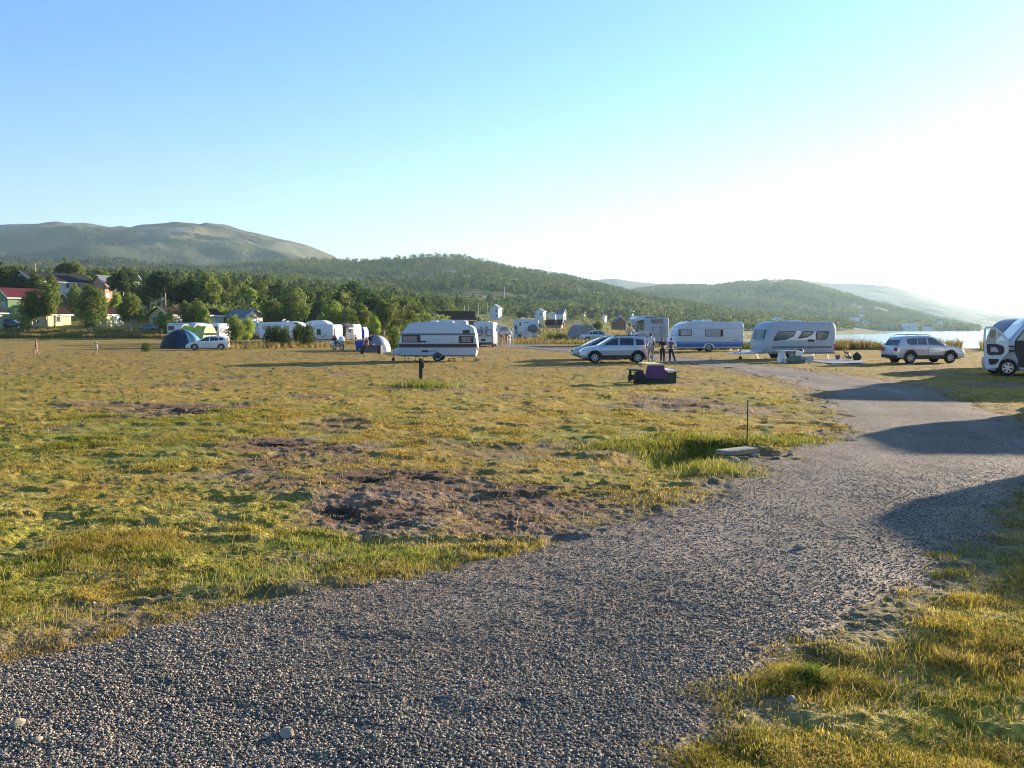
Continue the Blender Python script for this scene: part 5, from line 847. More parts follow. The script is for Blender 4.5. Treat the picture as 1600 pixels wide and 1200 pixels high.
def car(label, px, py, rz, spec, paint, k=1.0, extra=None, name='parked_car', cat='car'):
    p_ = SP[spec]; L_, W2 = p_['L'], p_['hw']; o0 = G(px, py); root = thing(name, label, cat, (o0.x, o0.y, gz(o0.x, o0.y)), rz); root.scale = (k, k, k)
    c_, s_ = math.cos(rz), math.sin(rz); sh_ = Vector((-s_*W2, c_*W2, 0))*k
    if sh_.y < 0: sh_ = -sh_
    root.location = root.location+sh_; hx = L_/2; f = lambda P_: [(a-hx, b) for a, b in P_]
    ra = p_['wr']+.055; zb = p_['zb']; bot = []
    for xc in (p_['xf'], p_['xr']):
        w_ = math.sqrt(ra*ra-(p_['wr']-zb)**2); a0 = math.atan2(zb-p_['wr'], w_); a1 = math.pi-a0
        bot += [(xc+ra*math.cos(a0+(a1-a0)*i/9), p_['wr']+ra*math.sin(a0+(a1-a0)*i/9)) for i in range(10)]
    low = list(p_['low'])+bot; MB().shell(f(low), -W2, W2, .045, taper=lambda z_: .05*max(0, z_-.75)**.8+.05*max(0, .5-z_)).build('body', paint, root, ang=.75)
    zb_ = p_['cab'][0][1]; tp = lambda z_: .055+max(0, z_-zb_)*.30
    MB().shell(f(p_['cab']), -W2, W2, .04, taper=tp).build('roof', paint, root, ang=.75)
    MB().box(.3-hx, L_-.3-hx, -W2+.1, W2-.1, zb-.04, zb+.3).build('underbody', 'black', root, smooth=False)
    for sd_ in (-1, 1):
        for P_ in p_['win']:
            V = []; n = len(P_)
            for off in (.004, -.03):
                for a, b in P_: V.append((a-hx, sd_*(W2-tp(b)+off), b))
            MB().add(V, [tuple(range(n)), tuple(range(2*n-1, n-1, -1))]+[(i, i+n, (i+1) % n+n, (i+1) % n) for i in range(n)]).build('side_window', 'glass' if extra != 'thru' else 'glassg', root, smooth=False)
        for xc in (p_['xr'], p_['xf']): wheel(root, xc-hx, sd_*(W2-.01), p_['wr'], p_['wr'], .2, -1 if sd_ < 0 else 1, 6 if 'suv' in spec else 5)
        if p_['clad']:
            for xc in (p_['xr'], p_['xf']):
                m = MB(); pts = [(xc-hx+(ra+.02)*math.cos(math.pi*i/14), sd_*(W2-.015), p_['wr']+(ra+.02)*math.sin(math.pi*i/14)) for i in range(15)]; m.path(pts, .065, 6).build('wheel_arch', 'black', root)
            MB().box(p_['xr']+ra-hx, p_['xf']-ra-hx, sd_*(W2-.03)-.03, sd_*(W2-.03)+.03, zb-.03, zb+.20).build('side_cladding', 'black', root)
            m = MB(); m.path([(.7-hx, sd_*(W2-.28), 1.66), (.85-hx, sd_*(W2-.28), 1.73), (2.1-hx, sd_*(W2-.28), 1.73), (2.3-hx, sd_*(W2-.28), 1.66)], .02).build('roof_rail', 'black', root)
        m_ = MB().ell((p_['win'][-1][-1][0]-.12-hx, sd_*(W2+.07), zb_+.10), (.09, .10, .08), 10, 6).build('mirror', paint, root)
        zs = zb_-.14
        for a in (p_['win'][0][-1][0] if spec != 'suv2' else 1.42, p_['win'][1][-1][0]): MB().box(a+.12-hx, a+.32-hx, sd_*(W2-.0)-.012, sd_*(W2)+.012, zs, zs+.035).build('door_handle', paint, root)
        for a in (p_['win'][1][-1][0]+.04, p_['win'][-1][-1][0]+.02, p_['win'][0][-1][0]+.05): MB().box(a-.006-hx, a+.006-hx, sd_*(W2-.004)-.006, sd_*(W2-.004)+.006, zb+.10, zb_-.03).build('door_seam', 'black', root, smooth=False)
        zf = p_['low'][-3][1]; xf_ = p_['low'][-3][0]
        MB().shell([(xf_-.55-hx, zf+.12), (xf_-.12-hx, zf-.05), (xf_+.02-hx, zf-.02), (xf_-.10-hx, zf+.13), (xf_-.35-hx, zf+.2)], sd_*(W2-.20)-.17, sd_*(W2-.20)+.17, .02).build('headlight', 'lamp', root)
        MB().box(-.02-hx, .30-hx, sd_*(W2-.2)-.17, sd_*(W2-.2)+.178, zb_-.30, zb_-.06, .03).build('tail_light', 'red', root)
    # windscreen and rear window across the width
    def across(nm, p0, p1, g_, mk='glass'):
        d = Vector((p1[0]-p0[0], 0, p1[1]-p0[1])); n_ = Vector((-d.z, 0, d.x)).normalized()*g_; a0 = Vector((p0[0]-hx, 0, p0[1]))+d*.10; a1 = Vector((p0[0]-hx, 0, p0[1]))+d*.92; w0 = W2-tp(a0.z)-.09; w1 = W2-tp(a1.z)-.09
        q_ = [a0+Vector((0, -w0, 0)), a0+Vector((0, w0, 0)), a1+Vector((0, w1, 0)), a1+Vector((0, -w1, 0))]; MB().add([v+n_*.5 for v in q_]+[v-n_*4 for v in q_], [(0, 1, 2, 3), (7, 6, 5, 4), (0, 4, 5, 1), (1, 5, 6, 2), (2, 6, 7, 3), (3, 7, 4, 0)]).build(nm, mk, root, smooth=False)
    cb = p_['cab']; across('windscreen', cb[-1], cb[-2], -.012 if cb[-1][0] > 0 else .012, 'glassg'); across('rear_window', cb[0], cb[1] if spec not in ('suv2', 'hatch', 'sedan') else cb[1], .012)
    MB().box(L_-.30-hx, L_+.02-hx, -W2+.14, W2-.14, zb+.02, zb+.22, .05).build('front_bumper', 'black' if p_['clad'] else paint, root); MB().box(-.03-hx, .3-hx, -W2+.06, W2-.06, zb+.02, zb+.24, .05).build('rear_bumper', 'black' if p_['clad'] else paint, root)
    MB().box(L_-.10-hx, L_+.012-hx, -.42, .42, .55, .66, .01).build('grille', 'black', root); MB().box(-.045-hx, -.01-hx, -.26, .26, .62, .73).build('number_plate', 'white2', root, smooth=False)
    return root
crv = car('silver off-roader facing left, parked side-on before the three people, black lower trim', 962, 567.5, math.pi, 'suv', 'silver2', .90)
tig = car('silver off-roader by the shore with rear and red lamp towards the camera', 1455, 568, R(9), 'suv2', 'silver', .93, extra='thru')
mpvc = car('pale green-silver people carrier with raised tailgate behind the side-on silver off-roader', 945, 562, math.pi, 'mpv', mat('green_silver_car_paint', (.30, .36, .36), .3, .4, coat=.8), .90)
SP_t = MB(); hx = 2.25
SP_t.path([(-hx+.35, -.75, 1.60), (-hx-.1, -.75, 1.86), (-hx-.6, -.74, 1.90), (-hx-1.0, -.72, 1.78)], .05).path([(-hx+.35, .75, 1.60), (-hx-.1, .75, 1.86), (-hx-.6, .74, 1.90), (-hx-1.0, .72, 1.78)], .05); SP_t.shell([(-hx+.35, 1.60), (-hx-.1, 1.86), (-hx-.6, 1.91), (-hx-1.0, 1.78), (-hx-.95, 1.74), (-hx-.55, 1.85), (-hx-.1, 1.80), (-hx+.33, 1.55)], -.78, .78, .02); SP_t.build('tailgate', 'silver2', mpvc)
car('silver saloon car with red tail lamp, parked beside the grey arched tent', 936, 534, R(2), 'sedan', 'silver', 1.16)
hat = car('white hatchback with a roof box beside the blue dome tent', 324, 547, math.pi+R(14), 'hatch', 'whitecar', .86)
MB().shell([(-1.3, 1.52), (-1.2, 1.72), (-.6, 1.82), (.6, 1.80), (1.1, 1.66), (1.2, 1.52)], -.2, .6, .06).build('roof_box', mat('cream_roof_box', (.55, .42, .36), .4), hat)
d0 = car('dark parked car half hidden between the green cabin and the first yellow cabin', 20, 514.5, R(10), 'suv', mat('dark_blue_car_paint', (.02, .028, .04), .25, coat=.8), 1.0)
d0.location = At(20, 514.5, 172); d0.location.z = gz(d0.location.x, 172)
d1 = car('blue-grey car parked in front of the blue cabin door', 232, 515, R(170), 'hatch', mat('blue_grey_car_paint', (.12, .17, .24), .25, coat=.8), .9); d1.location = At(233, 515, 168); d1.location.z = gz(d1.location.x, 168)
d2 = car('dark car parked beside the far road left of the far caravans', 587, 523.5, 0, 'sedan', M['black'], 1.0)
# ================================================================ tents
M['navy'] = mat('navy_tent_cloth', (.016, .028, .062), .6, bump=.3, scale=4); M['tblue'] = mat('blue_tent_cloth', (.05, .22, .42), .6, bump=.3); M['lime'] = mat('lime_tent_cloth', (.42, .50, .05), .6, bump=.3); M['tgrey'] = mat('grey_tent_cloth', (.20, .20, .22), .7, bump=.3); M['twhite'] = mat('white_tent_cloth', (.72, .72, .72), .6); M['tdark'] = mat('dark_mesh_and_mouth_shade', (.02, .022, .03), .8); M['tpink'] = mat('pinkish_tent_cloth', (.42, .34, .34), .7); M['royal'] = mat('royal_blue_cloth', (.02, .06, .42), .6)
def dome(root, nm, mk, c, rx, ry, h, n=20, m=8, a0=0, a1=2*math.pi, p=1.6, off=0.0):
    """tent cloth: superelliptic dome with a slightly sagging skin between its poles"""
    V, Fc = [], []; closed = abs(a1-a0-2*math.pi) < 1e-6; nn = n if closed else n+1
    for j in range(m+1):
        t_ = j/m; z_ = h*math.sin(t_*math.pi/2)**.9; q_ = math.cos(t_*math.pi/2)**(2/p)*(1+.0)
        for i in range(nn):
            a = a0+(a1-a0)*i/n; sag = 1-.05*abs(math.sin(2*a))*math.sin(t_*math.pi); V.append((c[0]+(rx+off)*q_*math.cos(a)*sag, c[1]+(ry+off)*q_*math.sin(a)*sag, z_+off))
    for j in range(m):
        for i in range(n if closed else n): Fc.append((j*nn+i, j*nn+(i+1) % nn, (j+1)*nn+(i+1) % nn, (j+1)*nn+i))
    return MB().add(V, Fc).build(nm, mk, root, ang=1.2)
def arc(root, c, rx, ry, h, a, mk='black', r=.018, p=1.6):
    pts = []
    for i in range(25):
        t_ = math.pi*i/24; s_ = math.cos(t_); q_ = (1 if s_ > 0 else -1)*abs(s_)**(2/p); pts.append((c[0]+(rx+.01)*q_*math.cos(a), c[1]+(ry+.01)*q_*math.sin(a), (h+.012)*math.sin(t_)**.9))
    return MB().path(pts, r, 6).build('pole', mk, root)
o0 = G(281, 545.3); bt = thing('dome_tent', 'large dark blue dome tent beside the white hatchback, its mouth open to the left', 'tent', (o0.x-.75, o0.y+2.6, 0), R(-5))
dome(bt, 'canopy', 'navy', (0, 0), 2.0, 1.75, 1.85); 
for a in (R(45), R(135), R(90)): arc(bt, (0, 0), 2.0, 1.75, 1.85, a)
dome(bt, 'side_panel', 'tblue', (0, 0), 2.0, 1.75, 1.85, n=8, a0=R(-48), a1=R(30), off=.014); dome(bt, 'mouth_shade_panel', 'tdark', (0, 0), 2.0, 1.75, 1.85, n=8, m=8, a0=R(195), a1=R(238), off=.012)  # mouth panel paints the dark inside of the tent
dome(bt, 'mesh_window', 'tdark', (0, 0), 2.0, 1.75, 1.85, n=3, m=8, a0=R(250), a1=R(276), off=.014); dome(bt, 'side_panel', 'navy', (0, 0), 2.0, 1.75, 1.85, n=3, m=8, a0=R(326), a1=R(340), off=.03); dome(bt, 'side_panel', 'tgrey', (0, 0), 2.0, 1.75, 1.85, n=3, m=8, a0=R(222), a1=R(228), off=.014)
MB().path([(-1.95, -.6, .0), (-2.3, -1.1, .02)], .008).path([(2.0, -.5, .3), (2.6, -1.0, .0)], .008).build('guy_line', 'steel', bt)
o1 = G(268, 544.0); bd = thing('bedding', 'heap of pale bedding lying in the mouth of the blue dome tent', 'bedding', (o1.x-.1, o1.y-.6, 0)); MB().ell((0, 0, .16), (.55, .28, .20), 14, 8, .25, 3).build('quilt', 'greyw', bd); MB().ell((.35, .0, .33), (.26, .2, .13), 10, 6, .2, 4).build('pillow', 'white2', bd)
o0 = G(298, 541); lt = thing('tunnel_tent', 'lime green tunnel tent behind the blue dome tent', 'tent', (o0.x, o0.y+2, 0), R(-12))
def tunnel(root, nm, mk, L0, L1, w, h, y0=0, n=14, p=1.0, secs=7, sag=.06):
    V, Fc = [], []
    for k in range(secs):
        t_ = k/(secs-1); x_ = L0+(L1-L0)*t_; kk = 1-sag*abs(math.sin(math.pi*t_*2))
        for i in range(n+1):
            a = math.pi*i/n; V.append((x_, y0-w*math.cos(a)*kk, h*math.sin(a)**.8*kk))
    for k in range(secs-1):
        for i in range(n): Fc.append((k*(n+1)+i, k*(n+1)+i+1, (k+1)*(n+1)+i+1, (k+1)*(n+1)+i))
    Fc.append(tuple(range(n, -1, -1))); Fc.append(tuple((secs-1)*(n+1)+i for i in range(n+1))); return MB().add(V, Fc).build(nm, mk, root, ang=.9)
tunnel(lt, 'canopy', 'lime', -1.3, 1.6, 1.5, 2.3); 
for q_ in (-1.3, .2, 1.6): MB().path([(q_, -1.52*math.cos(math.pi*i/16), 2.37*math.sin(math.pi*i/16)**.8) for i in range(17)], .025).build('pole', 'steel', lt)
MB().path([(1.63, -.9, 0), (1.63, -.8, 1.2), (1.63, -.3, 1.7), (1.63, .2, 1.5), (1.63, .5, .6), (1.63, .5, 0)], .02).build('door_zip', 'greyst', lt)
o0 = G(584, 549.5); wt = thing('dome_tent', 'grey and white dome tent with its sunlit side coloured white, left of the striped caravan', 'tent', (o0.x, o0.y+1.1, 0), R(8))
dome(wt, 'canopy', 'tgrey', (0, 0), 1.25, 1.2, 1.36, p=2.0); dome(wt, 'side_panel', 'twhite', (0, 0), 1.25, 1.2, 1.36, n=10, a0=R(-62), a1=R(70), off=.012, p=2.0); dome(wt, 'mouth_shade_panel', 'tdark', (0, 0), 1.25, 1.2, 1.36, n=6, m=6, a0=R(205), a1=R(245), off=.012, p=2.0)  # white panel paints the sunlit side, grey canopy the shaded; mouth painted dark
for a in (R(45), R(135)): arc(wt, (0, 0), 1.25, 1.2, 1.36, a, 'greyst', p=2.0)
MB().path([(1.1, -.3, .3), (1.9, -.7, 0)], .008).path([(-1.1, -.3, .3), (-1.7, -.7, 0)], .008).build('guy_line', 'wood', wt)
o0 = G(562, 548); tp_ = thing('tarpaulin', 'royal blue tarpaulin hanging at the left side of the grey and white dome tent', 'tarpaulin', o0, 0); MB().shell([(-.35, .0), (-.45, .86), (.55, .92), (.25, .3)], .25, .32, .01).build('cloth', 'royal', tp_)
for q_ in (-.45, .5): MB().cyl((q_, .28, 0), (q_, .28, .95), .015, n=6).build('pole', 'steel', tp_)
o0 = G(911, 533); gt = thing('arched_tent', 'grey and pink arched tent behind the silver saloon car', 'tent', (o0.x, o0.y+2.2, 0), R(-68)); tunnel(gt, 'canopy', 'tgrey', -1.6, 1.7, 1.7, 2.45, sag=.03)
MB().add([(-1.2, -1.1, 1.75), (-1.2, -1.66, .4), (-.3, -1.68, .4), (-.3, -1.1, 1.80), (-1.2, -1.2, 1.7), (-1.2, -1.75, .4), (-.3, -1.78, .4), (-.3, -1.2, 1.75)], [(0, 1, 2, 3), (7, 6, 5, 4), (0, 4, 5, 1), (1, 5, 6, 2), (2, 6, 7, 3), (3, 7, 4, 0)]).build('side_panel', 'tpink', gt, smooth=False)
for q_ in (-1.6, -.2, 1.7): MB().path([(q_, -1.72*math.cos(math.pi*i/16), 2.47*math.sin(math.pi*i/16)**.8) for i in range(17)], .04).build('pole', 'tpink', gt)
o0 = G(562, 533); b2 = thing('awning_tent', 'upright dark blue awning tent between the brown awning and the trees', 'tent', o0, R(-10)); X_ = Px(562, 533); MB().shell([(X_.x(555), 0), (X_.x(555), X_.z(516)), (X_.x(558), X_.z(511)), (X_.x(567), X_.z(511)), (X_.x(570), X_.z(517)), (X_.x(570), 0)], 0, 2, .1).build('canopy', 'royal', b2)
MB().prism([(X_.x(557), X_.z(516)), (X_.x(560), X_.z(511.4)), (X_.x(566), X_.z(511.4)), (X_.x(565), X_.z(516))], -.02, .05).build('roof_panel', 'greyw', b2); MB().prism([(X_.x(560), .1), (X_.x(560), X_.z(520)), (X_.x(564), X_.z(520)), (X_.x(564), .1)], -.02, .05).build('door_panel', 'navy', b2)
# ================================================================ people
def skin_mesh(name, verts, rads, edges, mk, parent, sub=1):
    me = bpy.data.meshes.new(name); me.from_pydata(verts, edges, []); o = bpy.data.objects.new(name, me); COL.objects.link(o)
    md_ = o.modifiers.new('skin', 'SKIN'); md_.use_smooth_shade = True; sv = me.skin_vertices[0].data
    for i, r_ in enumerate(rads): sv[i].radius = (r_, r_) if not isinstance(r_, tuple) else r_
    sv[0].use_root = True; s2 = o.modifiers.new('sub', 'SUBSURF'); s2.levels = sub; s2.render_levels = sub
    dg = bpy.context.evaluated_depsgraph_get(); m2_ = bpy.data.meshes.new_from_object(o.evaluated_get(dg)); o.modifiers.clear(); o.data = m2_; m2_.materials.clear(); m2_.materials.append(M[mk] if isinstance(mk, str) else mk); o.parent = parent; m2_.polygons.foreach_set('use_smooth', [True]*len(m2_.polygons)); return o
M['skin'] = mat('skin', (.46, .27, .19), .6, var=.06); M['hair_d'] = mat('dark_hair', (.025, .016, .012), .7); M['hair_b'] = mat('blond_hair', (.42, .30, .15), .7)
def cloth(nm, c): return M.setdefault(nm, mat(nm, c, .85, var=.12, bump=.3, scale=9))
def person(label, px, py, ytop, rz, J=None, top=None, bottom=None, hair='hair_d', long_legs=True, sleeves=.5, skirt=False, d=None, hair_long=False, fat=1.0, group=None, shoes=None):
    o0 = G(px, py) if d is None else At(px, py, d); hgt = (py-ytop)*(o0.y*_c)/F; root = thing('person', label, 'person', (o0.x, o0.y, o0.z), rz, group)
    j = {'pel': (0, 0, .53), 'sp': (0, .005, .62), 'ch': (0, 0, .73), 'nk': (0, .005, .835), 'hd': (0, -.005, .885), 'ht': (0, -.008, .955), 'sL': (.095, 0, .80), 'eL': (.13, .01, .635), 'wL': (.14, -.03, .50), 'sR': (-.095, 0, .80), 'eR': (-.13, .01, .635), 'wR': (-.14, -.03, .50), 'hL': (.05, 0, .50), 'kL': (.055, -.01, .285), 'aL': (.06, .01, .05), 'hR': (-.05, 0, .50), 'kR': (-.055, -.01, .285), 'aR': (-.06, .01, .05)}
    j.update(J or {}); v = {k: Vector(q_)*hgt for k, q_ in j.items()}; names = list(v); V = [v[k] for k in names]; idx = {k: i for i, k in enumerate(names)}
    rd_ = {'pel': .062, 'sp': .058, 'ch': .066, 'nk': .030, 'hd': .040, 'ht': .040, 'sL': .036, 'eL': .024, 'wL': .016, 'sR': .036, 'eR': .024, 'wR': .016, 'hL': .050, 'kL': .034, 'aL': .021, 'hR': .050, 'kR': .034, 'aR': .021}
    Rr = [rd_[k]*hgt*(fat if k in ('pel', 'sp', 'ch') else 1) for k in names]; E_ = [('pel', 'sp'), ('sp', 'ch'), ('ch', 'nk'), ('nk', 'hd'), ('hd', 'ht'), ('ch', 'sL'), ('sL', 'eL'), ('eL', 'wL'), ('ch', 'sR'), ('sR', 'eR'), ('eR', 'wR'), ('pel', 'hL'), ('hL', 'kL'), ('kL', 'aL'), ('pel', 'hR'), ('hR', 'kR'), ('kR', 'aR')]; E_ = [(idx[a], idx[b]) for a, b in E_]
    for s_ in 'LR':     # palm, five fingers; foot
        w_ = v['w'+s_]; dr = (w_-v['e'+s_]).normalized(); sd_ = Vector((0, 1, 0)) if abs(dr.y) < .8 else Vector((0, 0, 1)); sd_ = (sd_-dr*sd_.dot(dr)).normalized(); pm = w_+dr*.03*hgt; pi = len(V); V.append(pm); Rr.append(.015*hgt); E_.append((idx['w'+s_], pi))
        for q_, ln in ((-.015, .032), (-.005, .038), (.005, .036), (.015, .028)): fi = len(V); V.append(pm+dr*.022*hgt+sd_*q_*hgt); Rr.append(.0052*hgt); E_.append((pi, fi)); V.append(pm+dr*(.022+ln*.7)*hgt+sd_*q_*1.15*hgt+Vector((0, -.006*hgt, 0))); Rr.append(.0042*hgt); E_.append((fi, fi+1))
        fi = len(V); V.append(pm+sd_*-.026*hgt+dr*.006*hgt); Rr.append(.0058*hgt); E_.append((pi, fi))
        a_ = v['a'+s_]; fd = Vector((0, -1, 0)); fi = len(V); V += [a_+Vector((0, .012, -.030))*hgt, a_+fd*.055*hgt+Vector((0, 0, -.034))*hgt, a_+fd*.085*hgt+Vector((0, 0, -.038))*hgt]; Rr += [.020*hgt, .018*hgt, .013*hgt]; E_ += [(idx['a'+s_], fi), (fi, fi+1), (fi+1, fi+2)]
    nf = len(V); V.append((v['hd']+v['ht'])/2+Vector((0, -.052, -.012))*hgt); Rr.append(.008*hgt); E_.append((idx['hd'], nf))
    skin_mesh('body', V, Rr, E_, 'skin', root)
    def sub_(keys, ed, grow, nm, mk, cut=None):
        K = list(keys); vv = [v[k] if isinstance(k, str) else k[0] for k in K]; rr2 = [(rd_[k]*hgt*(fat if k in ('pel', 'sp', 'ch') else 1)+grow*hgt) if isinstance(k, str) else k[1] for k in K]; skin_mesh(nm, vv, rr2, ed, mk, root)
    if top:
        eL = v['sL'].lerp(v['eL'], sleeves); eR = v['sR'].lerp(v['eR'], sleeves); sub_(['sp', 'ch', 'pel', 'sL', (eL, .036*hgt), 'sR', (eR, .036*hgt)], [(0, 1), (0, 2), (1, 3), (3, 4), (1, 5), (5, 6)], .010, 'shirt', top)
    if bottom and not skirt:
        f_ = 1.0 if long_legs else .0; kL, kR = v['kL'], v['kR']; eL = v['aL'].lerp(kL, .05); eR = v['aR'].lerp(kR, .05)
        if long_legs: sub_(['pel', 'hL', 'kL', (eL, .032*hgt), 'hR', 'kR', (eR, .032*hgt)], [(0, 1), (1, 2), (2, 3), (0, 4), (4, 5), (5, 6)], .010, 'trousers', bottom)
        else: sub_(['pel', 'hL', (v['hL'].lerp(kL, .85), .047*hgt), 'hR', (v['hR'].lerp(kR, .85), .047*hgt)], [(0, 1), (1, 2), (0, 3), (3, 4)], .013, 'shorts', bottom)
    if skirt: sub_(['pel', (v['pel']+Vector((0, 0, -.14*hgt)), .095*hgt), 'sp'], [(0, 1), (0, 2)], .018, 'skirt', bottom)
    c_ = (v['hd']+v['ht'])/2+Vector((0, .010, .012))*hgt; m = MB().ell(tuple(c_), (.049*hgt, .052*hgt, .055*hgt), 12, 8, .05)
    if hair_long: m.ell(tuple(c_+Vector((0, .03, -.06))*hgt), (.045*hgt, .03*hgt, .085*hgt), 10, 6, .1)
    m.build('hair', hair, root)
    if shoes:
        for s_ in 'LR': a_ = v['a'+s_]; MB().ell(tuple(a_+Vector((0, -.03, -.028))*hgt), (.028*hgt, .075*hgt, .025*hgt), 10, 6).build('shoe', shoes, root)
    return root
M['wshirt'] = cloth('white_shirt_cloth', (.72, .68, .72)); M['bshorts'] = cloth('beige_shorts_cloth', (.42, .33, .28)); M['blk'] = cloth('black_cloth', (.03, .026, .025)); M['jeans'] = cloth('dark_jeans_cloth', (.018, .024, .05)); M['gshirt'] = cloth('grey_shirt_cloth', (.13, .13, .14)); M['redc'] = cloth('red_cloth', (.40, .07, .06)); M['cream'] = cloth('cream_cloth', (.55, .48, .38)); M['trunks'] = cloth('black_shorts_cloth', (.02, .02, .022))
person('man in white t-shirt and beige shorts walking behind the silver off-roader', 1016.5, 568, 519.5, R(165), dict(kL=(.06, -.05, .29), aL=(.06, .02, .06), kR=(-.055, -.07, .29), aR=(-.06, .10, .07), wR=(-.13, -.10, .55), ch=(0, -.03, .73), nk=(0, -.035, .835), hd=(0, -.05, .885), ht=(0, -.06, .955)), 'wshirt', 'bshorts', long_legs=False, shoes='white2', fat=1.08)
person('long-haired person in black top and trousers holding something, middle of the three', 1035, 567.5, 526.5, R(10), dict(eL=(.14, .0, .64), wL=(.03, -.13, .66), eR=(-.14, 0, .64), wR=(-.02, -.13, .64)), 'blk', 'blk', hair_long=True, shoes='black', sleeves=.9)
person('person in grey t-shirt and dark jeans with hand on hip, rightmost of the three', 1048.5, 568, 527, R(-30), dict(eL=(.19, .03, .66), wL=(.10, .01, .56), eR=(-.13, -.04, .66), wR=(-.08, -.16, .66), kL=(.09, .02, .29), aL=(.15, .09, .06), kR=(-.03, -.03, .29), aR=(-.05, -.02, .05)), 'gshirt', 'jeans', shoes='white2', sleeves=.45)
person('pale-shirted person standing behind the roof of the silver off-roader', 984, 545, 505, R(20), dict(eL=(.15, -.05, .66), wL=(.06, -.12, .72)), 'cream', 'trunks', long_legs=False)
person('girl in a red swimsuit walking on the field at the far left', 57, 555.5, 530, R(-60), dict(kL=(.05, -.09, .30), aL=(.05, -.05, .06), kR=(-.05, .04, .28), aR=(-.05, .16, .07), wR=(-.16, -.10, .55), wL=(.13, .1, .55)), 'redc', 'redc', hair='hair_b', skirt=True, hair_long=True, sleeves=.1)
person('small child in pale clothes with raised elbows, right of the walking girl', 151, 553, 532, R(10), dict(eL=(.20, -.02, .78), wL=(.10, -.06, .88), eR=(-.20, -.02, .76), wR=(-.08, -.08, .86), kR=(-.05, -.08, .30), aR=(-.05, .04, .10)), 'cream', 'cream', hair='hair_b', long_legs=False, sleeves=.1)
person('bare-backed person crouching on the blue groundsheet by the grey caravan', 1325, 563.5, 536.0, R(-60), dict(pel=(0, .12, .20), sp=(0, .10, .31), ch=(0, -.06, .44), nk=(0, -.20, .50), hd=(0, -.27, .50), ht=(0, -.34, .49), sL=(.095, -.08, .47), sR=(-.095, -.08, .47), eL=(.13, -.14, .30), eR=(-.13, -.14, .30), wL=(.09, -.26, .16), wR=(-.09, -.26, .16), hL=(.06, .12, .18), hR=(-.06, .12, .18), kL=(.10, -.12, .26), kR=(-.10, -.12, .26), aL=(.08, .05, .05), aR=(-.08, .05, .05)), None, 'trunks', long_legs=False)
person('fair-haired child sitting on the dark table in front of the dome tent', 573, 551.5, 519.5, R(-25), dict(pel=(0, .04, .37), sp=(0, .04, .46), ch=(0, .02, .56), nk=(0, .0, .64), hd=(0, -.02, .69), ht=(0, -.03, .75), sL=(.09, .01, .62), sR=(-.09, .01, .62), eL=(.13, -.03, .49), eR=(-.13, -.03, .49), wL=(.08, -.15, .45), wR=(-.08, -.15, .45), hL=(.05, .02, .35), hR=(-.05, .02, .35), kL=(.06, -.20, .34), kR=(-.06, -.20, .34), aL=(.06, -.21, .12), aR=(-.06, -.21, .12)), 'redc', 'redc', hair='hair_b')
gA = 'people under the brown awning'
person('person in red and white top under the left half of the brown awning', 783, 542, 518.5, R(30), dict(eL=(.17, -.05, .68), wL=(.1, -.14, .74)), 'redc', 'cream', group=gA)
person('person in long grey wrap under the brown awning, right of the one in red', 791, 541.8, 517, R(-10), {}, 'gshirt', 'gshirt', skirt=True, group=gA, hair_long=True)
person('pale-trousered person at the right pole of the brown awning', 796, 542, 520, R(60), dict(kL=(.05, -.06, .29), aL=(.05, .02, .05)), 'cream', 'twhite', group=gA)
person('person in pale shorts standing by the blue awning tent', 556, 536, 519, R(40), {}, 'twhite', 'jeans', long_legs=False)
# ================================================================ small things in the field
o0 = G(1025, 599.5); pt_ = thing('picnic_table', 'picnic table with purple end board, yellow top and a white bench on the grass', 'picnic table', (o0.x, o0.y, 0), R(4)); X_ = Px(1025, 599.5)
MB().box(X_.x(1012), X_.x(1039), .02, 1.7, .66, .70, .008).build('tabletop', 'yellow', pt_); MB().prism([(X_.x(1007), .18), (X_.x(1010.5), .62), (X_.x(1012), .655), (X_.x(1037), .655), (X_.x(1038), .56), (X_.x(1041), .16)], -.03, .02).build('end_board', 'purple', pt_, smooth=False)
MB().box(X_.x(1043), X_.x(1060), -.05, 1.7, .43, .475, .008).build('bench', 'pinkw', pt_); MB().box(X_.x(992), X_.x(1006), .0, 1.7, .44, .475, .008).build('bench', 'wood_dark', pt_)
for yy in (.1, 1.5): MB().box(X_.x(994), X_.x(1057), yy, yy+.045, .06, .24).build('cross_beam', 'greenp', pt_); 
MB().prism([(X_.x(992), .0), (X_.x(992.5), .42), (X_.x(1006), .42), (X_.x(1008), .20), (X_.x(1041), .20), (X_.x(1043), .40), (X_.x(1056), .40), (X_.x(1057), .0)], .055, .10).build('side_board', 'greenp', pt_, smooth=False)  # solid dark board stands in for the shade under tabletop and benches
for yy in (.06, 1.46):
    for q_ in (995, 1054): MB().box(X_.x(q_), X_.x(q_)+.09, yy, yy+.04, 0, .44).build('leg', 'greenp', pt_)
o1 = G(998, 600); bg_ = thing('bag', 'black rucksack leaning against the left bench of the purple picnic table', 'bag', (o1.x, o1.y-.12, 0)); MB().shell([(-.19, .0), (-.21, .3), (-.12, .44), (.1, .47), (.19, .36), (.2, .0)], -.12, .12, .05).build('sack', 'blk', bg_); MB().path([(-.08, -.12, .4), (-.1, -.2, .25), (-.08, -.12, .1)], .018).build('strap', 'black', bg_)
o0 = G(657.5, 601); ps = thing('wooden_post', 'dark square wooden post with a small box near its top, standing in a grass tuft', 'post', (o0.x, o0.y, -.03), R(8)); MB().box(-.06, .06, -.06, .06, 0, .93, .008).build('post', 'wood_dark', ps); MB().box(.05, .11, -.05, .05, .62, .80, .008).build('socket_box', 'rust', ps); MB().box(-.07, .07, -.07, .07, .925, .945, .004).build('cap', 'rust', ps)
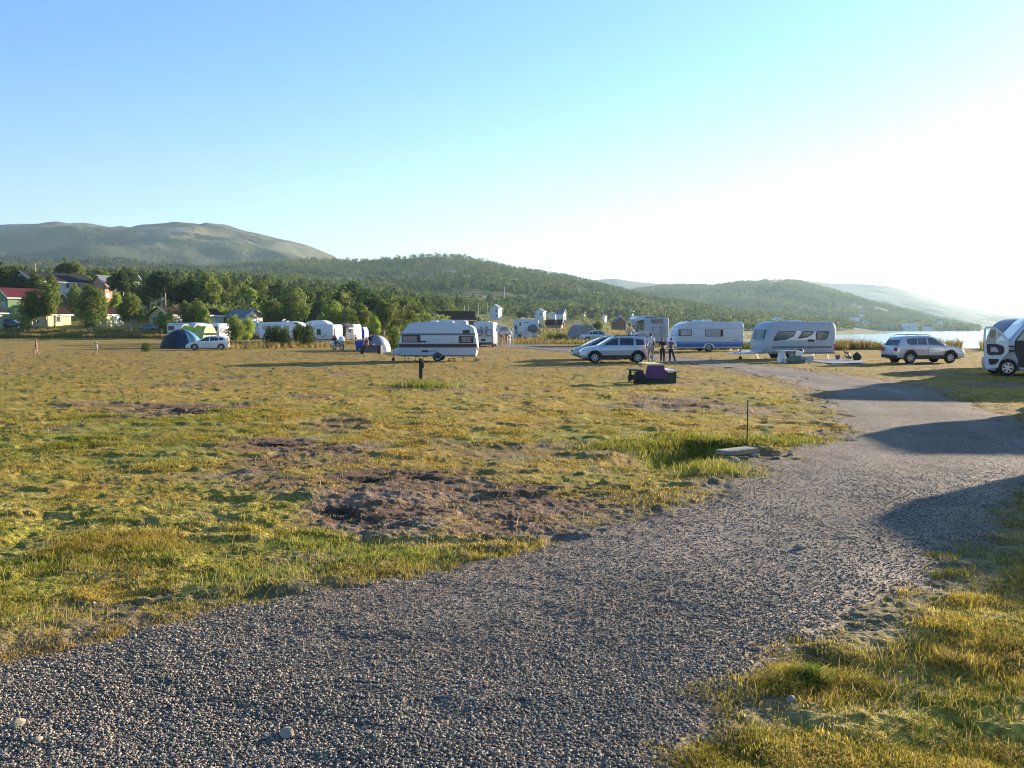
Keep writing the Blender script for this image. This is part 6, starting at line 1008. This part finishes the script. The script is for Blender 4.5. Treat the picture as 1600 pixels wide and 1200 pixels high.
o0 = G(1167, 701); rdd = MB().cyl((0, 0, -.1), (.006, 0, .81), .011, n=8).build('iron_rod', 'rust'); rdd.location = (o0.x, o0.y, 0); tag(rdd, 'thin rusty iron rod standing upright behind the concrete slab', 'rod')
o0 = G(1156, 712); sl = MB().box(-.30, .30, -.17, .17, 0, .075, .012).build('concrete_slab', 'concrete'); sl.location = (o0.x, o0.y+.15, .015); sl.rotation_euler = (R(-2), R(-2), R(26)); tag(sl, 'pale concrete slab lying at the end of the grassy ditch beside the gravel', 'slab')
for i, (px, py_, s_, lb) in enumerate([(1112, 727, .05, 'small grey stone in the grass below the concrete slab'), (1180, 716, .05, 'pale stone at the right foot of the concrete slab'), (1148, 722, .06, 'grey stone tucked under the front edge of the concrete slab'), (1205, 708, .04, 'small stone on the gravel edge right of the concrete slab'), (1235, 712, .04, 'small stone furthest right of the concrete slab')]):
    v = G(px, py_); st = MB().ell((0, 0, s_*.4), (s_*1.3, s_, s_*.7), 9, 6, .35, i+20).build('stone', 'palestone'); st.location = (v.x, v.y, float(surf(np.array([v.x]), np.array([v.y]))[0][0])); tag(st, lb, 'stone', 'stones round the concrete slab')
# gear beside the grey caravan
o0 = G(1238, 567); ft = thing('camping_table', 'white folding camping table standing before the grey caravan', 'table', (o0.x, o0.y+.2, 0), R(6)); s_ = Px(1238, 567); MB().box(s_.x(1221), s_.x(1252), 0, .7, .66, .70, .01).build('tabletop', 'white2', ft)
for q_ in (1221, 1250): MB().prism([(s_.x(q_), .0), (s_.x(q_)+.10, .66), (s_.x(q_)+.26, .66), (s_.x(q_)+.32, 0), (s_.x(q_)+.2, 0), (s_.x(q_)+.16, .3), (s_.x(q_)+.12, 0)], .05, .62).build('leg', 'white2', ft)
o0 = G(1243, 568); tb = thing('tarp_heap', 'greenish grey heap of folded tarpaulin at the foot of the white camping table', 'tarpaulin', (o0.x, o0.y-.15, 0)); MB().ell((0, 0, .18), (.55, .35, .26), 16, 9, .25, 5).build('tarpaulin', mat('green_grey_tarp', (.10, .15, .11), .6, bump=.4), tb)
o0 = G(1262, 567); bx_ = thing('storage_box', 'pale grey box tipped beside the tarpaulin heap', 'box', (o0.x, o0.y, 0), R(12)); MB().shell([(-.35, 0), (-.45, .32), (.42, .36), (.25, .0)], 0, .4, .03).build('body', 'greyw', bx_); MB().shell([(-.46, .32), (-.46, .36), (.44, .40), (.43, .36)], -.02, .42, .01).build('lid', 'white2', bx_)
o0 = G(1253, 566); fc = thing('camp_chair', 'black folded camp chair on the pile at the white camping table', 'chair', (o0.x, o0.y+.35, 0)); MB().ring((0, 0, .56), .17, .05, n=18).build('frame', 'black', fc); MB().ell((0, .02, .5), (.17, .03, .2)).build('seat', 'black', fc)
for q_ in (-.12, .12): MB().cyl((q_, 0, 0), (q_*.4, 0, .45), .015, n=6).build('leg', 'black', fc)
gsP = [G(1262, 565), G(1300, 569.5), G(1352, 568), G(1345, 564), G(1300, 562)]; gs = MB(); nb_ = len(gsP); gs.add([(p_.x, p_.y, .045) for p_ in gsP]+[(p_.x, p_.y, .06) for p_ in gsP], [tuple(range(nb_-1, -1, -1)), tuple(range(nb_, 2*nb_))]+[(i, (i+1) % nb_, (i+1) % nb_+nb_, i+nb_) for i in range(nb_)]); gs = gs.build('groundsheet', mat('blue_grey_groundsheet', (.12, .16, .25), .7, bump=.3)); tag(gs, 'blue-grey groundsheet spread on the grass right of the grey caravan', 'groundsheet')
o0 = G(1333, 564.5); bb = thing('bag', 'round black bag beside the crouching person on the groundsheet', 'bag', (o0.x+.3, o0.y+.2, 0)); MB().ell((0, 0, .25), (.26, .22, .25), 14, 9, .08, 9).build('sack', 'blk', bb); MB().path([(-.1, 0, .47), (0, 0, .56), (.1, 0, .47)], .02).build('handle', 'black', bb)
o0 = G(1309, 563); b3 = thing('bucket', 'small dark bucket on the groundsheet left of the crouching person', 'bucket', (o0.x, o0.y, .06)); MB().cyl((0, 0, 0), (0, 0, .26), .12, .16, 14).build('body', 'greyst', b3); MB().path([(-.16, 0, .25), (-.1, 0, .38), (.1, 0, .38), (.16, 0, .25)], .01).build('handle', 'steel', b3)
# table by the dome tent
o0 = G(578, 553); dt = thing('low_table', 'low dark wooden table with solid sides in front of the grey and white dome tent', 'table', (o0.x, o0.y, 0), R(-3)); s_ = Px(578, 553); MB().box(s_.x(562), s_.x(595), 0, .8, .60, .66, .01).build('tabletop', 'wood_dark', dt)
for q_ in (562.5, 590): MB().box(s_.x(q_), s_.x(q_)+.24, .05, .75, 0, .6).build('leg', 'wood_dark', dt)
MB().box(s_.x(566), s_.x(590), .3, .36, .08, .58).build('side_board', 'greyst', dt); MB().cyl((s_.x(583), .2, .66), (s_.x(583), .2, .78), .06).build('cup', 'white2', dt)
# motorcycle
o0 = G(529, 547.5); mc = thing('motorcycle', 'touring motorcycle with white fairing and side cases standing on the grass by the caravan', 'motorcycle', (o0.x, o0.y, 0), R(-52)); 
for xx in (-.72, .72): w_ = MB().ring((xx, 0, .31), .26, .055, n=20).build('wheel', 'rubber', mc); m = MB(); [m.path([(xx, 0, .31), (xx+.24*math.cos(i*math.pi/3), 0, .31+.24*math.sin(i*math.pi/3))], .012, 4) for i in range(6)]; m.build('rim', 'alloy', w_)
MB().path([(.72, -.06, .31), (.5, -.06, .95)], .025).path([(.72, .06, .31), (.5, .06, .95)], .025).build('fork', 'steel', mc); MB().box(-.3, .35, -.16, .16, .28, .62, .05).build('engine', 'steel', mc); MB().shell([(-.75, .70), (-.6, .82), (-.1, .80), (.1, .98), (.42, .98), (.62, .72), (.3, .60), (-.3, .58)], -.17, .17, .06).build('fuel_tank', 'black', mc); MB().shell([(.35, .72), (.55, 1.25), (.62, 1.22), (.78, .85), (.62, .66)], -.26, .26, .06).build('fairing', 'white2', mc); MB().shell([(.42, 1.2), (.34, 1.45), (.37, 1.45), (.56, 1.18)], -.2, .2, .02).build('windshield', 'clear', mc)
for yy in (-.42, .22): MB().box(-.78, -.28, yy, yy+.2, .42, .80, .04).build('side_case', 'white2', mc)
MB().box(-.95, -.55, -.2, .2, .85, 1.15, .06).build('top_case', 'black', mc); MB().path([(.45, -.38, 1.05), (.48, 0, 1.02), (.45, .38, 1.05)], .016).build('handlebar', 'black', mc); MB().box(-.9, -.84, -.06, .06, .68, .76).build('tail_lamp', 'red', mc)
person('person in red and black jacket standing behind the touring motorcycle', 523, 542, 520.5, R(15), dict(wL=(.09, -.14, .62)), 'redc', 'blk')
o0 = G(544, 541); sb = thing('folding_stool', 'orange folding stool right of the touring motorcycle', 'stool', o0); MB().box(-.3, .3, -.2, .2, .50, .56, .02).build('seat', mat('orange_cloth', (.5, .16, .06), .7), sb)
for q_ in (-.25, .25): MB().path([(q_, -.15, 0), (-q_, .15, .5)], .018).build('leg', 'wood', sb)
# ================================================================ houses
M['wy'] = mat('yellow_cabin_board', (.62, .56, .28), .8, var=.06, scale=3); M['wc'] = mat('cream_house_board', (.68, .62, .46), .8, var=.06); M['ww'] = mat('white_house_board', (.72, .72, .70), .75, var=.05); M['wg'] = mat('green_house_board', (.17, .25, .12), .85); M['wgl'] = mat('pale_green_board', (.36, .44, .30), .85); M['wr'] = mat('falu_red_board', (.30, .06, .04), .85); M['wb'] = mat('brown_board', (.18, .09, .05), .85, var=.2, scale=10); M['wo'] = mat('salmon_board', (.55, .26, .16), .85); M['wbe'] = mat('beige_board', (.42, .42, .30), .85)
M['rr'] = mat('dark_red_roof', (.040, .014, .013), .95, spec=.1, var=.2, scale=3); M['rred'] = mat('red_sheet_roof', (.10, .018, .026), .9, spec=.15, var=.1); M['rd'] = mat('dark_slate_roof', (.022, .024, .028), .95, spec=.1, var=.2); M['rb'] = mat('brown_sheet_roof', (.05, .024, .02), .95, spec=.1, var=.3, scale=4); M['rg'] = mat('grey_roof', (.14, .15, .16), .6); M['dblue'] = mat('blue_door_paint', (.10, .17, .30), .5); M['wsky'] = mat('sky_blue_shutter', (.25, .45, .62), .5)
def house(label, px, py, Y, ws, wl, hw_, hr, rz, wall, roof, ridge='y', lit=(), shade=(), chim=None, cat='cabin', name='cabin', group=None, ov=.35):
    """near corner at the origin: shaded wall runs to -x, sunlit wall runs to +y"""
    p_ = At(px, py, Y); z_ = min(gz(p_.x, p_.y), p_.z); root = thing(name, label, cat, (p_.x, p_.y, p_.z), rz, group); zb = z_-p_.z-1.0
    if ridge == 'y': G_ = [(-ws, zb), (0, zb), (0, hw_), (-ws/2, hw_+hr), (-ws, hw_)]; MB().prism(G_, 0, wl).build('wall', wall, root, smooth=False)
    else:
        m = MB(); n5 = [(0, zb), (wl, zb), (wl, hw_), (wl/2, hw_+hr), (0, hw_)]; m.add([(0, a, b) for a, b in n5]+[(-ws, a, b) for a, b in n5], [(0, 1, 2, 3, 4), (9, 8, 7, 6, 5)]+[(i, i+5, (i+1) % 5+5, (i+1) % 5) for i in range(5)]); m.build('wall', wall, root, smooth=False)
    m = MB(); W_, D_ = (ws, wl) if ridge == 'y' else (wl, ws); sl_ = hr/(W_/2); th = .14
    for sg in (-1, 1):
        a0, a1 = 0, W_/2+ov; z0_, z1_ = hw_+hr+.03, hw_+hr+.03-sl_*a1; q_ = [(a0*sg, z0_), (a1*sg, z1_), (a1*sg, z1_+th), (a0*sg, z0_+th)]
        if ridge == 'y': V = [(a-W_/2, y_, b) for y_ in (-ov, D_+ov) for a, b in q_]
        else: V = [(x_, a+W_/2, b) for x_ in (-D_-ov, ov) for a, b in q_]
        m.add(V, [(0, 1, 2, 3), (7, 6, 5, 4), (0, 4, 5, 1), (1, 5, 6, 2), (2, 6, 7, 3), (3, 7, 4, 0)])
    rf = m.build('roof', roof, root, smooth=False); t_ = MB()
    if ridge == 'y':
        e = W_/2+ov; zz = hw_+hr+.03-sl_*e; t_.box(e-W_/2+.002, e-W_/2+.04, -ov, D_+ov, zz-.06, zz+.17)
        t_.add([(-W_/2, -ov-.03, hw_+hr), (e-W_/2, -ov-.03, zz-.02), (e-W_/2, -ov-.03, zz+.2), (-W_/2, -ov-.03, hw_+hr+.22), (-W_/2, -ov, hw_+hr), (e-W_/2, -ov, zz-.02), (e-W_/2, -ov, zz+.2), (-W_/2, -ov, hw_+hr+.22)], [(0, 1, 2, 3), (7, 6, 5, 4), (0, 4, 5, 1), (1, 5, 6, 2), (2, 6, 7, 3), (3, 7, 4, 0)])
    else:
        for sg in (-1, 1):
            e = (W_/2+ov)*sg; zz = hw_+hr+.03-sl_*abs(e); t_.add([(ov+dx, W_/2, hw_+hr+c_) for dx in (0, .04) for c_ in (0, .2)]+[(ov+dx, W_/2+e, zz+c_) for dx in (0, .04) for c_ in (-.02, .18)], [(0, 1, 5, 4), (2, 6, 7, 3), (0, 2, 3, 1), (4, 5, 7, 6), (0, 4, 6, 2), (1, 3, 7, 5)])
    t_.build('barge_board', 'ww', rf, smooth=False)
    if chim: MB().box(-ws/2+chim-.25, -ws/2+chim+.25, wl*.5-.25, wl*.5+.25, hw_+hr*.5, hw_+hr+.7).build('chimney', 'greyst', rf, smooth=False)
    for kind, u0, v0, u1, v1, mk in lit: f_ = MB().box(-.02, .05, u0, u1, v0, v1).build(kind, 'ww', root, smooth=False); MB().box(.03, .06, u0+.1, u1-.1, v0+.1*(kind != 'door'), v1-.1).build('pane' if kind == 'window' else 'panel', mk, f_, smooth=False)
    for kind, u0, v0, u1, v1, mk in shade: f_ = MB().box(-u1, -u0, -.05, .02, v0, v1).build(kind, 'ww', root, smooth=False); MB().box(-u1+.1, -u0-.1, -.06, -.03, v0+.1*(kind != 'door'), v1-.1).build('pane' if kind == 'window' else 'panel', mk, f_, smooth=False)
    return root
gk = 'small cabins on the bank'
W1 = lambda a, b=1.0, mk='glassg': ('window', a, b, a+1.1, b+1.2, mk)
house('yellow cabin with dark red roof, leftmost yellow one, behind the taller dark-leaved birch', 75, 513.5, 175, 4.2, 5.4, 2.75, 1.3, R(-22), 'wy', 'rr', lit=[W1(1.9, 1.2)], shade=[W1(2.0)], group=gk)
house('yellow cabin with blue window between the broad birch and the three-stemmed birch', 167, 514, 175, 4.4, 4.4, 2.75, 1.2, R(-20), 'wy', 'rr', lit=[W1(2.2, 1.2, 'wsky')], group=gk)
house('olive-yellow cabin with blue door in its gable and dark red roof', 264, 513.5, 172, 4.5, 5.5, 2.6, 1.35, R(-20), 'wy', 'rr', lit=[W1(2.2)], shade=[('door', 2.6, .1, 3.7, 2.3, 'dblue'), ('window', .6, 1.2, 1.3, 2.0, 'yellow')], group=gk)
house('yellow cabin with pale blue window behind the long-windowed caravan', 328, 513, 170, 4.2, 4.3, 2.4, 1.1, R(-18), 'wy', 'rr', lit=[W1(1.7, 1.0, 'wsky')], group=gk)
house('cream gabled cabin above the left end of the white motorhome', 384, 514, 172, 4.5, 4.6, 2.4, 1.2, R(-26), 'wc', 'rg', ridge='x', lit=[('window', 2.9, 1.2, 3.7, 1.9, 'glassg')], group=gk)
house('pale green cabin at the left edge of the picture with dark roof', -18, 513.5, 168, 5, 4.4, 2.9, 1.3, R(-20), 'wgl', 'rd', group=gk)
house('green barn with bright red sheet roof at the left edge', 13, 498, 190, 5.5, 9.0, 4.4, 1.9, R(-30), 'wg', 'rred', lit=[('window', 5.6, 2.6, 7.0, 4.0, 'glassg')], shade=[('window', .9, .9, 2.4, 3.4, 'glassg')], cat='barn', name='barn')
house('large white house with dark roof and sunlit balconied side on the slope', 53, 470, 225, 8.5, 17.5, 5.0, 2.2, R(-26), 'wc', 'rd', lit=[W1(9, 3.4), W1(12, 3.4), ('window', 13.8, 3.0, 16, 4.5, 'glassg'), W1(9, .8), ('balcony', 7, 2.4, 15, 3.1, 'ww')], shade=[('window', 3.6, 2.6, 4.2, 4.8, 'glass')], chim=.0, cat='house', name='house', ov=.6)
house('brown wooden shed with dark roof below the large white house', 108, 488, 205, 3, 5.5, 3.2, .8, R(-27), 'wb', 'rd', cat='shed', name='shed')
house('narrow salmon and white house with grey roof between the dark pines', 161, 468, 235, 3.2, 3.0, 4.6, 1.5, R(-24), 'wo', 'rg', lit=[('window', .8, .4, 2.2, 1.6, 'ww'), ('window', 1.3, 2.4, 2.6, 3.4, 'ww')], cat='house', name='house')
house('beige gabled house with dark roof and small terrace right of the dark pines', 208, 468, 235, 4.2, 3.2, 4.2, 1.8, R(-24), 'wbe', 'rd', ridge='x', lit=[('window', .8, 2.0, 2.8, 3.4, 'greyw'), ('balcony', .2, .4, 3, 1.5, 'wo')], cat='house', name='house')
house('little yellow house with pointed roof peeping out of the wood', 549, 478, 240, 2.5, 2.8, 2.2, 2.4, R(-22), 'wy', 'rb', ridge='y', cat='house', name='house')
gv = 'houses of the village beyond the field'
house('long brown-roofed barn behind the brown-striped caravan', 684, 512, 230, 5, 9.5, 2.0, 2.0, R(-76), 'wr', 'rb', cat='barn', name='barn', group=gv)
house('tall white two-storey house on the meadow rise', 779, 497, 420, 4.2, 4.4, 4.6, 1.6, R(-20), 'ww', 'rg', lit=[('window', 1, 1, 1.7, 2, 'glass')], shade=[('window', .7, 2.8, 1.5, 3.8, 'glass'), ('window', .7, .6, 1.5, 1.6, 'glass')], cat='house', name='house', group=gv)
house('white house with grey roof behind the covered-rack motorhome', 849, 500, 430, 4.2, 3.8, 4.0, 1.3, R(-20), 'ww', 'rg', shade=[('window', .8, 2.2, 1.8, 3.2, 'glass')], cat='house', name='house', group=gv, chim=.0)
house('pale green-white house half behind trees, left of the sunlit gabled one', 868, 500, 480, 5, 3.5, 3.0, 1.2, R(-12), 'ww', 'rg', cat='house', name='house', group=gv)
house('sunlit white house with gable towards the fjord', 880, 500, 430, 3.6, 4.0, 3.0, 1.8, R(-24), 'ww', 'rg', ridge='x', lit=[('window', 1.5, 1.2, 2.3, 2.2, 'glass')], cat='house', name='house', group=gv)
house('narrow cream house with pointed gable in the middle of the meadow', 912, 499.5, 430, 1.8, 2.6, 2.4, 1.3, R(-22), 'wc', 'rb', ridge='x', cat='house', name='house', group=gv)
house('small cubic white house with reddish roof right of the cream house', 945, 501, 440, 1.4, 2.8, 2.4, .7, R(-22), 'ww', 'rr', cat='house', name='house', group=gv)
house('tiny white hut beyond the meadow left of the beige motorhome', 968, 499.5, 470, .8, 1.6, 1.2, 1.0, R(-22), 'ww', 'rg', ridge='x', cat='hut', name='hut', group=gv)
house('red boathouse with pink sunlit gable, left one of the pair', 866, 512, 300, 2.8, 1.8, 1.3, 1.2, R(-22), 'wo', 'rr', ridge='x', cat='boathouse', name='boathouse', group=gv)
house('red boathouse with pink sunlit gable, right one of the pair', 877, 512, 300, 2.6, 1.6, 1.3, 1.2, R(-22), 'wo', 'rr', ridge='x', cat='boathouse', name='boathouse', group=gv)
house('small yellowish shed between the covered-rack motorhome and the boathouses', 846, 512.5, 300, .8, 1.6, .9, .4, R(-22), 'wy', 'rg', cat='shed', name='shed', group=gv)
house('small salmon shed above the brown-roofed barn', 711, 484.5, 420, .5, 2.2, 1.3, .3, R(-27), 'wo', 'rg', cat='shed', name='shed', group=gv)
house('white house half hidden by trees left of the brown-roofed barn', 662, 485, 420, 5, 2.4, 2.0, 1.8, R(-20), 'ww', 'rg', cat='house', name='house', group=gv)
house('grey-roofed low shed in the meadow right of the cubic white house', 978, 508.5, 330, 4.5, 2.5, 1.2, 1.8, R(20), 'wb', 'rg', cat='shed', name='shed', group=gv)
house('white house group roof just above the overcab of the beige motorhome', 988, 491, 620, 3, 3.4, 2.0, 1.3, R(-22), 'ww', 'rr', cat='house', name='house', group=gv)
for i, (px, py_, Y_, w_, lb) in enumerate([(1335, 500.5, 1420, 14, 'largest pale house on the wooded headland above the grey caravan end'), (1322, 503, 1400, 10, 'pale house left of the largest headland house'), (1352, 503.5, 1400, 9, 'pale house right of the largest headland house'), (1345, 493, 1460, 7, 'upper small house on the wooded headland'), (1469, 503, 1440, 8, 'small bright house near the tip of the headland'), (1424, 516.2, 1345, 19, 'long flat white building on the shore behind the shore-side off-roader'), (1450, 515, 1350, 14, 'low pale shed right of the long white shore building'), (1390, 512, 1370, 10, 'dim pale house left of the long white shore building')]):
    p_ = At(px, py_, Y_); rt = thing('house', lb, 'house', p_, R(-17) if w_ < 15 else 0, 'houses on the far headland'); hh = w_*.32
    MB().prism([(-w_/2, -4), (w_/2, -4), (w_/2, hh), (-w_/2, hh)], 0, w_*.7).build('wall', 'ww', rt, smooth=False); MB().prism([(-w_/2-.5, hh+.02), (w_/2+.5, hh+.02), (w_*.35, hh+w_*.22), (-w_*.35, hh+w_*.22)], -.5, w_*.7+.5).build('roof', 'rg' if w_ < 15 else 'ww', rt, smooth=False)
# ================================================================ poles
def pole(label, px, yb, yt, Y, arm=0.0, lamp=False, r=.13, mk='wood'):
    p_ = At(px, yb, Y); h = (yb-yt)*Y/F; rt = thing('utility_pole' if not lamp else 'street_lamp', label, 'pole' if not lamp else 'street lamp', p_, 0, 'poles standing over the houses and trees'); MB().cyl((0, 0, -2), (0, 0, h), r, r*.8, 8).build('pole', mk, rt)
    if arm: MB().box(-arm, arm, -.06, .06, h-.5, h-.36).build('crossarm', mk, rt)
    if lamp: MB().path([(0, 0, h-.1), (.9, 0, h+.1)], .05).build('arm', mk, rt); MB().ell((1.1, 0, h+.08), (.4, .15, .12)).build('lamp_head', 'white2', rt)
M['polew'] = mat('weathered_pole_timber', (.50, .42, .33), .8)
pole('tall pale utility pole behind the third cabin roof', 259, 486, 457.5, 190, mk='polew'); pole('short grey utility pole among the trees above the fifth cabin', 405, 458, 441, 300, r=.18, mk='polew'); pole('street lamp with white head above the white house gable', 57, 470, 412, 250, lamp=True, mk='polew', r=.16)
for px, yb, yt, Y_, am, lb in [(725.5, 490, 477.5, 300, 0, 'slim grey pole right of the salmon shed'), (484, 441, 434, 500, .9, 'distant crossarmed pole high in the wood'), (581, 455, 446, 400, 1.2, 'crossarmed pole in the wood above the dome tent'), (732, 492, 474, 420, 0, 'thin pole left of the tall white house, nearer one'), (747, 490, 474, 430, 0, 'thin pole left of the tall white house, middle one'), (762, 488, 474, 440, 0, 'thin pole close to the left wall of the tall white house'), (955, 512, 499, 420, 0, 'thin pole on the meadow right of the cubic white house'), (788, 462, 448, 700, 0, 'distant pole on the hillside clearing above the white house'), (877, 524, 509, 200, 0, 'low post by the right boathouse')]:
    pole(lb, px, yb, yt, Y_, am, r=.12*Y_/300, mk='polew')
# ---------------------------------------------------------------- air
hm = bpy.data.materials.new('haze_air'); hm.use_nodes = True; t = hm.node_tree; t.nodes.clear(); o_ = t.nodes.new('ShaderNodeOutputMaterial'); pv = t.nodes.new('ShaderNodeVolumePrincipled')
pv.inputs['Color'].default_value = (.58, .82, 1, 1); pv.inputs['Density'].default_value = 8.5e-5; pv.inputs['Anisotropy'].default_value = .3
t.links.new(pv.outputs[0], o_.inputs['Volume'])
V_ = np.array([(sx_*14200, sy_*14200, z_) for z_ in (-8.0, 560.0) for sx_, sy_ in ((-1, -1), (1, -1), (1, 1), (-1, 1))])
haze = mesh_np('haze', V_, np.array([(3, 2, 1, 0), (4, 5, 6, 7), (0, 1, 5, 4), (1, 2, 6, 5), (2, 3, 7, 6), (3, 0, 4, 7)]), hm); tag(haze, kind='stuff')
